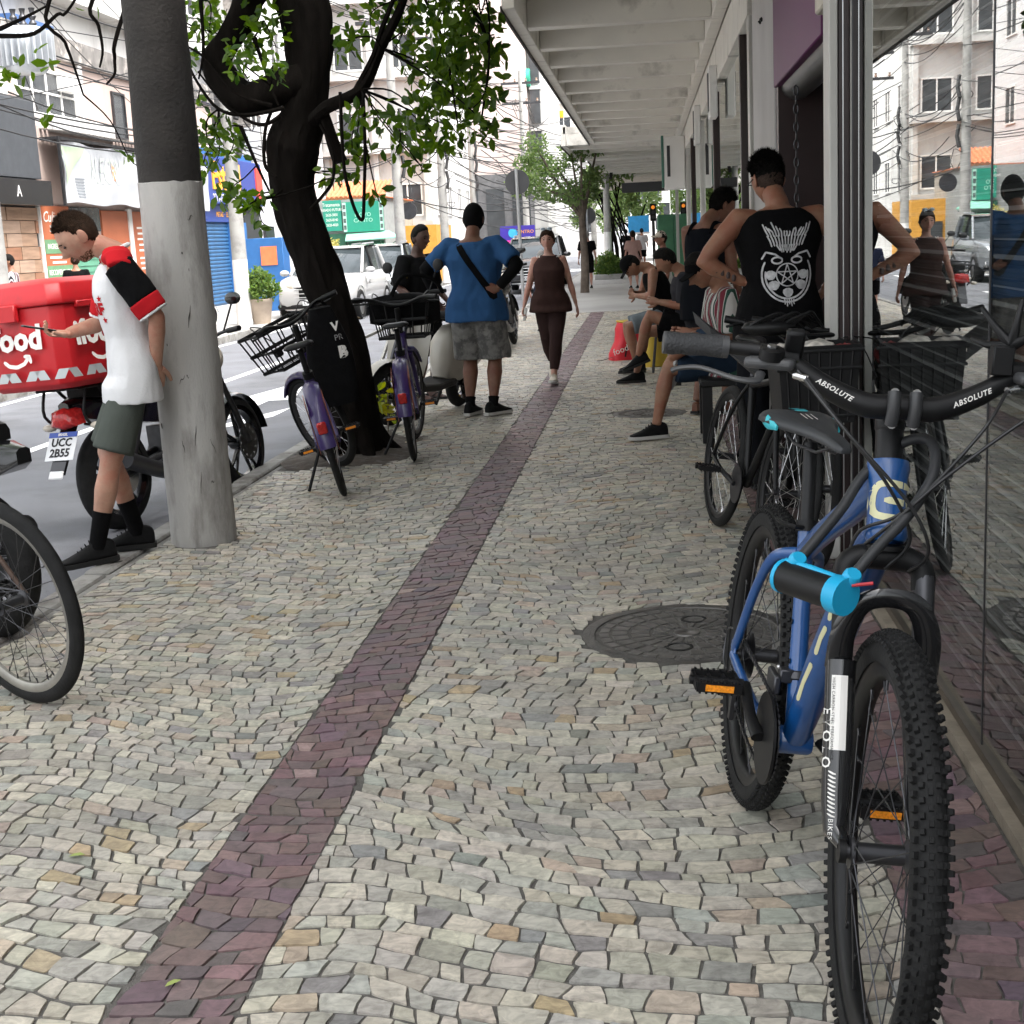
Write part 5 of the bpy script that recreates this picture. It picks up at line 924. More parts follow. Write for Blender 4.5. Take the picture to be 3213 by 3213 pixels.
def chain_run(a, b, sagz=0.):
    a, b = Vector(a), Vector(b); n = int((b - a).length / .0125)
    for k in range(n):
        t = (k + .5) / n; p_ = a.lerp(b, t); p_.z -= sagz * 4 * t * (1 - t); d_ = (b - a).normalized(); links.box(p_, (.0105, .007 if k % 2 else .0045, .008), Matrix.Rotation(-math.atan2(d_.z, d_.x), 3, 'Y'))
chain_run((0.0, -.047, .403), (.43, -.052, .396)); links.build('chain', DSTEEL, hero); links = MB(); chain_run((-.03, -.045, .30), (0, -.045, .235)); chain_run((-.0, -.045, .235), (.42, -.052, .223), .015); links.build('chain', DSTEEL, hero)
rd = MB(); rd.box((.0, -.06, .30), (.03, .016, .06)); rd.box((.005, -.055, .25), (.022, .012, .10)); rd.lathe([(.02, -.004), (.02, .004)], 12, (0, -.047, .235), (0, 1, 0)); rd.lathe([(.02, -.004), (.02, .004)], 12, (.012, -.047, .29), (0, 1, 0)); rd.tube(bez([(-.01, -.07, .31), (-.07, -.075, .33), (-.08, -.07, .40), (-.02, -.068, .42)], 5), .0028, 6); rd.build('rear_derailleur', DSTEEL, hero, .002)
fd = MB(); fd.box((.37, -.045, .42), (.08, .014, .04)); fd.box((.39, -.025, .44), (.03, .03, .03)); fd.lathe([(.024, -.01), (.024, .01)], 14, (.388, 0, .44), (-.29, 0, .957)); fd.build('front_derailleur', DSTEEL, hero, .003); MB().lathe([(.006, 0), (.004, .004)], 8, (.40, -.045, .46), (0, -1, 0)).build('bolt', STEEL, hero)
MB().lathe([(.08, -.0015), (.08, .0015), (.055, .0016), (.055, -.0016)], 32, (0, .045, .365), (0, 1, 0)).build('brake_disc', STEEL, hero)
# U-lock hung on the frame
lk = thing('u_lock', 'black and bright blue U-lock hanging on the blue bicycle frame', 'lock'); lk.parent = None
lk.matrix_world = Matrix.Translation((.205, 3.403, 0)) @ Matrix.Rotation(R(-84.3), 4, 'Z') @ Matrix.Rotation(R(-7.7), 4, 'X') @ Matrix.Diagonal((1.05, 1.05, 1.05, 1))
A_, B_ = Vector((.90, -.172, .772)), Vector((1.0, -.105, .772))
MB().tube([A_, B_], .029, 18).build('lock_body', BLKM, lk); dl = (B_ - A_).normalized()
MB().tube([B_ - dl * .004, B_ + dl * .022], .0325, 20).build('end_cap', LOCKB, lk); MB().tube([A_ - dl * .004, A_ + dl * .004], .0302, 18).build('end_cap', LOCKB, lk)
MB().tube([A_ + Vector((0, .0, .026)), A_.lerp(B_, .5) + Vector((0, .0, .028)), B_ + Vector((0, .0, .026))], .0065, 8).build('blue_strip', LOCKB, lk)
u1, u2 = A_ + Vector((.008, .016, .026)), B_ + Vector((.0, .02, .026))
MB().tube(bez([u1, (.862, -.082, .885), (.835, -.04, .95), (.83, .02, 1.01), (.86, .06, 1.02), (.925, .05, .97), (.962, .005, .905), (.985, -.045, .85), u2], 6), .0095, 12).build('shackle', mat('shackle_rubber', (.02, .021, .023), .55, var=.1), lk)
for q in (u1, u2): MB().lathe([(.016, -.012), (.016, .012), (.012, .018)], 12, q, (.1, .02, .12)).build('shackle_collar', LOCKB, lk)
MB().tube([B_ + Vector((.015, .02, .02)), B_ + Vector((.03, .05, .03))], .003, 6).build('key_tag', mat('key_red', (.5, .02, .03), .4), lk)

# ---- simple bicycles
def basket(root, c, w, d, h, m, M=None, nbar=9, name='basket', k_=1.):
    M = M or Matrix(); mb = MB(); x, y, z = c
    def rect(zz, k): return [(x - d / 2 * k, y - w / 2 * k, zz), (x + d / 2 * k, y - w / 2 * k, zz), (x + d / 2 * k, y + w / 2 * k, zz), (x - d / 2 * k, y + w / 2 * k, zz)]
    for zz, k in ((z, .8), (z + h * .5, .9), (z + h, 1.)): mb.tube(rect(zz, k), .007 * k_, 6, close=True)
    a, b = rect(z, .8), rect(z + h, 1.)
    for e in range(4):
        for k in range(nbar): t = k / nbar; p0 = Vector(a[e]).lerp(Vector(a[(e + 1) % 4]), t); p1 = Vector(b[e]).lerp(Vector(b[(e + 1) % 4]), t); mb.tube([p0, p1], .003 * k_, 4)
    for k in range(1, nbar): t = k / nbar; mb.tube([Vector(a[0]).lerp(Vector(a[1]), t), Vector(a[3]).lerp(Vector(a[2]), t)], .003, 4)
    return mb.xf(M).build(name, m, root)
def share_bike(label, loc, head, lean, steer, bag):
    t = thing('share_bike', label, 'bicycle', loc, (R(-lean), 0, R(head)), 'purple share bicycles'); A = Vector((1.02, 0, .34)); U = Vector((-.31, 0, .95)); MS = rot_axis(A, U, R(steer)); Q = lambda *p: MS @ Vector(p); Rr = .335
    wheel(t, (0, 0, Rr), Rr, .045, rimm=mat('wheel_grey', (.06, .06, .062), .4, .4), nsp=28); wheel(t, (1.07, 0, Rr), Rr, .045, MS, rimm=MATS['wheel_grey'], nsp=28)
    MB().tube(bez([(.86, 0, .78), (.80, 0, .66), (.66, 0, .42), (.46, 0, .30)], 6), [.035, .04, .045, .05], 14, flat=(.8, 1.2)).build('main_tube', PURP, t)
    MB().tube([(.45, 0, .29), (.30, 0, .72)], [.036, .028], 14).build('seat_tube', PURP, t); MB().tube([(.30, 0, .70), (.25, 0, .88)], .018, 12).build('seat_post', BLKM, t); MB().lathe([(.033, -.02), (.033, .02)], 14, (.297, 0, .72), (-.3, 0, .95)).build('seat_clamp', BLK, t)
    MB().tube([(.845, 0, .82), (.875, 0, .70)], .033, 14).build('head_tube', PURP, t)
    for s in (-1, 1): MB().tube(bez([(.40, s * .03, .34), (.25, s * .055, .38), (.0, s * .066, Rr)], 4), [.022, .016], 10, flat=(.7, 1.5)).build('chain_stay', PURP, t); MB().tube(bez([(.33, s * .02, .62), (.2, s * .05, .52), (0, s * .066, Rr)], 4), .012, 8).build('seat_stay', PURP, t); MB().tube([Q(.885, s * .05, .67), Q(1.07, s * .055, Rr)], [.02, .014], 10).build('fork_leg', PURP, t)
    MB().tube(bez([Q(.885, -.05, .68), Q(.88, 0, .71), Q(.885, .05, .68)], 3), .022, 8).build('fork_crown', PURP, t)
    def fender(c, a0, a1, w, M=None, rr=Rr + .018, drop=.05):
        c = Vector(c); rings = []; n = 14
        for k in range(n + 1):
            a = R(a0 + (a1 - a0) * k / n); o_ = Vector((math.cos(a), 0, math.sin(a))); rings.append([c + o_ * (rr - drop) + Vector((0, -w, 0)), c + o_ * rr + Vector((0, -w * .95, 0)), c + o_ * (rr + .014) + Vector((0, -w * .5, 0)), c + o_ * (rr + .016), c + o_ * (rr + .014) + Vector((0, w * .5, 0)), c + o_ * rr + Vector((0, w * .95, 0)), c + o_ * (rr - drop) + Vector((0, w, 0)), c + o_ * (rr - .004)])
        return MB().loft(rings).xf(M or Matrix())
    fd_ = fender((0, 0, Rr), 60, 178, .05, drop=.13).build('rear_fender', PURP, t); fender((1.07, 0, Rr), 40, 150, .032, MS, drop=.02).build('front_fender', PURP, t)
    MB().box((-.375, 0, .47), (.02, .055, .075), Matrix.Rotation(R(-20), 3, 'Y')).build('tail_light', REDL, fd_, .008)
    MB().prism([(-.32, -.054, .60), (-.17, -.054, .66), (-.1, -.054, .42), (-.2, -.054, .30)], (0, -.002, 0)).build('orange_sticker', mat('orange_sticker', (.42, .12, .07), .5, var=.15), fd_); MB().prism([(-.32, .054, .60), (-.17, .054, .66), (-.1, .054, .42), (-.2, .054, .30)], (0, .002, 0)).build('orange_sticker', MATS['orange_sticker'], fd_)
    saddle(t, (.24, 0, .93), BLKM, .2, .27); MB().tube([Q(.85, 0, .8), Q(.80, 0, 1.0)], .02, 12).build('stem', BLKM, t)
    MB().tube(bez([Q(.70, -.31, 1.07), Q(.78, -.2, 1.07), Q(.82, -.08, 1.03), Q(.82, 0, 1.02), Q(.82, .08, 1.03), Q(.78, .2, 1.07), Q(.70, .31, 1.07)], 5), .013, 10).build('handlebar', BLKM, t)
    for s in (-1, 1): MB().tube([Q(.69, s * .32, 1.07), Q(.75, s * .24, 1.072)], .018, 10).build('grip', BLK, t); MB().tube(bez([Q(.78, s * .2, 1.06), Q(.83, s * .23, 1.04), Q(.79, s * .32, 1.04)], 4), .007, 6).build('brake_lever', BLK, t); MB().tube(bez([Q(.8, s * .18, 1.06), Q(.98, s * .2, 1.1), Q(1.0, s * .05, .9), Q(.9, 0, .75)], 6), .004, 6).build('cable', CAB, t)
    basket(t, (1.02, 0, .78), .42, .34, .26, BLK, MS, 4, k_=2.); MB().box((0, 0, 0), (.06, .05, .06)).xf(MS @ Matrix.Translation((1.17, 0, .86))).build('front_light', BLK, t, .01)
    MB().box((.46, 0, .3), (.16, .13, .16)).build('motor_case', BLK, t, .03, seg=2)
    for s, a in ((-1, 160), (1, -20)): c_ = Vector((.46 + .16 * math.cos(R(a)), s * .09, .29 + .16 * math.sin(R(a)))); MB().tube([(.46, s * .07, .29), tuple(c_)], .012, 8).build('crank', BLKM, t); pedal(t, (c_.x, s * .15, c_.z))
    MB().tube([(.30, .05, .30), (.25, .22, .02)], .01, 8).build('kickstand', BLK, t)
    return t, MS
sb1, M1 = share_bike('purple share bicycle leaning left, its front wheel turned, near the tree trunk', (-1.83, 7.92, 0), 104, 13, 32, True)
sb2, M2 = share_bike('upright purple share bicycle with a loaded front basket, right of the tree', (-1.615, 9.16, 0), 98, 5, -12, True)
# bags hung on the share bikes
bk1 = thing('backpack', 'black backpack with white lettering hanging on the leaning purple bicycle', 'bag', (-2.0, 8.62, .60), (R(4), R(-8), R(20))); bk1.scale = (.86, .86, .86)
bagm = mat('bag_cloth', (.006, .006, .0065), .9, spec=.1, var=.25, vscale=15, bump=.4, bscale=60)
mb = MB(); rings = []
for k in range(9):
    t = k / 8; z = .72 * t - .15; w = .16 * (.75 + .45 * math.sin(math.pi * min(1, t * .9 + .1)) - .25 * t); d_ = .085 * (1.15 - .5 * t)
    rings.append([Vector((w * math.copysign(abs(math.cos(a)) ** .6, math.cos(a)), d_ * math.copysign(abs(math.sin(a)) ** .6, math.sin(a)) + .01 * math.sin(5 * a + k), z)) for a in np.linspace(0, 2 * math.pi, 17)[:-1]])
mb.loft(rings); mb.build('pack', bagm, bk1)
wrap_on(text_mb('V', .085, 0, .004), [mb], (.075, -.3, .42), (1, 0, 0), (0, 0, 1), PRINTW, bk1, 'lettering'); wrap_on(text_mb('PR', .06, 0, 0), [mb], (.085, -.3, .34), (1, 0, 0), (0, 0, 1), mat('grey_letters', (.3, .3, .3), .6, var=0), bk1, 'lettering'); wrap_on(text_mb('B', .11, 0, .008), [mb], (.095, -.3, .23), (1, 0, 0), (0, 0, 1), PRINTW, bk1, 'lettering')
for s in (-.06, .06): MB().tube(bez([(s, .08, .0), (s * 1.5, .14, .3), (s, .07, .55), (0, .02, .62)], 5), .014, 6, flat=(1, .3)).build('strap', bagm, bk1)
bk2 = thing('cargo_bag', 'bulky black delivery bag lying in the basket of the upright purple bicycle', 'bag', (-1.79, 10.2, .86), (0, 0, R(8))); mb = MB(); rings = []
for k in range(8):
    t = k / 7; x = -.27 + .52 * t; rr_ = .5 + .5 * math.sin(math.pi * (.1 + .8 * t)); rings.append([Vector((x, .15 * rr_ * math.copysign(abs(math.cos(a)) ** .5, math.cos(a)), .11 + .125 * rr_ * math.copysign(abs(math.sin(a)) ** .5, math.sin(a)) + .01 * math.sin(7 * a + 3 * t))) for a in np.linspace(0, 2 * math.pi, 17)[:-1]])
mb.loft(rings).build('pack', bagm, bk2); MB().tube(bez([(-.1, -.12, .22), (.0, -.1, .36), (.2, -.05, .33), (.28, 0, .22)], 5), .016, 6).build('strap', bagm, bk2)

# ---- black bike with crate behind the blue one
def city_bike(name, label, loc, head, lean, steer, frame, rim=BLKM, Rr=.345, tw=.042, bars='flat', sad=BLKM, group=None, spm=None, scale=1., knob=False, stand=True):
    t = thing(name, label, 'bicycle', loc, (R(-lean), 0, R(head)), group); t.scale = (scale,) * 3; A = Vector((1.0, 0, .36)); U = Vector((-.33, 0, .944)); MS = rot_axis(A, U, R(steer)); Q = lambda *p: MS @ Vector(p)
    wheel(t, (0, 0, Rr), Rr, tw, rimm=rim, nsp=32, spm=spm); wheel(t, (1.05, 0, Rr), Rr, tw, MS, rimm=rim, nsp=32, spm=spm)
    for a, b, r_, n in (((.84, 0, .82), (.31, 0, .73), .016, 'top_tube'), ((.86, 0, .76), (.43, 0, .28), .019, 'down_tube'), ((.43, 0, .28), (.29, 0, .77), .016, 'seat_tube'), ((.835, 0, .86), (.88, 0, .73), .02, 'head_tube')): MB().tube([a, b], r_, 12).build(n, frame, t)
    for s in (-1, 1):
        MB().tube(bez([(.3, s * .012, .74), (.2, s * .05, .6), (0, s * .062, Rr)], 4), .009, 8).build('seat_stay', frame, t); MB().tube(bez([(.42, s * .03, .28), (.2, s * .055, .3), (0, s * .062, Rr)], 4), .010, 8).build('chain_stay', frame, t); MB().tube(bez([Q(.885, s * .04, .72), Q(.93, s * .05, .6), Q(1.05, s * .055, Rr)], 4), [.016, .014, .01], 10).build('fork_leg', frame, t)
    MB().tube([Q(.885, -.045, .715), Q(.885, .045, .715)], .018, 8).build('fork_crown', frame, t)
    MB().tube([(.293, 0, .76), (.25, 0, .92)], .014, 10).build('seat_post', DSTEEL, t); saddle(t, (.24, 0, .955), sad, .16, .27); MB().tube([Q(.84, 0, .85), Q(.81, 0, .98), Q(.85, 0, 1.0)], .015, 10).build('stem', DSTEEL, t)
    bp_ = [Q(.78, -.3, 1.03), Q(.84, -.16, 1.02), Q(.86, 0, 1.0), Q(.84, .16, 1.02), Q(.78, .3, 1.03)] if bars == 'flat' else [Q(.68, -.27, 1.1), Q(.80, -.25, 1.12), Q(.84, -.14, 1.06), Q(.84, 0, .99), Q(.84, .14, 1.06), Q(.80, .25, 1.12), Q(.68, .27, 1.1)]
    MB().tube(bez(bp_, 5), .0115, 10).build('handlebar', DSTEEL if bars != 'flat' else BLKM, t)
    for s in (-1, 1): e = 0 if s < 0 else -1; P = bez(bp_, 5); g_ = P[:4] if s < 0 else P[-4:]; MB().tube(g_, .017, 10).build('grip', BLK, t); MB().tube(bez([g_[-1 if s < 0 else 0], g_[1] + Vector((.05, 0, -.02)), g_[0 if s < 0 else -1] + Vector((.045, 0, -.03))], 4), .006, 6).build('brake_lever', BLK, t); MB().tube(bez([g_[2], Q(.98, s * .1, .98), Q(.93, s * .02, .8)], 6), .003, 6).build('cable', CAB, t)
    MB().lathe([(.02, -.003), (.09, -.002), (.09, .002), (.02, .003)], 28, (.43, -.05, .28), (0, 1, 0)).build('chainring', DSTEEL, t); MB().tube([(0, -.045, .38), (.43, -.05, .37)], .004, 5).build('chain', DSTEEL, t)
    for s, a in ((-1, 165), (1, -15)): c_ = Vector((.43 + .165 * math.cos(R(a)), s * .09, .28 + .165 * math.sin(R(a)))); MB().tube([(.43, s * .06, .28), tuple(c_)], .012, 8).build('crank', DSTEEL, t); pedal(t, (c_.x, s * .15, c_.z), False)
    return t, MS
cb, MC = city_bike('black_bicycle', 'black bicycle parked behind the blue one with a crate over its front wheel', (.30, 6.78, 0), -79, 9, 3, BLKM, spm=STEEL, Rr=.35, tw=.045)
city_bike('black_bicycle', 'dark bicycle nearest the doorway, mostly hidden by the blue bicycle', (.60, 6.9, 0), -86, 5, 0, BLKM, spm=STEEL)
MB().loft([[Vector((.70, -.42, 1.05)), Vector((.95, -.40, 1.0)), Vector((.93, -.16, .86)), Vector((.80, -.13, .83)), Vector((.68, -.2, .92))], [Vector((.70, -.40, 1.0)), Vector((.95, -.38, .95)), Vector((.93, -.16, .82)), Vector((.80, -.13, .80)), Vector((.68, -.2, .88))]]).build('hand_muff', mat('muff_cloth', (.05, .05, .052), .8), cb)
cr_ = thing('plastic_crate', 'black ribbed plastic crate on a bicycle beside the white frame post', 'crate', (.645, 5.62, .67), (0, 0, R(6)))
mb = MB(); w, d, h = .165, .13, .31
mb.bb(-w * .85, w * .85, -d * .85, d * .85, 0, .01)
for s in (-1, 1):
    mb.add([(-w * .85, s * d * .85, 0), (w * .85, s * d * .85, 0), (w, s * d, h), (-w, s * d, h), (-w * .85, s * (d * .85 - .006), 0), (w * .85, s * (d * .85 - .006), 0), (w, s * (d - .006), h), (-w, s * (d - .006), h)], [(0, 1, 2, 3), (7, 6, 5, 4)], False); mb.add([(s * w * .85, -d * .85, 0), (s * w * .85, d * .85, 0), (s * w, d, h), (s * w, -d, h), (s * (w * .85 - .006), -d * .85, 0), (s * (w * .85 - .006), d * .85, 0), (s * (w - .006), d, h), (s * (w - .006), -d, h)], [(0, 1, 2, 3), (7, 6, 5, 4)], False)
mb.build('shell', BLKM, cr_); rm = MB()
for z, k in ((h - .02, 1.03), (h - .09, .99), (.03, .88)): rm.tube([(-w * k, -d * k, z), (w * k, -d * k, z), (w * k, d * k, z), (-w * k, d * k, z)], .008, 6, close=True)
for k in range(7): x = -w * .8 + k * w * .266; rm.tube([(x * .86, -d * .87, .01), (x, -d * 1.01, h - .02)], .005, 5); rm.tube([(x * .86, d * .87, .01), (x, d * 1.01, h - .02)], .005, 5)
rm.build('ribs', BLK, cr_)
for k, (x, z, c) in enumerate(((-.1, .3, (.6, .55, .5)), (.02, .31, (.62, .58, .52)), (.1, .29, (.3, .05, .05)))):
    o = MB(); o.ell((x, -.02 * k, z), (.08, .07, .05), 10, 7); o.fn(lambda p: p + Vector((0, 0, .02 * noise.noise(p * 30)))); tag(o.build('snack_packet', mat('packet_%d' % k, c, .5, var=.4, vscale=30)), ['pale crumpled packet at the near end of the crate', 'cream crumpled packet in the middle of the crate', 'dark red crumpled packet in the crate'][k], 'packet', None); bpy.data.objects['snack_packet' + ('' if k == 0 else '.%03d' % k)].matrix_world = Matrix.Translation((.645, 5.62, .64)) @ Matrix.Rotation(R(10), 4, 'Z')
stw = thing('saddle_cover_bag', 'folded black straps and saddle bundle lying on the crate bicycle', 'bag', (.50, 5.7, 1.03)); 
mb = MB()
for k in range(9): mb.tube(bez([(-.15 + .03 * k, -.03, .02), (-.05 + .03 * k, -.06, .07 + .01 * (k % 3)), (.08 + .02 * k, .0, .05), (.16 + .015 * k, .03, .0 + .012 * (k % 4))], 5), .010, 6)
mb.ell((-.02, 0, .02), (.16, .08, .045), 14, 8); mb.build('bundle', BLKM, stw); stw.scale = (.72, .8, .8)
# ---- silver bike behind the tree, pale-rim bike at the left edge
SILV = mat('silver_frame', (.42, .41, .39), .35, .5, var=.1)
city_bike('silver_bicycle', 'silver bicycle with swept handlebar standing in the road behind the tree', (-2.72, 12.1, -.12), 66, 4, 10, SILV, rim=STEEL, bars='swept', sad=mat('brown_saddle', (.12, .085, .05), .7))
RUSTY = mat('rusty_frame', (.10, .065, .05), .6, .4, var=.3, vscale=20)
city_bike('old_bicycle', 'old bicycle with a pale worn rim cut off by the left edge', (-2.10, 4.25, 0), 150, 6, 0, RUSTY, rim=RIMS, Rr=.355, tw=.048, spm=DSTEEL)
# ------------------------------------------------------------------ people
def remeshed(mb, vox, smooth=3, wr=0., wscale=14., seed=0.):
    me = mb.mesh('tmp'); o = bpy.data.objects.new('tmp', me); COL.objects.link(o)
    m = o.modifiers.new('r', 'REMESH'); m.mode = 'VOXEL'; m.voxel_size = vox; m.use_smooth_shade = True
    if smooth: s = o.modifiers.new('s', 'SMOOTH'); s.factor = .5; s.iterations = smooth
    dg = bpy.context.evaluated_depsgraph_get(); e = o.evaluated_get(dg).to_mesh(); out = MB(); nv = len(e.vertices)
    co = np.empty(nv * 3, np.float32); e.vertices.foreach_get('co', co); co = co.reshape(-1, 3).astype(float)
    if wr:
        nr = np.array([tuple(v.normal) for v in e.vertices]); k = np.array([noise.noise(Vector((c[0] * wscale + seed, c[1] * wscale, c[2] * wscale * .55))) + .5 * noise.noise(Vector((c[0] * wscale * 2.3, c[1] * wscale * 2.3 + seed, c[2] * wscale * 1.1 + c[0] * 9))) for c in co]); co = co + nr * (k * wr)[:, None]
    fs = [tuple(p.vertices) for p in e.polygons]; o.evaluated_get(dg).to_mesh_clear(); bpy.data.objects.remove(o); bpy.data.meshes.remove(me)
    out.v = [tuple(c) for c in co]; out.f = fs; out.sm = [True] * len(fs); return out
def ik(a, c, l1, l2, pole):
    a, c, pole = Vector(a), Vector(c), Vector(pole); d = c - a; L_ = d.length
    if L_ > (l1 + l2) * .999: c = a + d * ((l1 + l2) * .999 / L_); d = c - a; L_ = d.length
    x = (l1 * l1 - l2 * l2 + L_ * L_) / (2 * L_); h = math.sqrt(max(l1 * l1 - x * x, 0)); u = d.normalized(); p = pole - u * pole.dot(u); p = p.normalized() if p.length > 1e-6 else Vector((1, 0, 0)); return a + u * x + p * h, c
SKIN = {k: mat('skin_' + k, c, .55, var=.14, vscale=22, bump=.15, bscale=140, col2=(c[0] * .95, c[1] * .72, c[2] * .68), c2lo=.42, c2hi=.62, c2scale=9) for k, c in (('pale', (.44, .245, .17)), ('tan', (.30, .155, .095)), ('brown', (.19, .09, .055)), ('dark', (.075, .036, .024)), ('rosy', (.46, .26, .20)))}
HAIRM = {k: mat('hair_' + k, c, .85, spec=.15, var=.4, vscale=60, bump=.6, bscale=160) for k, c in (('black', (.01, .009, .008)), ('brown', (.026, .014, .008)), ('ginger', (.09, .04, .018)), ('grey', (.25, .24, .23)))}
def head_fn(d, female=False):
    x, y, z = d; X, Y, Z = .098 * x, .077 * y, .120 * z
    if z < 0:
        t = min(1, -z / .95); Y *= 1 - .30 * t ** 1.5
        if x < 0: X *= 1 - .38 * t
        else: X *= 1 - .06 * t
    if x > 0:
        X *= 1 - .10 * (abs(y) ** 2)
        g = lambda yy, zz, sy, sz: math.exp(-((y - yy) / sy) ** 2 - ((z - zz) / sz) ** 2)
        X += (.034 if not female else .024) * g(0, -.23, .11, .12) + .010 * g(0, -.02, .11, .2) + .006 * g(0, .16, .6, .09) - .009 * (g(.4, .02, .18, .12) + g(-.4, .02, .18, .12)) + .006 * g(0, -.52, .25, .07) + .007 * g(0, -.64, .22, .06) - .004 * g(0, -.58, .3, .03) + .018 * g(0, -.84, .3, .14)
    return Vector((X, Y, Z))
def sph(n, m):
    P = [[Vector((math.sin(math.pi * i / m) * math.cos(2 * math.pi * k / n), math.sin(math.pi * i / m) * math.sin(2 * math.pi * k / n), -math.cos(math.pi * i / m))) for k in range(n)] for i in range(1, m)]; return P
def head_mb(M, female=False, n=36, m=30):
    mb = MB().loft([[M @ head_fn(d, female) for d in r_] for r_ in sph(n, m)])
    for s in (-1, 1):
        e = MB().ell((0, 0, 0), (.026, .009, .034), 10, 8); e.xf(M @ Matrix.Translation((-.008, s * .076, -.012)) @ Matrix.Rotation(s * -.45, 4, 'Z') @ Matrix.Rotation(-.15, 4, 'Y')); mb.add_raw(e)
    return mb
def hair_mb(M, pred, thick, rough=.004, fq=40., n=44, m=34, female=False):
    "shell over the head where pred(direction) > 0, fading to nothing at the hairline"
    rows = sph(n, m); idx = {}; mb = MB()
    for i, r_ in enumerate(rows):
        for k, d in enumerate(r_):
            h = head_fn(d, female); pv = pred(d) + .09 * noise.noise(d * 7) + .05 * noise.noise(d * 17); q = min(1, max(0, pv / .18)); nz = noise.noise(d * fq * .1) * .6 + noise.noise(d * fq * .25) * .4
            h = h + d * (q ** .6 * (thick(d) if callable(thick) else thick) + (rough * nz if q > .3 else 0) - (.004 if q <= 0 else 0)); idx[i, k] = len(mb.v); mb.v.append(tuple(M @ h))
    for i in range(len(rows) - 1):
        for k in range(n):
            c = [(i, k), (i, (k + 1) % n), (i + 1, (k + 1) % n), (i + 1, k)]
            if any(pred(rows[a][b]) > 0 for a, b in c): mb.f.append(tuple(idx[q] for q in c)); mb.sm.append(True)
    t = len(rows) - 1; mb.f.append(tuple(idx[t, k] for k in range(n))); mb.sm.append(True); return mb
def tufts(HM, m, pred, n, ln, parent, seed=1, flow=(-.7, 0, -.35), up=.7, w=.0022, female=False):
    r_ = random.Random(seed); mb = MB(); k = 0
    while k < n:
        d = Vector((r_.gauss(0, 1), r_.gauss(0, 1), r_.gauss(0, 1))).normalized()
        if pred(d) + .06 * noise.noise(d * 9) < 0: continue
        k += 1; b = head_fn(d, female); f = Vector(flow) + Vector((r_.uniform(-.4, .4), r_.uniform(-.4, .4), r_.uniform(-.3, .3))); f = (f - d * f.dot(d)); t = (d * up + f * .6).normalized(); s_ = t.cross(d); s_ = s_.normalized() * w if s_.length > 1e-4 else Vector((0, w, 0)); l = (ln(d) if callable(ln) else ln) * r_.uniform(.7, 1.25)
        mb.add([HM @ (b + s_), HM @ (b - s_), HM @ (b - s_ * .6 + t * l * .55), HM @ (b + s_ * .6 + t * l * .55), HM @ (b + t * l - d * l * .12)], [(0, 1, 2, 3), (3, 2, 4)], True)
    return stuff(mb.build('hair_strands', m, parent))
def hand_mb(w, fdir, back, side, curl=.5, spread=.1, s=1., thumb_out=.6, index_straight=0.):
    f = Vector(fdir).normalized(); b = Vector(back); b = (b - f * b.dot(f)).normalized(); t = b.cross(f) * side; w = Vector(w); mb = MB(); s *= .98   # t points to the thumb side
    pal = [];
    for x, hw, th in ((-.01, .026, .019), (.02, .033, .016), (.05, .041, .0145), (.078, .042, .0125), (.092, .038, .010)): pal.append([w + (f * x + t * (hw * math.cos(a)) + b * (th * math.sin(a))) * s for a in np.linspace(0, 2 * math.pi, 13)[:-1]])
    mb.loft(pal)
    for i, (o, L_) in enumerate(((.031, .072), (.010, .080), (-.011, .075), (-.031, .059))):
        c = curl * (1 + .12 * i) * (1 - (index_straight if i == 0 else 0)); p = w + (f * .085 + t * o) * s; d = (f + t * o * 3 * spread).normalized(); P = [p]
        for q, fr in ((.55, .45), (.95, .32), (.75, .23)):
            ang = c * q * 1.25; d = (d * math.cos(ang) - (b - d * b.dot(d)).normalized() * math.sin(ang)).normalized(); P.append(P[-1] + d * L_ * fr * s)
        mb.tube(P, [.0098 * s, .009 * s, .0082 * s, .0062 * s], 8)
    p = w + (f * .018 + t * .026) * s; d = (f * (1 - thumb_out * .5) + t * thumb_out - b * .25).normalized(); P = [p, p + d * .038 * s]; d2 = (d + f * .5 - b * .25 * curl).normalized(); P.append(P[-1] + d2 * .033 * s); P.append(P[-1] + (d2 + f * .3).normalized() * .024 * s)
    mb.tube(P, [.0145 * s, .012 * s, .0105 * s, .0075 * s], 8); return mb
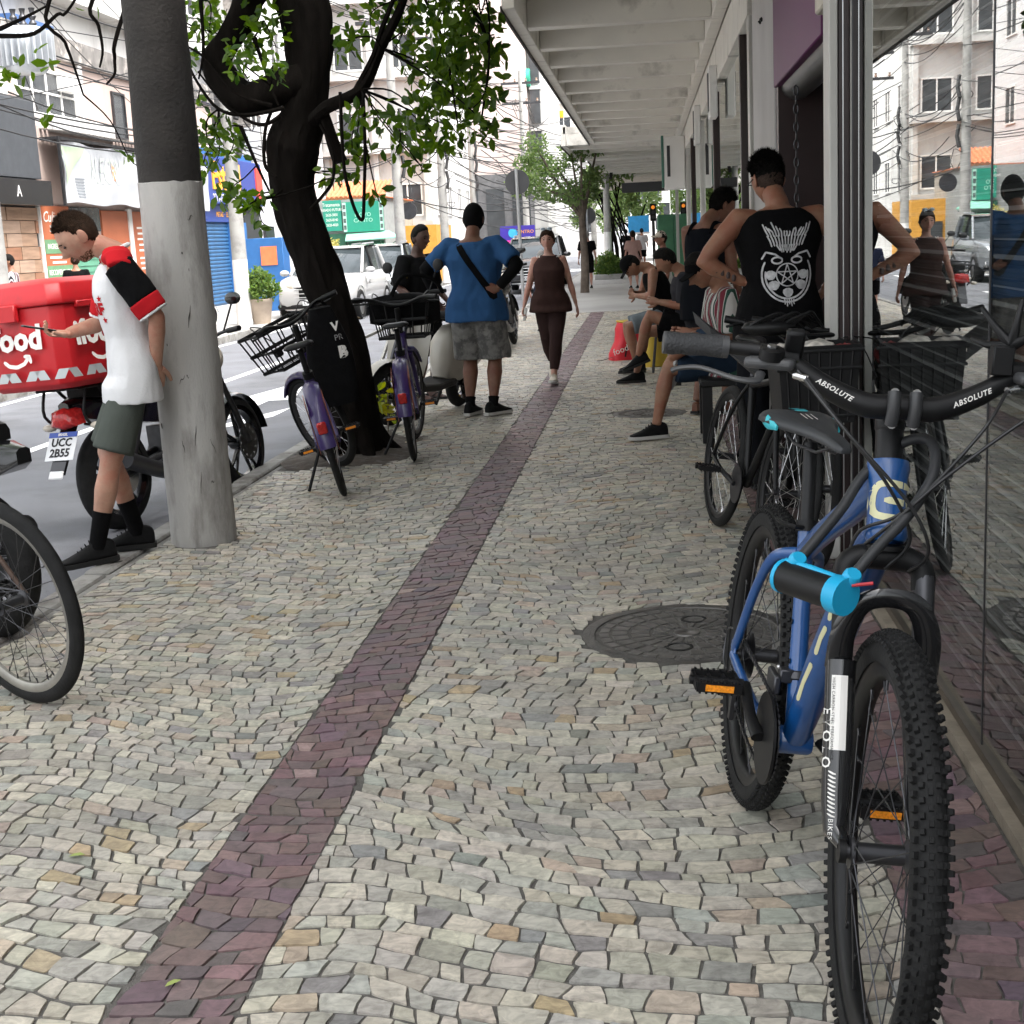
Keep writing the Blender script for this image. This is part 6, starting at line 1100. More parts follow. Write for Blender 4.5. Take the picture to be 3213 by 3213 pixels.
class Person:
    "facing +X, left +Y, built for 1.75 m and scaled"
    def __init__(s, name_label, loc, yaw, h=1.75, skin='tan', lean=0., twist=0., pelvis=(0, 0, .93), head=(0, 0, 0), wl=(.05, .27, .86), wr=(.05, -.27, .86), el=(-1, .4, 0), er=(-1, -.4, 0), al=(0, .1, .09), ar=(0, -.1, .09), kl=(1, .1, 0), kr=(1, -.1, 0), fl=0., fr=0., pl=0., prr=0., fat=1., female=False, vox=.014, rolls=0., shw=1.):
        s.label = name_label; k = h / 1.75; s.t = thing('person', name_label, 'person', loc, (0, 0, R(yaw))); s.t.scale = (k, k, k); s.skin = SKIN[skin]; s.vox = vox; s.fat = fat; s.female = female
        s.P = Vector(pelvis); s.lean = R(lean); s.twist = R(twist); s.shw = shw
        sh = .178 * shw if not female else .155; s.shl, s.shr = s.up((-.005, sh, .475)), s.up((-.005, -sh, .475)); s.hl, s.hr = s.P + Vector((0, .088, -.03)), s.P + Vector((0, -.088, -.03))
        s.ell_, s.wl = ik(s.shl, wl, .285, .255, el); s.elr, s.wr = ik(s.shr, wr, .285, .255, er); s.knl, s.al = ik(s.hl, al, .425, .415, kl); s.knr, s.ar = ik(s.hr, ar, .425, .415, kr); s.fl, s.fr, s.pl, s.pr = R(fl), R(fr), R(pl), R(prr)
        nb = s.up((-.005, 0, .54)); hd = Vector(head); s.HM = Matrix.Translation(s.up((0, 0, .50))) @ Matrix.Rotation(s.twist, 4, 'Z') @ Matrix.Rotation(s.lean, 4, 'Y') @ Matrix.Rotation(R(hd.z), 4, 'Z') @ Matrix.Rotation(R(hd.y), 4, 'Y') @ Matrix.Rotation(R(hd.x), 4, 'X') @ Matrix.Translation((.035, 0, .195)); s.nb = nb
        s.extra = []
    def up(s, p):
        "point of the upper body, given relative to the pelvis, carried by the bend of the spine"
        p = Vector(p); n = 6; pos = s.P.copy(); z = max(p.z, 0); step = z / n
        if p.z <= 0: return s.P + p
        for i in range(n):
            f = min(1, (i + .5) * step / .36); d = Matrix.Rotation(s.lean * f, 3, 'Y') @ Vector((0, 0, step)); pos += d
        f = min(1, z / .36); return pos + Matrix.Rotation(s.twist * f, 3, 'Z') @ (Matrix.Rotation(s.lean * f, 3, 'Y') @ Vector((p.x, p.y, 0)))
    def ring(s, z, w, d, n=24, off=(0, 0), pw=.85):
        c = lambda v: math.copysign(abs(v) ** pw, v)
        return [s.up((off[0] + d * c(math.cos(a)), off[1] + w * c(math.sin(a)), z)) for a in np.linspace(0, 2 * math.pi, n + 1)[:-1]]
    TOR = ((-.10, .10, .085, 0), (-.04, .155, .108, -.005), (.04, .160, .112, -.005), (.14, .138, .102, .0), (.26, .150, .110, .008), (.36, .163, .115, .008), (.43, .160, .102, .0), (.48, .130, .080, -.006), (.52, .075, .062, -.008))
    def torso(s, mb, inf=0., z0=-1, z1=9, flare=0.):
        rr_ = []
        for z, w, d, o in s.TOR:
            if z < z0 or z > z1: continue
            fw = s.fat if z < .4 else 1 + (s.fat - 1) * .5
            if s.female: w = w * (1.06 if z < .06 else .92); 
            if s.female and .22 < z < .4: d = d * 1.1; o += .01
            belly = (s.fat - 1) * .12 * math.exp(-((z - .1) / .15) ** 2); rr_.append(s.ring(z, w * fw * (s.shw if z > .3 else 1) + inf + flare * max(0, .1 - z), d * fw + inf + belly + flare * max(0, .1 - z), off=(o + belly * .6, 0)))
        mb.loft(rr_)
    def build_body(s, hands=((.5, {}), (.5, {})), bare_legs=True, calf=1., feet=False):
        mb = MB(); s.torso(mb); a = 1 + (s.fat - 1) * .6; fm = .85 if s.female else 1
        for sh, el, w in ((s.shl, s.ell_, s.wl), (s.shr, s.elr, s.wr)):
            inn = sh.lerp(s.up((0, 0, .45)), .35); mb.tube([inn, sh, sh.lerp(el, .35), sh.lerp(el, .8), el, el.lerp(w, .25), el.lerp(w, .7), w], [.055 * fm, .058 * a * fm, .052 * a * fm, .043 * a * fm, .040 * fm, .043 * a * fm, .033 * fm, .027 * fm], 14)
        for hp, kn, an in ((s.hl, s.knl, s.al), (s.hr, s.knr, s.ar)):
            bk = (hp - kn).normalized(); cv = (kn.lerp(an, .3)) - (Vector((an.x, an.y, 0)) - Vector((kn.x, kn.y, 0))) * 0
            mb.tube([hp, hp.lerp(kn, .3), hp.lerp(kn, .75), kn, kn.lerp(an, .15), kn.lerp(an, .35), kn.lerp(an, .65), kn.lerp(an, .9), an], [.092 * a, .085 * a, .065 * a, .055 * a, .052 * a, .0585 * a * calf, .044 * a, .036, .037], 16)
        mb.tube([s.up((-.008, 0, .47)), s.nb, s.HM @ Vector((-.02, 0, -.07))], [.066, .060 * fm, .056 * fm], 14)
        body = remeshed(mb, s.vox, 4)
        body.add_raw(head_mb(s.HM, s.female))
        for i, (w, el, sd) in enumerate(((s.wl, s.ell_, 1), (s.wr, s.elr, -1))):
            c, kw = hands[i]; d = (w - el).normalized(); kw = dict(kw); f = kw.pop('f', tuple(d)); b = kw.pop('b', (0, sd, 0)); body.add_raw(hand_mb(w, f, b, -sd if kw.pop('flip', False) else sd, c, **kw))
        s.body = body; s.ob = body.build('body', s.skin, s.t); return s.ob
    def shirt(s, m, z0=-.14, sl=.5, slr=.075, inf=.018, wr=.006, neck=.5, flare=.15, name='shirt', seed=0., slm=None, sides=(1, 1)):
        mb = MB(); rings = []
        for z, w, d, o in ((z0, .188, .128, .008), (-.09, .184, .126, .008)) + s.TOR[1:]:
            if z < z0 and z != z0: continue
            if z > neck: z = neck; w *= 1.0
            fw = s.fat if z < .4 else 1 + (s.fat - 1) * .5
            if z < 0: w = max(w, .182)
            elif z < .06: w = max(w, .17)
            if s.female: w = w * (1.0 if z < .06 else .92)
            if s.female and .22 < z < .4: d *= 1.1; o += .01
            belly = (s.fat - 1) * .12 * math.exp(-((z - .1) / .15) ** 2); k = inf + flare * max(0, .2 - z) * .12
            rings.append(s.ring(z, w * fw * (s.shw if z > .3 else 1) + k, d * fw + k + belly, off=(o + belly * .6, 0)))
        mb.loft(rings)
        if sl > 0:
            for q, (sh, el, w) in enumerate(((s.shl, s.ell_, s.wl), (s.shr, s.elr, s.wr))):
                if not sides[q]: continue
                P = [sh.lerp(s.up((0, 0, .44)), .4), sh + (sh - s.up((0, 0, .44))) * .06]; L_ = sl * .54
                if L_ <= .285: P += [sh.lerp(el, L_ / .285 * .5), sh.lerp(el, L_ / .285)]; r_ = [.068, .073, slr, slr * 1.02]
                else: P += [sh.lerp(el, .5), el, el.lerp(w, min(1, (L_ - .285) / .255))]; r_ = [.07, .072, slr * .9, slr * .8, slr * .6]
                mb.tube(P, r_, 16)
        s.sh_mb = remeshed(mb, s.vox * .9, 3, wr, 10, seed); return s.sh_mb.build(name, m, s.t)
    def limb_cloth(s, which, f0, f1, r0, r1, m, name, wr=.004, rm=True):
        a, b, c = {'al': (s.shl, s.ell_, s.wl), 'ar': (s.shr, s.elr, s.wr), 'll': (s.hl, s.knl, s.al), 'lr': (s.hr, s.knr, s.ar)}[which]; la, lb = (b - a).length, (c - b).length; T = la + lb
        def at(f): q = f * T; return a.lerp(b, q / la) if q <= la else b.lerp(c, (q - la) / lb)
        P = [at(f0 + (f1 - f0) * k / 8) for k in range(9)]; mb = MB().tube(P, [r0 + (r1 - r0) * k / 8 for k in range(9)], 18)
        if rm: mb = remeshed(mb, s.vox * .8, 2, wr, 18)
        return mb.build(name, m, s.t)
    def trousers(s, m, f1=.5, r0=.118, r1=.1, name='shorts', wr=.006, top=.09, inf=.012, seed=0., prof=None):
        mb = MB(); a = 1 + (s.fat - 1) * .8
        mb.loft([s.ring(z, w * s.fat + inf, d * s.fat + inf, off=(o, 0)) for z, w, d, o in ((-.11, .125, .10, 0), (-.04, .158, .112, -.004), (.03, .160, .112, -.004), (top, .15, .106, 0))])
        for hp, kn, an in ((s.hl, s.knl, s.al), (s.hr, s.knr, s.ar)):
            la, lb = (kn - hp).length, (an - kn).length; T = la + lb
            def at(f): q = f * T; return hp.lerp(kn, q / la) if q <= la else kn.lerp(an, (q - la) / lb)
            mb.tube([at(f1 * k / 8) for k in range(9)], prof or [(r0 + (r1 - r0) * k / 8) * a for k in range(9)], 18)
        s.tr_mb = remeshed(mb, s.vox * .9, 3, wr, 12, seed); return s.tr_mb.build(name, m, s.t)
    def shoes(s, m, sole, sock=None, sockh=.13, strap=False, Ls=.285, laces=False):
        for an, kn, yw, pt in ((s.al, s.knl, s.fl, s.pl), (s.ar, s.knr, s.fr, s.pr)):
            M = Matrix.Translation(an) @ Matrix.Rotation(yw, 4, 'Z') @ Matrix.Rotation(pt, 4, 'Y'); k = Ls / .285; rings = []
            for x, w, zt in ((-.085, .018, -.02), (-.078, .032, .012), (-.05, .038, .028), (.0, .04, .03), (.05, .043, .004), (.10, .048, -.025), (.15, .047, -.042), (.185, .034, -.056), (.20, .012, -.066)):
                rings.append([M @ Vector((x * k, y * w * k, z)) for y, z in ((-1, -.075), (-1.02, -.055), (-.9, (zt - .06) * .5), (-.5, zt), (.5, zt), (.9, (zt - .06) * .5), (1.02, -.055), (1, -.075))])
            if strap:
                for rr_ in (0,): pass
                ft = MB().loft([[M @ Vector((x, y * w, z)) for y, z in ((-1, -.068), (-.8, zt - .01), (0, zt), (.8, zt - .01), (1, -.068))] for x, w, zt in ((-.07, .022, -.01), (-.04, .03, .0), (.02, .032, .0), (.08, .04, -.03), (.14, .044, -.047), (.18, .03, -.056))]); s.ob_f = ft.build('foot', s.skin, s.t)
                MB().loft([[M @ Vector((x, y * w, z)) for y, z in ((-1, -.088), (1, -.088), (1, -.07), (-1, -.07))] for x, w in ((-.085, .03), (0, .036), (.1, .046), (.17, .044), (.2, .02))]).build('sandal', sole, s.t); MB().tube(bez([M @ Vector((.04, -.045, -.06)), M @ Vector((.1, -.01, -.02)), M @ Vector((.13, .0, -.035)), M @ Vector((.1, .02, -.02)), M @ Vector((.04, .045, -.06))], 4), .006, 6).build('strap', m, s.t); continue
            sh = MB().loft(rings).build('shoe', m, s.t); sb_ = sh.modifiers.new('s', 'SUBSURF'); sb_.levels = 1; sb_.render_levels = 1
            MB().loft([[M @ Vector((x * k, y * w * k, z)) for y, z in ((-1, -.09), (1, -.09), (1.05, -.066), (-1.05, -.066))] for x, w in ((-.09, .026), (-.06, .04), (0, .04), (.07, .047), (.14, .05), (.185, .037), (.205, .014))]).build('sole', sole, sh)
            if laces:
                for q in range(4): x = .03 + q * .02; MB().tube([M @ Vector((x, -.028, .0 - q * .012)), M @ Vector((x + .008, 0, .026 - q * .014)), M @ Vector((x, .028, .0 - q * .012))], .003, 5).build('lace', m, sh)
            if sock:
                d = (kn - an).normalized(); MB().tube([an + Vector((0, 0, -.02)), an + d * .03, an + d * sockh * .6, an + d * sockh], [.042, .041, .043, .047], 14).build('sock', sock, s.t)
    def eyes(s, brow='black'):
        for q in (-1, 1):
            MB().ell((0, 0, 0), (.007, .0135, .0062), 8, 6).xf(s.HM @ Matrix.Translation((.0835, q * .031, .004))).build('eye', mat('eye_dark', (.03, .022, .018), .2, var=0), s.t)
            MB().tube([s.HM @ Vector((.086, q * .048, .021)), s.HM @ Vector((.094, q * .033, .027)), s.HM @ Vector((.096, q * .014, .023))], .0032, 5).build('eyebrow', HAIRM[brow], s.t)
        MB().tube([s.HM @ Vector((.088, .022, -.066)), s.HM @ Vector((.098, 0, -.067)), s.HM @ Vector((.088, -.022, -.066))], .0035, 5).build('lips', mat('lips', (.27, .10, .085), .5, var=0), s.t)
    def hair(s, m, kind='short', thick=.018, rough=.004, fq=40.):
        if kind == 'short': pr_ = lambda d: d.z * .9 - d.x * .62 + .0 - (.0 if d.x < .2 else .12) + (.25 if d.x < -.1 else 0) - .05
        elif kind == 'fade': pr_ = lambda d: d.z - .12 - max(0, d.x) * .35 - (.0 if d.x > -.3 else -.05)
        elif kind == 'full': pr_ = lambda d: d.z * .8 - d.x * .8 + .35
        else: pr_ = kind
        return hair_mb(s.HM, pr_, thick, rough, fq, female=s.female).build('hair', m, s.t)
    def cap(s, m, brim=True):
        o = hair_mb(s.HM, lambda d: d.z - .18 + .1 * (d.x < 0) * abs(d.x), .012, 0).build('cap', m, s.t)
        if brim: MB().loft([[s.HM @ Vector((x, y * w, z)) for y, z in ((-1, -.012), (0, .006), (1, -.012), (1, -.018), (0, 0), (-1, -.018))] for x, w, in ((.075, .075), (.12, .07), (.155, .05), (.17, .02)) for z0 in (0,)]).xf(Matrix()).fn(lambda p: p + s.HM.to_3x3() @ Vector((0, 0, .045))).build('brim', m, s.t)
        return o
FAB = lambda key, c, v=.1: mat(key, c, .95, spec=.1, var=v, vscale=8, bump=.25, bscale=90)
BLKC = FAB('black_cotton', (.0055, .0055, .006)); SHOEB = mat('shoe_black', (.007, .007, .0075), .8, spec=.2, var=.3, vscale=40); SOLEW = mat('sole_white', (.5, .49, .47), .7); SOLEB = mat('sole_black', (.014, .014, .014), .7)

# 1 man leaning on the pole, looking at his phone
m1 = Person('man in red, black and white football shirt leaning on the concrete pole with a phone', (-2.55, 6.47, 0), 204, 1.76, 'pale', lean=5, pelvis=(-.05, 0, .93), head=(0, 36, 0), wl=(-.16, .10, .93), el=(-.9, .8, .1), wr=(.23, -.04, 1.10), er=(-.7, -1, -.5), al=(.2, .13, .1), ar=(.0, -.12, .1), fl=10, fr=-6, pl=3, vox=.011, fat=.95)
m1.build_body(((.5, {}), (.9, dict(f=(.95, .25, .1), b=(.1, -.25, -1), thumb_out=.7))))
WT = FAB('white_jersey', (.70, .70, .71), .03); RD = FAB('red_jersey', (.45, .014, .02), .06)
m1.shirt(WT, z0=-.17, sl=0, inf=.016, wr=.007, flare=.15, neck=.5)
for w in ('al', 'ar'): m1.limb_cloth(w, -.02, .34, .074, .079, BLKC, 'sleeve', .005); m1.limb_cloth(w, .335, .47, .081, .077, RD, 'sleeve_cuff', .003); m1.limb_cloth(w, .465, .49, .079, .078, WT, 'sleeve_hem', .001)
yk = MB()
for q in (1, -1):
    sh = m1.shl if q > 0 else m1.shr; yk.tube([m1.up((-.01, q * .055, .545)), m1.up((-.005, q * .12, .508)), sh + Vector((0, q * .01, .045)), sh + Vector((0, q * .05, .0))], [.052, .062, .050, .05], 12, flat=(1.25, .7))
remeshed(yk, .011, 3, .002).build('red_yoke', RD, m1.t); MB().tube([m1.nb + Matrix.Rotation(m1.lean, 3, 'Y') @ Vector((.07 * math.cos(a), .068 * math.sin(a), .008 - .02 * math.cos(a))) for a in np.linspace(0, 2 * math.pi, 17)[:-1]], .011, 8, close=True).build('collar', WT, m1.t)
m1.trousers(FAB('olive_grey_shorts', (.075, .085, .075), .06), .46, .084, .104, wr=.004, top=-.07, inf=-.008); m1.shoes(SHOEB, SOLEB, BLKC, .16, laces=True); m1.eyes('brown')
m1.hair(HAIRM['brown'], 'short', .004, .001, 60)
tufts(m1.HM, HAIRM['ginger'], lambda d: (.16 - abs(d.z + .76)) if d.x > .1 else -1, 420, .007, m1.t, 5, (0, 0, -1), .5)
HP = lambda d: d.z * .9 - d.x * .62 - (.0 if d.x < .2 else .12) + (.25 if d.x < -.1 else 0) - .05
tufts(m1.HM, HAIRM['brown'], HP, 5600, lambda d: .006 + .015 * max(0, d.z), m1.t, 2)
xb = Matrix.Rotation(0, 3, 'Z'); 
wrap_on(text_mb('CRF', .075, 0, .004), [m1.sh_mb], m1.up((.3, .055, .30)), (0, 1, 0), (0, 0, 1), RD, m1.t, 'crest', .003)
st_ = MB()
for k in range(3):
    P = [(.018 * (1 if i % 2 == 0 else .42) * math.sin(i * math.pi / 5), .05 - k * .05 + .018 * (1 if i % 2 == 0 else .42) * math.cos(i * math.pi / 5), 0) for i in range(10)]; st_.add(P, [tuple(range(10))], False)
wrap_on(st_, [m1.sh_mb], m1.up((.3, .108, .30)), (0, 1, 0), (0, 0, 1), RD, m1.t, 'star_print', .003)
ph = thing('phone', 'dark phone with a white back held by the man at the pole', 'phone'); ph.matrix_world = m1.t.matrix_world
MB().box((0, 0, 0), (.15, .072, .009)).build('case', BLKM, ph, .003); MB().box((0, 0, .0052), (.14, .066, .001)).build('screen', mat('pale_screen', (.6, .6, .62), .1), ph)
ph.matrix_world = Matrix.Translation((-2.55, 6.47, 0)) @ Matrix.Rotation(R(204), 4, 'Z') @ Matrix.Scale(1.76 / 1.75, 4) @ Matrix.Translation(m1.wr + Vector((.125, .03, .035))) @ Matrix.Rotation(.25, 4, 'Z') @ Matrix.Rotation(-.22, 4, 'Y')

# 2 woman walking towards us
m2 = Person('woman in dark brown sleeveless top and leggings walking towards the camera', (-.98, 13.95, 0), -92, 1.53, 'rosy', lean=2, female=True, wl=(.0, .30, .86), wr=(.1, -.30, .87), al=(.26, .03, .1), ar=(-.30, -.03, .2), pl=-8, prr=38, kr=(1, 0, 0), fat=1.12)
m2.build_body(((.35, {}), (.6, {}))); BRN = FAB('brown_jersey', (.045, .024, .021), .08); m2.shirt(BRN, z0=-.12, sl=0, inf=.02, wr=.007, flare=.6, neck=.52); m2.trousers(FAB('brown_leggings', (.035, .02, .019), .06), .92, .098, .05, 'leggings', .002, .06, .006, prof=[.108, .104, .098, .088, .078, .074, .075, .064, .052])
m2.shoes(mat('shoe_cream', (.5, .45, .38), .8, var=.1), SOLEW, None, laces=True); m2.eyes('brown'); m2.hair(HAIRM['brown'], 'full', .012, .002); tufts(m2.HM, HAIRM['brown'], lambda d: d.z * .8 - d.x * .8 + .3, 900, .02, m2.t, 3, up=.4, female=True); MB().ell((0, 0, 0), (.035, .035, .035), 12, 8).xf(m2.HM @ Matrix.Translation((-.12, 0, -.01))).build('hair_bun', HAIRM['brown'], m2.t)
sg = MB()
for q in (-1, 1): sg.tube([m2.HM @ (Vector((.055, q * .036, .122)) + Vector((.008 * math.sin(a), .031 * math.cos(a), .019 * math.sin(a)))) for a in np.linspace(0, 2 * math.pi, 15)[:-1]], .004, 6, close=True)
sg.tube([m2.HM @ Vector((.06, -.006, .125)), m2.HM @ Vector((.06, .006, .125))], .003, 5); sgo = sg.build('sunglasses', mat('pale_frame', (.6, .6, .6), .3), m2.t)
for q in (-1, 1): MB().ell((0, 0, 0), (.004, .029, .017), 12, 8).xf(m2.HM @ Matrix.Translation((.055, q * .036, .122)) @ Matrix.Rotation(-.4, 4, 'Y')).build('lens', mat('mirror_lens', (.45, .52, .58), .05, .6, var=0), sgo)
for q in (-1, 1):
    for k in range(2): MB().tube([m2.up((.05, q * (.10 + k * .025), .50)), m2.up((0, q * (.105 + k * .025), .515)), m2.up((-.05, q * (.10 + k * .025), .50))], .006, 5).build('white_piping', PRINTW, m2.t)
pb = MB().box((0, 0, 0), (.03, .07, .15)).build('white_paper', WHITE, None, .004); tag(pb, 'folded white paper in the walking woman\'s right hand', 'paper'); pb.matrix_world = m2.t.matrix_world; pb.location = (-.98 - .29 * .874, 13.95 - .1 * .874, .80 * .874); pb.rotation_euler = (0, .2, 0)

# 3 man in blue T-shirt, hands on hips
m3 = Person('big man in blue T-shirt and grey camouflage shorts seen from behind, hands on hips', (-1.42, 11.42, 0), 82, 1.76, 'brown', fat=1.24, shw=1.08, wr=(-.10, -.215, 1.05), er=(-.25, -1, .15), wl=(.06, .36, 1.0), el=(-.7, 1, 0), al=(.02, .1, .1), ar=(.02, -.1, .1), fl=-8, fr=-32, head=(0, 12, 0))
m3.build_body(((.6, {}), (.8, dict(f=(-.3, .9, -.2), b=(-1, -.2, 0))))); BLT = FAB('blue_tshirt', (.03, .088, .21), .06); m3.shirt(BLT, z0=-.14, sl=.42, slr=.079, inf=.024, wr=.014, flare=.3)
for w in ('al', 'ar'): m3.limb_cloth(w, .36, .96, .060, .040, BLKC, 'arm_sleeve', .003)
CAMO = mat('camo_shorts', (.2, .195, .185), .85, var=.3, vscale=14, bump=.3, col2=(.10, .098, .095), c2lo=.48, c2hi=.56, c2scale=9); m3.trousers(CAMO, .54, .112, .115, wr=.008)
m3.shoes(SHOEB, SOLEW, BLKC, .06); hair_mb(m3.HM, lambda d: d.z * .8 - d.x * 1.0 + .75, .012, .001, 20).build('skull_cap', BLKC, m3.t)
wrap_on(stroke2d([[(-.10 + .030 * k, .24 - .045 * k) for k in range(11)]], .052), [m3.sh_mb], m3.up((-.4, 0, .25)), (0, -1, 0), (0, 0, 1), BLKC, m3.t, 'bag_strap', .005); MB().tube([m3.knr + Vector((-.062, -.01, -.12)), m3.knr + Vector((-.064, -.0, -.17))], [.004, .016], 6, flat=(1, .3)).build('tattoo', BLK, m3.t)

# 4 man in black behind the bikes
m4 = Person('man in black shirt with yellow sleeve print standing behind the scooter', (-2.12, 12.85, 0), -35, 1.62, 'dark', fat=1.05, wl=(.15, .24, .98), wr=(.2, -.26, 1.0), head=(0, 8, 0)); m4.build_body(); m4.shirt(BLKC, sl=.5, slr=.085); m4.trousers(BLKC, .55); m4.shoes(BLK, SOLEB, None, strap=True); m4.hair(HAIRM['black'], 'short', .014); m4.eyes()
for k in range(4): MB().ell(m4.shr + Vector((.02 + .012 * k, -.066, -.02 - .05 * k)), (.03, .012, .016), 8, 6).build('yellow_print', mat('yellow_print', (.5, .36, .03), .7), m4.t)

# 5 tattooed man in black sleeveless shirt
m5 = Person('man in black sleeveless shirt with white band print on the back, hand on hip', (.71, 7.72, 0), 98, 1.86, 'tan', fat=1.10, shw=1.12, lean=3, head=(0, 18, 18), wl=(.0, .17, 1.08), el=(-.05, 1, .45), wr=(.04, -.24, 1.02), er=(-.3, -1, -.1), vox=.012, al=(.05, .12, .1), ar=(0, -.12, .1))
m5.build_body(((.35, dict(f=(-.5, -.75, .1), b=(.0, .3, -1), thumb_out=.9, flip=True)), (.5, {}))); m5.shirt(BLKC, z0=-.16, sl=0, inf=.026, wr=.008, neck=.51); m5.trousers(FAB('black_jeans', (.007, .0075, .0095)), .97, .10, .07, 'jeans'); m5.shoes(SHOEB, SOLEB)
m5.hair(HAIRM['black'], 'short', lambda d: .003 + .012 * max(0, d.z + .1), .002, 150); hair_mb(m5.HM, lambda d: d.z * .9 - d.x * .62 + .28 - (.4 if d.x > 0 else 0), .0035, .001).build('faded_sides', mat('hair_fade', (.06, .035, .025), .8), m5.t)
MB().tube([m5.HM @ Vector((.0, .082, .0)), m5.HM @ Vector((.095, .062, .008)), m5.HM @ Vector((.1, 0, .008))], .003, 5).build('glasses', BLK, m5.t)
tufts(m5.HM, HAIRM['black'], HP, 5600, lambda d: .008 + .038 * max(0, d.z + .15), m5.t, 4, up=.8)
# white band print: spiked lettering above a skull ring with a star
L_ = []
rp = random.Random(8)
for k in range(15):
    x = -.125 + k * .0178; top = .15 - .035 * math.sin(k / 14 * math.pi) + rp.uniform(-.02, .02); L_.append([(x * .72, .075), (x * .85 + .004, .10), (x + rp.uniform(-.008, .008), top)])
for k in range(12): x = -.095 + k * .0172; L_.append([(x * .8, .028 + rp.uniform(-.012, .006)), (x * .9, .055), (x * 1.05, .082)])
for k in range(9): x = -.055 + k * .0138; L_.append([(x * .6, .0 + rp.uniform(-.008, .006)), (x * .8, .02), (x, .036)])
B1 = stroke2d(L_, .0075)
circ = lambda cx, cy, rx, ry, a0, a1, n=22: [(cx + rx * math.cos(R(a0 + (a1 - a0) * k / n)), cy + ry * math.sin(R(a0 + (a1 - a0) * k / n))) for k in range(n + 1)]
B2 = stroke2d([circ(0, -.115, .125, .135, 150, 390), circ(0, -.115, .108, .118, 170, 370), [(-.125, -.035), (-.105, .0), (-.06, -.012), (-.035, -.03)], [(.125, -.035), (.105, .0), (.06, -.012), (.035, -.03)], circ(-.05, -.042, .027, .016, 0, 360, 12), circ(.05, -.042, .027, .016, 0, 360, 12)], .009)
star = [[(.052 * math.sin(2 * math.pi * (k * 2) / 5), -.115 + .052 * math.cos(2 * math.pi * (k * 2) / 5)) for k in range(6)]]; B3 = stroke2d(star + [circ(0, -.115, .056, .056, 0, 360)], .006); B4 = MB()
for a in (R(215), R(325), R(180), R(0), R(270)):
    cx, cy = .083 * math.cos(a), -.115 + .088 * math.sin(a); B4.add([(cx + .027 * math.cos(q) * (1 + .15 * math.sin(3 * q)), cy + .024 * math.sin(q), 0) for q in np.linspace(0, 2 * math.pi, 11)[:-1]], [tuple(range(10))], False)
B5 = stroke2d([[(-.02 + .012 * k, -.235), (-.016 + .01 * k, -.25), (-.018 + .012 * k, -.262 - .01 * (k % 2))] for k in range(5)], .006)
BAND = mat('print_grey_white', (.6, .6, .61), .7, var=.3, vscale=40)
for B in (B1, B2, B3, B4, B5): wrap_on(B, [m5.sh_mb], m5.up((-.3, -.01, .29)), (0, -1, 0), (0, 0, 1), BAND, m5.t, 'band_print', .003)
for k in range(4): MB().ell(m5.ell_.lerp(m5.wl, .35 + .13 * k) + Vector((-.034, .012, .0)), (.006, .012, .02), 8, 6).build('tattoo', mat('tattoo_ink', (.07, .045, .04), .6), m5.t)

# 6 man in dark tank top
m6 = Person('man in black tank top with bowed head beside the doorway', (.44, 11.0, 0), 52, 1.80, 'brown', lean=9, head=(0, 24, -28), wl=(.16, .22, .80), el=(-1, .3, 0), wr=(.2, -.18, .9), al=(0, .1, .1), ar=(.1, -.1, .1), kl=(1, 0, 0), fl=20)
m6.build_body(); m6.shirt(FAB('navy_tank', (.006, .007, .010)), z0=-.2, sl=0, inf=.018, wr=.006, neck=.47); m6.trousers(FAB('dark_shorts', (.02, .02, .023)), .46, .115, .12); m6.shoes(BLK, SOLEB, None, strap=True); m6.hair(HAIRM['black'], 'short', lambda d: .006 + .012 * max(0, d.z), .004, 90)
for q in (-1, 1): MB().tube(bez([m6.up((-.10, q * .10, .42)), m6.up((-.05, q * .095, .505)), m6.up((.04, q * .10, .49)), m6.up((.11, q * .10, .40))], 5), .024, 8, flat=(.35, 1)).build('tank_strap', MATS['navy_tank'], m6.t)

tufts(m6.HM, HAIRM['black'], HP, 4200, lambda d: .02 + .03 * max(0, d.z), m6.t, 6, up=.9)
# 7-9 seated men
def seated(label, loc, yaw, h, skin, seat, **kw): return Person(label, loc, yaw, h, skin, pelvis=(0, 0, seat + .1), **kw)
m7 = seated('seated man in black cap and sleeveless shirt looking down at his phone', (.17, 14.62, 0), 188, 1.70, 'tan', .52, lean=30, head=(0, 32, 0), wl=(.33, .1, .83), wr=(.34, -.06, .86), el=(-.2, .8, -.6), er=(-.2, -.8, -.6), al=(.34, .12, .1), ar=(.3, -.12, .1))
m7.build_body(((.8, {}), (.8, {}))); m7.shirt(BLKC, sl=.0, inf=.02, z0=-.05); m7.trousers(FAB('grey_blue_shorts', (.17, .2, .22), .25), .46, .105, .10); m7.shoes(SHOEB, SOLEB); m7.eyes(); m7.hair(HAIRM['black'], 'short', .01); m7.cap(BLKC)
m8 = seated('man sitting with crossed bare legs and black trainers behind the tank top man', (.38, 13.45, 0), 185, 1.72, 'tan', .46, lean=12, head=(0, 25, 0), wl=(.3, .08, .8), wr=(.3, -.1, .8), al=(.50, -.02, .28), kl=(.6, 0, 1), ar=(.52, -.1, .1), kr=(.6, -.2, 1), pl=20); m8.build_body(); m8.shirt(FAB('dark_tee', (.03, .03, .035)), sl=.45); m8.trousers(BLKC, .36, .11, .11); m8.shoes(SHOEB, SOLEB); m8.hair(HAIRM['black'], 'short')
m9 = seated('seated man in striped shirt and navy shorts, one ankle on his knee', (.55, 9.78, 0), 192, 1.74, 'tan', .44, lean=10, head=(0, 25, 10), wl=(.28, .1, .75), wr=(.3, -.1, .75), al=(.40, -.12, .55), kl=(.5, .7, .6), ar=(.52, -.08, .1), kr=(.5, 0, 1), fl=-60, pl=60, fr=6); m9.build_body()
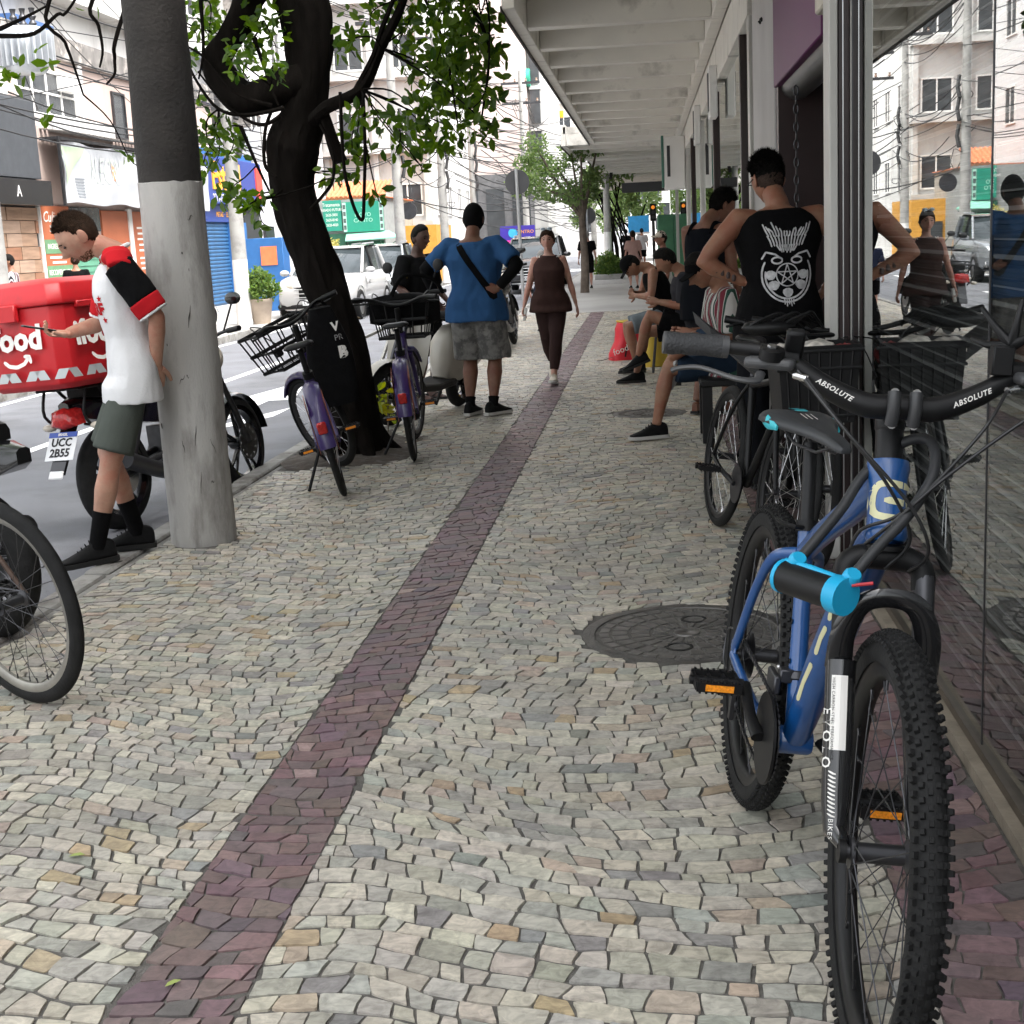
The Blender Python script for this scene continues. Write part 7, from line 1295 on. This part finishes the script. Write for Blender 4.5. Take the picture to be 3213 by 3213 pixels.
STRP = bpy.data.materials.new('striped_shirt'); STRP.use_nodes = True; _N = STRP.node_tree.nodes; _L = STRP.node_tree.links; _t = _N.new('ShaderNodeTexCoord'); _w = _N.new('ShaderNodeTexWave'); _w.bands_direction = 'Y'; _w.inputs['Scale'].default_value = 4.2; _w.inputs['Distortion'].default_value = .4; _r = _N.new('ShaderNodeValToRGB'); _r.color_ramp.interpolation = 'CONSTANT'
for p_, c_ in ((0, (.16, .015, .03)), (.36, (.55, .53, .5)), (.48, (.015, .06, .04)), (.85, (.55, .53, .5))):
    e_ = _r.color_ramp.elements[0] if p_ == 0 else _r.color_ramp.elements.new(p_); e_.color = (*c_, 1)
_r.color_ramp.elements.remove(_r.color_ramp.elements[-1]); _L.new(_t.outputs['Object'], _w.inputs['Vector']); _L.new(_w.outputs['Fac'], _r.inputs[0]); _L.new(_r.outputs[0], _N['Principled BSDF'].inputs['Base Color']); _N['Principled BSDF'].inputs['Roughness'].default_value = .85
m9.shirt(STRP, sl=.5, slr=.085); m9.trousers(FAB('navy_shorts', (.02, .035, .06)), .44, .11, .112); m9.shoes(SHOEB, SOLEW, None, laces=True); m9.hair(HAIRM['black'], 'short'); m9.cap(BLKC)
# furniture they sit on
st = thing('stool', 'small dark red stool under the man in the black cap', 'stool', (.16, 14.62, 0)); SRED = mat('dark_red_seat', (.08, .02, .02), .5)
MB().lathe([(.16, .46), (.17, .48), (.17, .52), (.14, .54), (.01, .545)], 20).build('seat', SRED, st)
for a in (45, 135, 225, 315): MB().tube([(.12 * math.cos(R(a)), .12 * math.sin(R(a)), .46), (.19 * math.cos(R(a)), .19 * math.sin(R(a)), 0)], .013, 8).build('leg', DSTEEL, st)
for nm, lb, x, y, hh in (('bench', 'black bench under the seated men near the doorway', .55, 9.75, .44), ('bench', 'dark bench under the man with crossed bare legs', .42, 13.45, .46)):
    b_ = thing(nm, lb, 'bench', (x, y, 0)); MB().bb(-.22, .24, -.3, .3, hh - .05, hh).build('seat', BLKM, b_, .01)
    for dx in (-.17, .19):
        for dy in (-.24, .24): MB().bb(dx - .035, dx + .035, dy - .035, dy + .035, 0, hh - .05).build('leg', BLKM, b_)
# 10 far people
def quick(label, loc, yaw, h, skin, top, bottom, hair='black', sl=.45, f1=.5, cap=None, **kw):
    p_ = Person(label, loc, yaw, h, skin, vox=.03, **kw); p_.build_body(); p_.shirt(top, sl=sl, slr=.085, wr=.004); p_.trousers(bottom, f1, wr=.004); p_.shoes(SHOEB, SOLEW)
    p_.hair(HAIRM[hair], 'short', .012)
    if cap: p_.cap(cap)
    return p_
STR2 = STRP.copy(); STR2.name = 'football_stripes'; STR2.node_tree.nodes['Wave Texture'].inputs['Scale'].default_value = 3.2
for i_, c_ in enumerate(((.10, .02, .03), (.6, .6, .6), (.02, .02, .025), (.6, .6, .6))): STR2.node_tree.nodes['Color Ramp'].color_ramp.elements[i_].color = (*c_, 1)
quick('man in striped football shirt on the far side behind the red box', (-10.35, 22, 0), 200, 1.6, 'tan', STR2, BLKC, wl=(.25, .12, 1.1)); quick('man in black T-shirt seen from behind on the far side', (-10.1, 24, 0), 110, 1.55, 'tan', BLKC, BLKC, 'brown')
quick('person in beige cap and white T-shirt behind the man in the black cap', (.22, 19.5, 0), 200, 1.45, 'brown', FAB('white_tee', (.6, .59, .56)), BLKC, cap=FAB('beige_cap', (.45, .4, .33))); quick('distant man in black beside the whitewashed pole', (-1.62, 38, 0), 95, 1.55, 'rosy', BLKC, BLKC, 'grey'); quick('distant woman in black skirt past the planter', (-.36, 36.5, 0), 100, 1.5, 'rosy', FAB('pink_top', (.4, .25, .22)), BLKC, 'brown', female=True)
quick('bald person half hidden behind the walking woman', (-1.62, 21.5, 0), 100, 1.25, 'rosy', FAB('navy_tee', (.02, .025, .05)), BLKC, 'grey'); quick('distant person in dark clothes at the far crossing', (-.9, 62, 0), 90, 1.6, 'tan', BLKC, BLKC); quick('distant person in light shirt at the far crossing', (-.2, 58, 0), 100, 1.6, 'tan', FAB('pale_tee', (.5, .5, .52)), BLKC)
# delivery bags on the ground
rb = thing('delivery_bag', 'red delivery backpack standing on the mosaic with a yellow flap', 'bag', (-.30, 16.2, 0), (0, 0, R(20))); rb.scale = (.8, .8, .82); mb = MB(); rings = []
for k in range(7): t = k / 6; w = .22 - .04 * t + .02 * math.sin(9 * t); rings.append([Vector((w * math.copysign(abs(math.cos(a)) ** .5, math.cos(a)) + .12 * t, .17 * math.copysign(abs(math.sin(a)) ** .5, math.sin(a)), .52 * t)) for a in np.linspace(0, 2 * math.pi, 17)[:-1]])
mb.loft(rings).build('pack', mat('delivery_red', (.60, .015, .03), .5, var=.1, bump=.3, bscale=20), rb); MB().bb(-.06, .3, -.16, .16, .52, .55).build('flap', mat('bag_yellow', (.5, .34, .03), .6), rb, .01); MB().tube(bez([(.15, -.175, .5), (-.0, -.19, .25), (-.05, -.18, .05)], 5), .012, 6).build('zip', BLK, rb); MB().tube(bez([(-.22, -.1, .05), (-.4, -.15, .02), (-.45, -.1, .015)], 5), .015, 6, flat=(1, .3)).build('strap', BLK, rb)
write('food', .13, (-.12, -.2, .15), (1, 0, .3), (0, 0, 1), PRINTW, rb)
yb = thing('yellow_bag', 'yellow bag on the ground behind the crossed legs', 'bag', (.06, 15.2, 0)); yb.scale = (.7, .7, .7); mb = MB(); rings = []
for k in range(6): t = k / 5; w = .2 - .05 * t; rings.append([Vector((w * math.cos(a), .15 * math.sin(a), .55 * t + .02 * math.sin(3 * a))) for a in np.linspace(0, 2 * math.pi, 13)[:-1]])
mb.loft(rings).build('pack', MATS['bag_yellow'], yb)
# ------------------------------------------------------------------ motorcycles, scooter, cars
MBLK = mat('moto_black', (.006, .006, .007), .2, var=.05, coat=.4); ENG = mat('engine_grey', (.05, .05, .052), .45, .7, var=.2, vscale=20); SEATM = mat('seat_vinyl', (.009, .009, .0095), .6, spec=.25, var=.15, bump=.2)
LENSC = mat('clear_lens', (.55, .5, .42), .1, var=.1); PLATE = mat('plate_white', (.62, .63, .64), .4, var=.05); PBLUE = mat('plate_blue', (.02, .06, .32), .4, var=0)
def alloy_wheel(root, c, Rr, tw, M=None, m=MBLK, disc=True, tm=None):
    M = M or Matrix(); c = Vector(c); P = lambda r_, y, n: [[c + Vector((r_[i] * math.cos(2 * math.pi * k / n), y[i], r_[i] * math.sin(2 * math.pi * k / n))) for i in range(len(r_))] for k in range(n)]
    ri = Rr - tw * .75; rim = MB().loft(P([ri, ri - .03, ri - .03, ri], [-tw * .42, -tw * .3, tw * .3, tw * .42], 44), False, True, True); rim.lathe([(.035, -.06), (.045, -.04), (.045, .04), (.035, .06)], 16, c, (0, 1, 0))
    for k in range(5):
        a = 2 * math.pi * k / 5 + .3
        for da in (-.16, .16): rim.tube([c + Vector((.04 * math.cos(a), 0, .04 * math.sin(a))), c + Vector(((ri - .02) * math.cos(a + da), 0, (ri - .02) * math.sin(a + da)))], [.016, .010], 8)
    w = rim.xf(M).build('wheel', m, root); a = [math.pi * k / 10 for k in range(11)]; MB().loft(P([ri + tw * .75 * math.sin(q) for q in a] + [ri + .002], [-tw / 2 * math.cos(q) for q in a] + [0], 52), False, True, True).xf(M).build('tyre', tm or RUB, w)
    if disc: 
        d = MB().lathe([(.075, -.002), (.12, -.002), (.12, .002), (.075, .002)], 36, c + Vector((0, -.075, 0)), (0, 1, 0))
        for k in range(12): q = 2 * math.pi * k / 12; d.lathe([(.008, -.004), (.008, .004)], 6, c + Vector((.1 * math.cos(q), -.075, .1 * math.sin(q))), (0, 1, 0))
        d.xf(M).build('brake_disc', STEEL, w)
    return w
def motorcycle(label, loc, head, lean, steer, tank=MBLK, plate=True, group=None, bare=False):
    t = thing('motorcycle', label, 'motorcycle', loc, (R(-lean), 0, R(head)), group); A = Vector((1.22, 0, .45)); U = Vector((-.44, 0, .9)); MS = rot_axis(A, U, R(steer)); Q = lambda *p: MS @ Vector(p); Rr = .315
    alloy_wheel(t, (0, 0, Rr), Rr, .11); alloy_wheel(t, (1.30, 0, Rr), Rr, .085, MS)
    for s in (-1, 1): MB().tube([(0, s * .085, Rr), (.5, s * .07, .4)], .022, 8).build('swingarm', ENG, t); MB().tube([Q(1.30, s * .075, Rr), Q(1.10, s * .07, .74), Q(1.04, s * .07, .86)], [.024, .018, .018], 10).build('fork_leg', ENG, t); MB().tube([(.02, s * .11, Rr + .05), (.2, s * .12, .72)], [.028, .022], 8).build('shock', DSTEEL, t)
    MB().loft([[Vector((x, y * w, z0 + (z1 - z0) * zz)) for y, zz in ((-.6, 0), (-1, .35), (-.9, .75), (-.35, 1), (.35, 1), (.9, .75), (1, .35), (.6, 0))] for x, w, z0, z1 in ((.62, .08, .74, .80), (.70, .12, .70, .88), (.86, .16, .70, .95), (1.0, .15, .72, .96), (1.08, .08, .78, .92))]).build('fuel_tank', tank, t)
    MB().loft([[Vector((x, y * w, z + zz * h)) for y, zz in ((-1, -.5), (-1.02, .1), (-.8, .5), (0, .6), (.8, .5), (1.02, .1), (1, -.5), (0, -.6))] for x, w, z, h in ((-.22, .06, .84, .06), (-.12, .10, .84, .09), (.1, .115, .82, .10), (.35, .12, .78, .1), (.6, .10, .77, .09), (.70, .06, .78, .06))]).build('seat', SEATM, t)
    MB().loft([[Vector((x, y * w, z + zz * h)) for y, zz in ((-1, -.5), (-1, .3), (-.5, .5), (.5, .5), (1, .3), (1, -.5))] for x, w, z, h in ((-.34, .035, .76, .06), (-.26, .07, .75, .12), (-.05, .1, .72, .16), (.3, .11, .68, .18), (.55, .1, .66, .2))]).build('tail_fairing', MBLK, t)
    MB().loft([[Vector((x, y * w, z + zz * h)) for y, zz in ((-1, -.4), (-.8, .4), (0, .6), (.8, .4), (1, -.4), (0, -.6))] for x, w, z, h in ((-.30, .11, .71, .1), (-.36, .09, .70, .1), (-.39, .04, .70, .06))]).build('tail_light', REDL, t)
    pl_ = MB().prism([(-.30, -.05, .66), (-.30, .05, .66), (-.47, .05, .40), (-.47, -.05, .40)], (-.015, 0, .01)).build('mudflap', MBLK, t)
    for s in (-1, 1): MB().tube([(-.28, s * .08, .66), (-.28, s * .14, .65)], .008, 6).build('indicator_stalk', MBLK, t); MB().ell((-.28, s * .17, .65), (.035, .045, .022), 12, 8).build('indicator', LENSC, t)
    if plate:
        pm = Matrix.Rotation(R(30), 3, 'Y'); c = Vector((-.405, 0, .555)); p_ = MB().box(c, (.006, .20, .17), pm).build('number_plate', PLATE, t, .004); M4 = pm.to_4x4(); M4.translation = c
        MB().box(c + pm @ Vector((-.005, 0, .068)), (.003, .196, .03), pm).build('blue_band', PBLUE, p_); xd, yd = (0, -1, 0), pm @ Vector((0, 0, 1))
        write('BRASIL', .022, c + pm @ Vector((-.0075, 0, .068)), xd, yd, PRINTW, p_, bold=.0006, ext=.0006); write('UCC', .068, c + pm @ Vector((-.005, 0, .02)), xd, yd, BLK, p_, bold=.0018, ext=.0008); write('2B55', .068, c + pm @ Vector((-.005, 0, -.043)), xd, yd, BLK, p_, bold=.0018, ext=.0008)
        MB().box((-.487, 0, .405), (.012, .10, .05), pm).build('lower_reflector', mat('clear_reflector', (.55, .55, .55), .2), t, .006)
    en = MB(); en.box((.68, 0, .42), (.36, .24, .26)); en.lathe([(.09, -.15), (.1, -.1), (.1, .1), (.09, .15)], 18, (.60, 0, .36), (0, 1, 0))
    for k in range(7): en.box((.78 + .02 * k * .3, 0, .50 + k * .022), (.16, .2, .008), Matrix.Rotation(R(-20), 3, 'Y'))
    en.build('engine', ENG, t, .012); MB().tube(bez([(.86, -.1, .45), (.9, -.13, .28), (.6, -.14, .24), (.25, -.16, .30), (-.1, -.18, .42)], 6), [.02, .022, .03, .05, .052], 12).build('exhaust', mat('exhaust', (.1, .1, .105), .3, .9, var=.2), t)
    MB().loft([[MS @ (Vector((1.30 + .345 * math.cos(a), y * .055, Rr + (.345 - .02 * abs(y)) * math.sin(a)))) for y in (-1, -.5, 0, .5, 1)] + [MS @ Vector((1.30 + .335 * math.cos(a), 0, Rr + .325 * math.sin(a)))] for a in [R(10 + 130 * k / 10) for k in range(11)]]).build('front_fender', MBLK, t)
    MB().ell(Q(1.13, 0, .90), (.09, .09, .10), 16, 10).build('headlight', LENSC, t); MB().tube(bez([Q(.88, -.38, 1.06), Q(.98, -.2, 1.05), Q(1.02, 0, 1.0), Q(.98, .2, 1.05), Q(.88, .38, 1.06)], 5), .012, 8).build('handlebar', DSTEEL, t)
    for s in (-1, 1):
        MB().tube([Q(.86, s * .40, 1.06), Q(.93, s * .28, 1.055)], .018, 10).build('grip', BLK, t); MB().tube([Q(.95, s * .24, 1.06), Q(.93, s * .34, 1.22)], .006, 6).build('mirror_stalk', BLK, t); MB().ell(Q(.92, s * .36, 1.25), (.015, .06, .04), 14, 8).build('mirror', MBLK, t)
        MB().tube([(.45, s * .1, .33), (.45, s * .2, .33)], .012, 8).build('footpeg', BLK, t)
    MB().tube([(.5, .12, .28), (.42, .3, .03)], .013, 8).build('side_stand', DSTEEL, t)
    rk = MB()
    for s in (-1, 1): rk.tube(bez([(-.02, s * .12, .74), (-.14, s * .14, .80), (-.20, s * .15, .865)], 4), .010, 6); rk.tube([(-.36, s * .15, .865), (.12, s * .15, .865)], .009, 6); rk.tube(bez([(-.22, s * .11, .62), (-.34, s * .14, .72), (-.30, s * .15, .865)], 4), .009, 6)
    for x in (-.36, -.1, .12): rk.tube([(x, -.15, .865), (x, .15, .865)], .008, 6)
    if not bare: rk.build('luggage_rack', BLKM, t)
    else:
        for o in list(t.children):
            if o.name.split('.')[0] in ('tail_light', 'mudflap', 'indicator', 'indicator_stalk'): bpy.data.objects.remove(o)
    return t
mo1 = motorcycle('black motorcycle with number plate parked at the kerb behind the leaning man', (-3.13, 7.72, -.12), 73, 4, 6)
write('Mottu', .05, (.06, -.106, .745), (1, 0, .1), (-.1, 0, 1), mat('lime_print', (.12, .35, .1), .5, var=0), mo1, ext=.0015, shear=.1)
# red delivery box on its rack
REDB = mat('box_red', (.5, .012, .018), .42, var=.08, vscale=4, col2=(.33, .02, .022), c2lo=.55, c2hi=.75, c2scale=6); REFS = mat('reflective_grey', (.42, .45, .46), .35, .2, var=.08)
bxo = thing('delivery_box', 'red delivery box with white logo strapped on the parked motorcycle', 'box', (-3.19, 7.66, -.315), (R(-4), 0, R(73))); bxo.scale = (1.17,) * 3
w0, w1 = .235, .265
def bring(z, hx, hy, ch=.05): return [Vector((-.17 + x * hx, y * hy, z)) for x, y in ((-1, -1 + ch / hy), (-1 + ch / hx, -1), (1 - ch / hx, -1), (1, -1 + ch / hy), (1, 1 - ch / hy), (1 - ch / hx, 1), (-1 + ch / hx, 1), (-1, 1 - ch / hy))]
MB().loft([bring(.915, .20, .22), bring(.94, .225, .245), bring(1.30, .25, .27)], smooth=False).build('body', REDB, bxo, .007, seg=2)
MB().loft([bring(1.302, .262, .282), bring(1.33, .262, .282), bring(1.40, .235, .255), bring(1.425, .18, .2)], smooth=False).build('lid', REDB, bxo, .007, seg=2)
MB().bb(-.46, -.43, -.06, .06, 1.24, 1.32).build('latch', REDB, bxo, .006); MB().bb(-.30, -.04, -.292, -.27, 1.28, 1.31).build('hinge', REDB, bxo, .004)
for (o_, xd) in (((-.422, 0, 1.16), (0, -1, 0)), ((-.17, -.276, 1.16), (1, 0, 0))):
    o_ = Vector(o_); xd = Vector(xd); nrm = xd.cross(Vector((0, 0, 1))); yd = Vector((0, 0, 1)) - nrm * .07
    o_ = o_ + nrm * .002
    write('ifood', .155, o_, xd, yd, PRINTW, bxo, 'logo', bold=.006, ext=.001)
    sm = stroke2d([[(-.075, -.095), (-.045, -.118), (.0, -.125), (.045, -.112), (.078, -.08)], [(.045, -.078), (.078, -.08), (.085, -.112)]], .018); sm.xf(face_mat(o_ + nrm * .001, xd, yd)).build('smile_mark', PRINTW, bxo)
    rf_ = MB()
    for k in range(6): x = -.22 + k * .085; z = -.175; sgn = 1 if k % 2 else -1; rf_.add([(x, z - .02, 0), (x + .06, z - .02, 0), (x + .06 + .03 * sgn, z + .025, 0), (x + .03 * sgn, z + .025, 0)], [(0, 1, 2, 3)], False)
    rf_.xf(face_mat(o_ + nrm * -.006, xd, yd)).build('reflective_strip', REFS, bxo)
mo2 = motorcycle('black motorcycle at the left edge behind the old bicycle wheel', (-2.66, 5.1, -.02), 158, 3, 0, plate=False, bare=True)
mo3 = motorcycle('motorcycle parked at the kerb beyond the man in blue, seen from behind', (-2.02, 17.9, -.0), 84, 5, 5, plate=False); mo4 = motorcycle('motorcycle with yellow side panel farther along the kerb', (-2.25, 19.3, -.0), 80, 5, 0, tank=mat('moto_yellow', (.6, .4, .03), .3), plate=False)
motorcycle('dark motorcycle parked across the street by the restaurant', (-9.6, 25, 0), 10, 4, 0, plate=False)
# cream electric scooter
sc = thing('electric_scooter', 'cream electric scooter with ribbed black seat parked behind the upright purple bicycle', 'scooter', (-1.72, 12.2, 0), (R(-6), 0, R(250)))
CRS = mat('scooter_cream', (.40, .37, .32), .35, var=.05, coat=.2)
SA = rot_axis((1.15, 0, .3), (-.4, 0, .92), R(-18))
alloy_wheel(sc, (0, 0, .235), .235, .10, disc=False); alloy_wheel(sc, (1.22, 0, .255), .255, .10, SA)
MB().loft([[Vector((x, y * w, z + zz * h)) for y, zz in ((-.7, -.5), (-1, -.1), (-.95, .3), (-.5, .5), (.5, .5), (.95, .3), (1, -.1), (.7, -.5))] for x, w, z, h in ((-.32, .05, .62, .12), (-.24, .13, .56, .3), (-.02, .17, .54, .42), (.22, .165, .5, .46), (.36, .12, .48, .4), (.40, .08, .46, .3))]).build('rear_body', CRS, sc)
for k in range(9): x = -.22 + k * .07; MB().tube([Vector((x, .13 * math.cos(a), .77 + .075 * math.sin(a))) for a in np.linspace(0, math.pi, 11)], .042, 8).build('seat_rib', SEATM, sc)
MB().loft([[Vector((x, y * .13, z + zz)) for y, zz in ((-1, -.03), (1, -.03), (1, .03), (-1, .03))] for x, z in ((.3, .27), (.6, .25), (.86, .27), (.93, .35))]).build('floorboard', BLKM, sc, .01)
MB().loft([[Vector((x + (.02 if abs(y) < .5 else 0), y * w, z)) for y in (-1, -.5, 0, .5, 1)] + [Vector((x - .05, 0, z))] for x, w, z in ((.93, .12, .32), (.97, .19, .5), (.93, .2, .72), (.88, .15, .92), (.86, .1, 1.0))]).build('leg_shield', CRS, sc)
MB().loft([[SA @ Vector((1.22 + .29 * math.cos(a), y * .07, .255 + (.29 - .02 * y * y) * math.sin(a))) for y in (-1, -.5, 0, .5, 1)] + [SA @ Vector((1.22 + .27 * math.cos(a), 0, .255 + .26 * math.sin(a)))] for a in [R(15 + 150 * k / 10) for k in range(11)]]).build('front_fender', CRS, sc)
for s in (-1, 1): MB().tube([SA @ Vector((1.22, s * .07, .255)), SA @ Vector((1.08, s * .05, .6)), SA @ Vector((.95, 0, .95))], [.022, .02, .02], 8).build('fork_leg', DSTEEL, sc); MB().tube([(.1, s * .1, .25), (.06, s * .2, .0)], .014, 8).build('stand', BLK, sc); MB().tube([SA @ Vector((.82, s * .33, 1.06)), SA @ Vector((.88, s * .2, 1.06))], .017, 8).build('grip', BLK, sc); MB().tube([SA @ Vector((.88, s * .2, 1.06)), SA @ Vector((.86, s * .28, 1.24))], .006, 6).build('mirror_stalk', BLK, sc); MB().ell(SA @ Vector((.86, s * .3, 1.27)), (.015, .05, .05), 12, 8).build('mirror', BLKM, sc)
MB().tube(bez([SA @ Vector((.82, -.33, 1.06)), SA @ Vector((.9, 0, 1.02)), SA @ Vector((.82, .33, 1.06))], 6), .012, 8).build('handlebar', BLKM, sc); MB().ell(SA @ Vector((.97, 0, .98)), (.08, .09, .08), 14, 10).build('headlight', LENSC, sc)
yl = thing('yellow_plant', 'small yellow leafed plant growing at the foot of the tree by the scooter wheel', 'plant', (-2.07, 10.62, 0)); leaf_cloud(26, [(0, 0, .22), (.05, 0, .34), (-.06, 0, .3)], [.1, .1, .1], .09, leaf_mat('yellow_leaf', (.3, .27, .02), (.2, .26, .03)), 'foliage', yl, 70, kind=None, wide=1.3); MB().tube([(0, 0, 0), (.02, 0, .35)], .006, 5).build('stem', BARKF, yl)
# cars
def car(label, loc, head, paint, plate_txt, grille=DSTEEL, L=4.2, trim=STEEL):
    t = thing('parked_car', label, 'car', loc, (0, 0, R(head))); W = .87
    def sec(x, zl, zb, w, tuck=.06): return [Vector((x, y * w, z)) for y, z in ((-.86, zl), (-1, zl + .12), (-1.01, (zl + zb) / 2), (-.97, zb - .04), (-.9, zb), (0, zb + .02), (.9, zb), (.97, zb - .04), (1.01, (zl + zb) / 2), (1, zl + .12), (.86, zl))]
    h = L / 2
    MB().loft([sec(-h, .45, .9, .74), sec(-h + .12, .3, 1.0, .82), sec(-h + .7, .26, 1.02, W), sec(0, .26, 1.0, W), sec(h - 1.35, .26, 1.0, W), sec(h - .9, .26, .98, W * .99), sec(h - .35, .27, .93, W * .95), sec(h - .08, .3, .84, W * .86), sec(h, .38, .72, W * .76)]).build('body', paint, t)
    gh = lambda x, z, w: [Vector((x, y * w, z)) for y in (-1, -.5, 0, .5, 1)]
    A = [(h - 1.25, 1.0, .80), (h - 2.05, 1.52, .66), (-h + .75, 1.56, .66), (-h + .15, 1.02, .74)]
    MB().loft([[Vector((A[0][0], -A[0][2], A[0][1])), Vector((A[1][0], -A[1][2], A[1][1])), Vector((A[2][0], -A[2][2], A[2][1])), Vector((A[3][0], -A[3][2], A[3][1]))], [Vector((A[0][0] + .05, 0, A[0][1] + .01)), Vector((A[1][0], 0, A[1][1] + .03)), Vector((A[2][0], 0, A[2][1] + .03)), Vector((A[3][0], 0, A[3][1]))], [Vector((A[0][0], A[0][2], A[0][1])), Vector((A[1][0], A[1][2], A[1][1])), Vector((A[2][0], A[2][2], A[2][1])), Vector((A[3][0], A[3][2], A[3][1]))]], smooth=False).build('windows', CGLASS, t)
    MB().loft([[Vector((A[1][0] + .06, y * .68, 1.535)), Vector((A[1][0] - .3, y * .66, 1.58)), Vector((A[2][0] + .2, y * .66, 1.6)), Vector((A[2][0] - .1, y * .68, 1.56))] for y in (-1, -.5, 0, .5, 1)], cap=False).build('roof', paint, t)
    for s in (-1, 1):
        MB().tube([(A[0][0] + .02, s * .81, 1.0), (A[1][0], s * .67, 1.53)], .035, 8).build('a_pillar', paint, t); MB().tube([(-.25, s * .83, 1.0), (-.3, s * .67, 1.54)], .03, 8).build('b_pillar', BLK, t); MB().tube([(A[3][0] + .35, s * .8, 1.02), (A[2][0], s * .67, 1.55)], .06, 8).build('c_pillar', paint, t)
        MB().tube([(A[1][0] - .1, s * .62, 1.62), (A[2][0], s * .62, 1.64)], .018, 6).build('roof_rail', trim, t)
        MB().ell((h - 1.35, s * .98, 1.05), (.08, .11, .07), 12, 8).build('mirror', paint, t)
        hl = MB().loft([[Vector((h + .0 - .2 * q * q, s * (.42 + .34 * q), .74 + zz * (.06 + .02 * q))) for zz in (-1, 0, 1)] + [Vector((h - .12 - .16 * q * q, s * (.42 + .34 * q), .74))] for q in (0, .33, .66, 1)]).build('headlight', LENSC, t)
        MB().tube([(h - .05, s * .55, .44), (h - .08, s * .74, .48), (h - .04, s * .72, .36)], .02, 6).build('fog_trim', trim, t)
        for x in (h - .8, -h + .75):
            wh = MB().lathe([(.2, -.09), (.215, -.1), (.215, .1), (.2, .09), (.05, .085)], 24, (x, s * .78, .33), (0, s, 0))
            wo = wh.build('wheel', STEEL, t); MB().loft([[Vector((x + r_ * math.cos(2 * math.pi * k / 30), s * (.78 + y), .33 + r_ * math.sin(2 * math.pi * k / 30))) for r_, y in ((.215, -.1), (.3, -.11), (.33, -.07), (.33, .07), (.3, .105), (.215, .1))] for k in range(30)], False, True, True).build('tyre', RUB, wo)
            MB().lathe([(.385, .0), (.385, .012)], 26, (x, s * .865, .35), (0, s, 0), False).build('arch', BLK, t)
        MB().box((.35, s * .885, .82), (.16, .02, .03)).build('door_handle', paint, t)
    g = MB().loft([[Vector((h + .02 - .07 * q * q, .5 * q * 1.15, z)) for z in (.52, .60, .70, .77)] + [Vector((h - .1, .5 * q, .68))] for q in np.linspace(-1, 1, 7)]).build('grille', BLK, t)
    for z in (.55, .63, .72): MB().tube([(h + .03 - .07 * q * q, .55 * q, z) for q in np.linspace(-1, 1, 9)], .010, 6).build('grille_bar', trim, g)
    MB().lathe([(.07, 0), (.07, .012), (.05, .018)], 18, (h + .035, 0, .66), (1, 0, 0)).build('badge', STEEL, g)
    MB().tube([(h + .0 - .10 * q * q, .78 * q, .36) for q in np.linspace(-1, 1, 9)], .05, 8, flat=(1, 1)).build('bumper_trim', BLK, t); MB().tube([(h + .02 - .09 * q * q, .6 * q, .30) for q in np.linspace(-1, 1, 9)], .025, 8).build('skid_plate', trim, t)
    p_ = MB().box((h + .05, 0, .44), (.012, .42, .12)).build('number_plate', PLATE, t); write(plate_txt, .09, (h + .058, 0, .435), (0, 1, 0), (0, 0, 1), BLK, p_, ext=.001)
    return t
CGLASS = mat('car_glass', (.04, .05, .055), .06, var=.25, vscale=2)
car('white compact SUV parked behind the leaning tree', (-7.05, 31.2, -.12), -92, mat('car_white', (.5, .5, .5), .2, coat=.6, var=.02), 'LTO 4J98', L=4.1); car('silver grey SUV parked facing us left of the man in blue', (-6.9, 35.4, -.12), -88, mat('car_silver', (.30, .32, .34), .25, .5, coat=.6, var=.03), 'RJX 5E17')
car('black SUV with bright hood waiting near the slim street tree', (-3.3, 41.5, -.12), -90, mat('car_black', (.02, .02, .022), .15, coat=.8, var=0), 'KYT 2A31'); car('distant pale car behind the black SUV', (-4.0, 50, -.12), -90, MATS['car_white'], 'LQA 7C02')
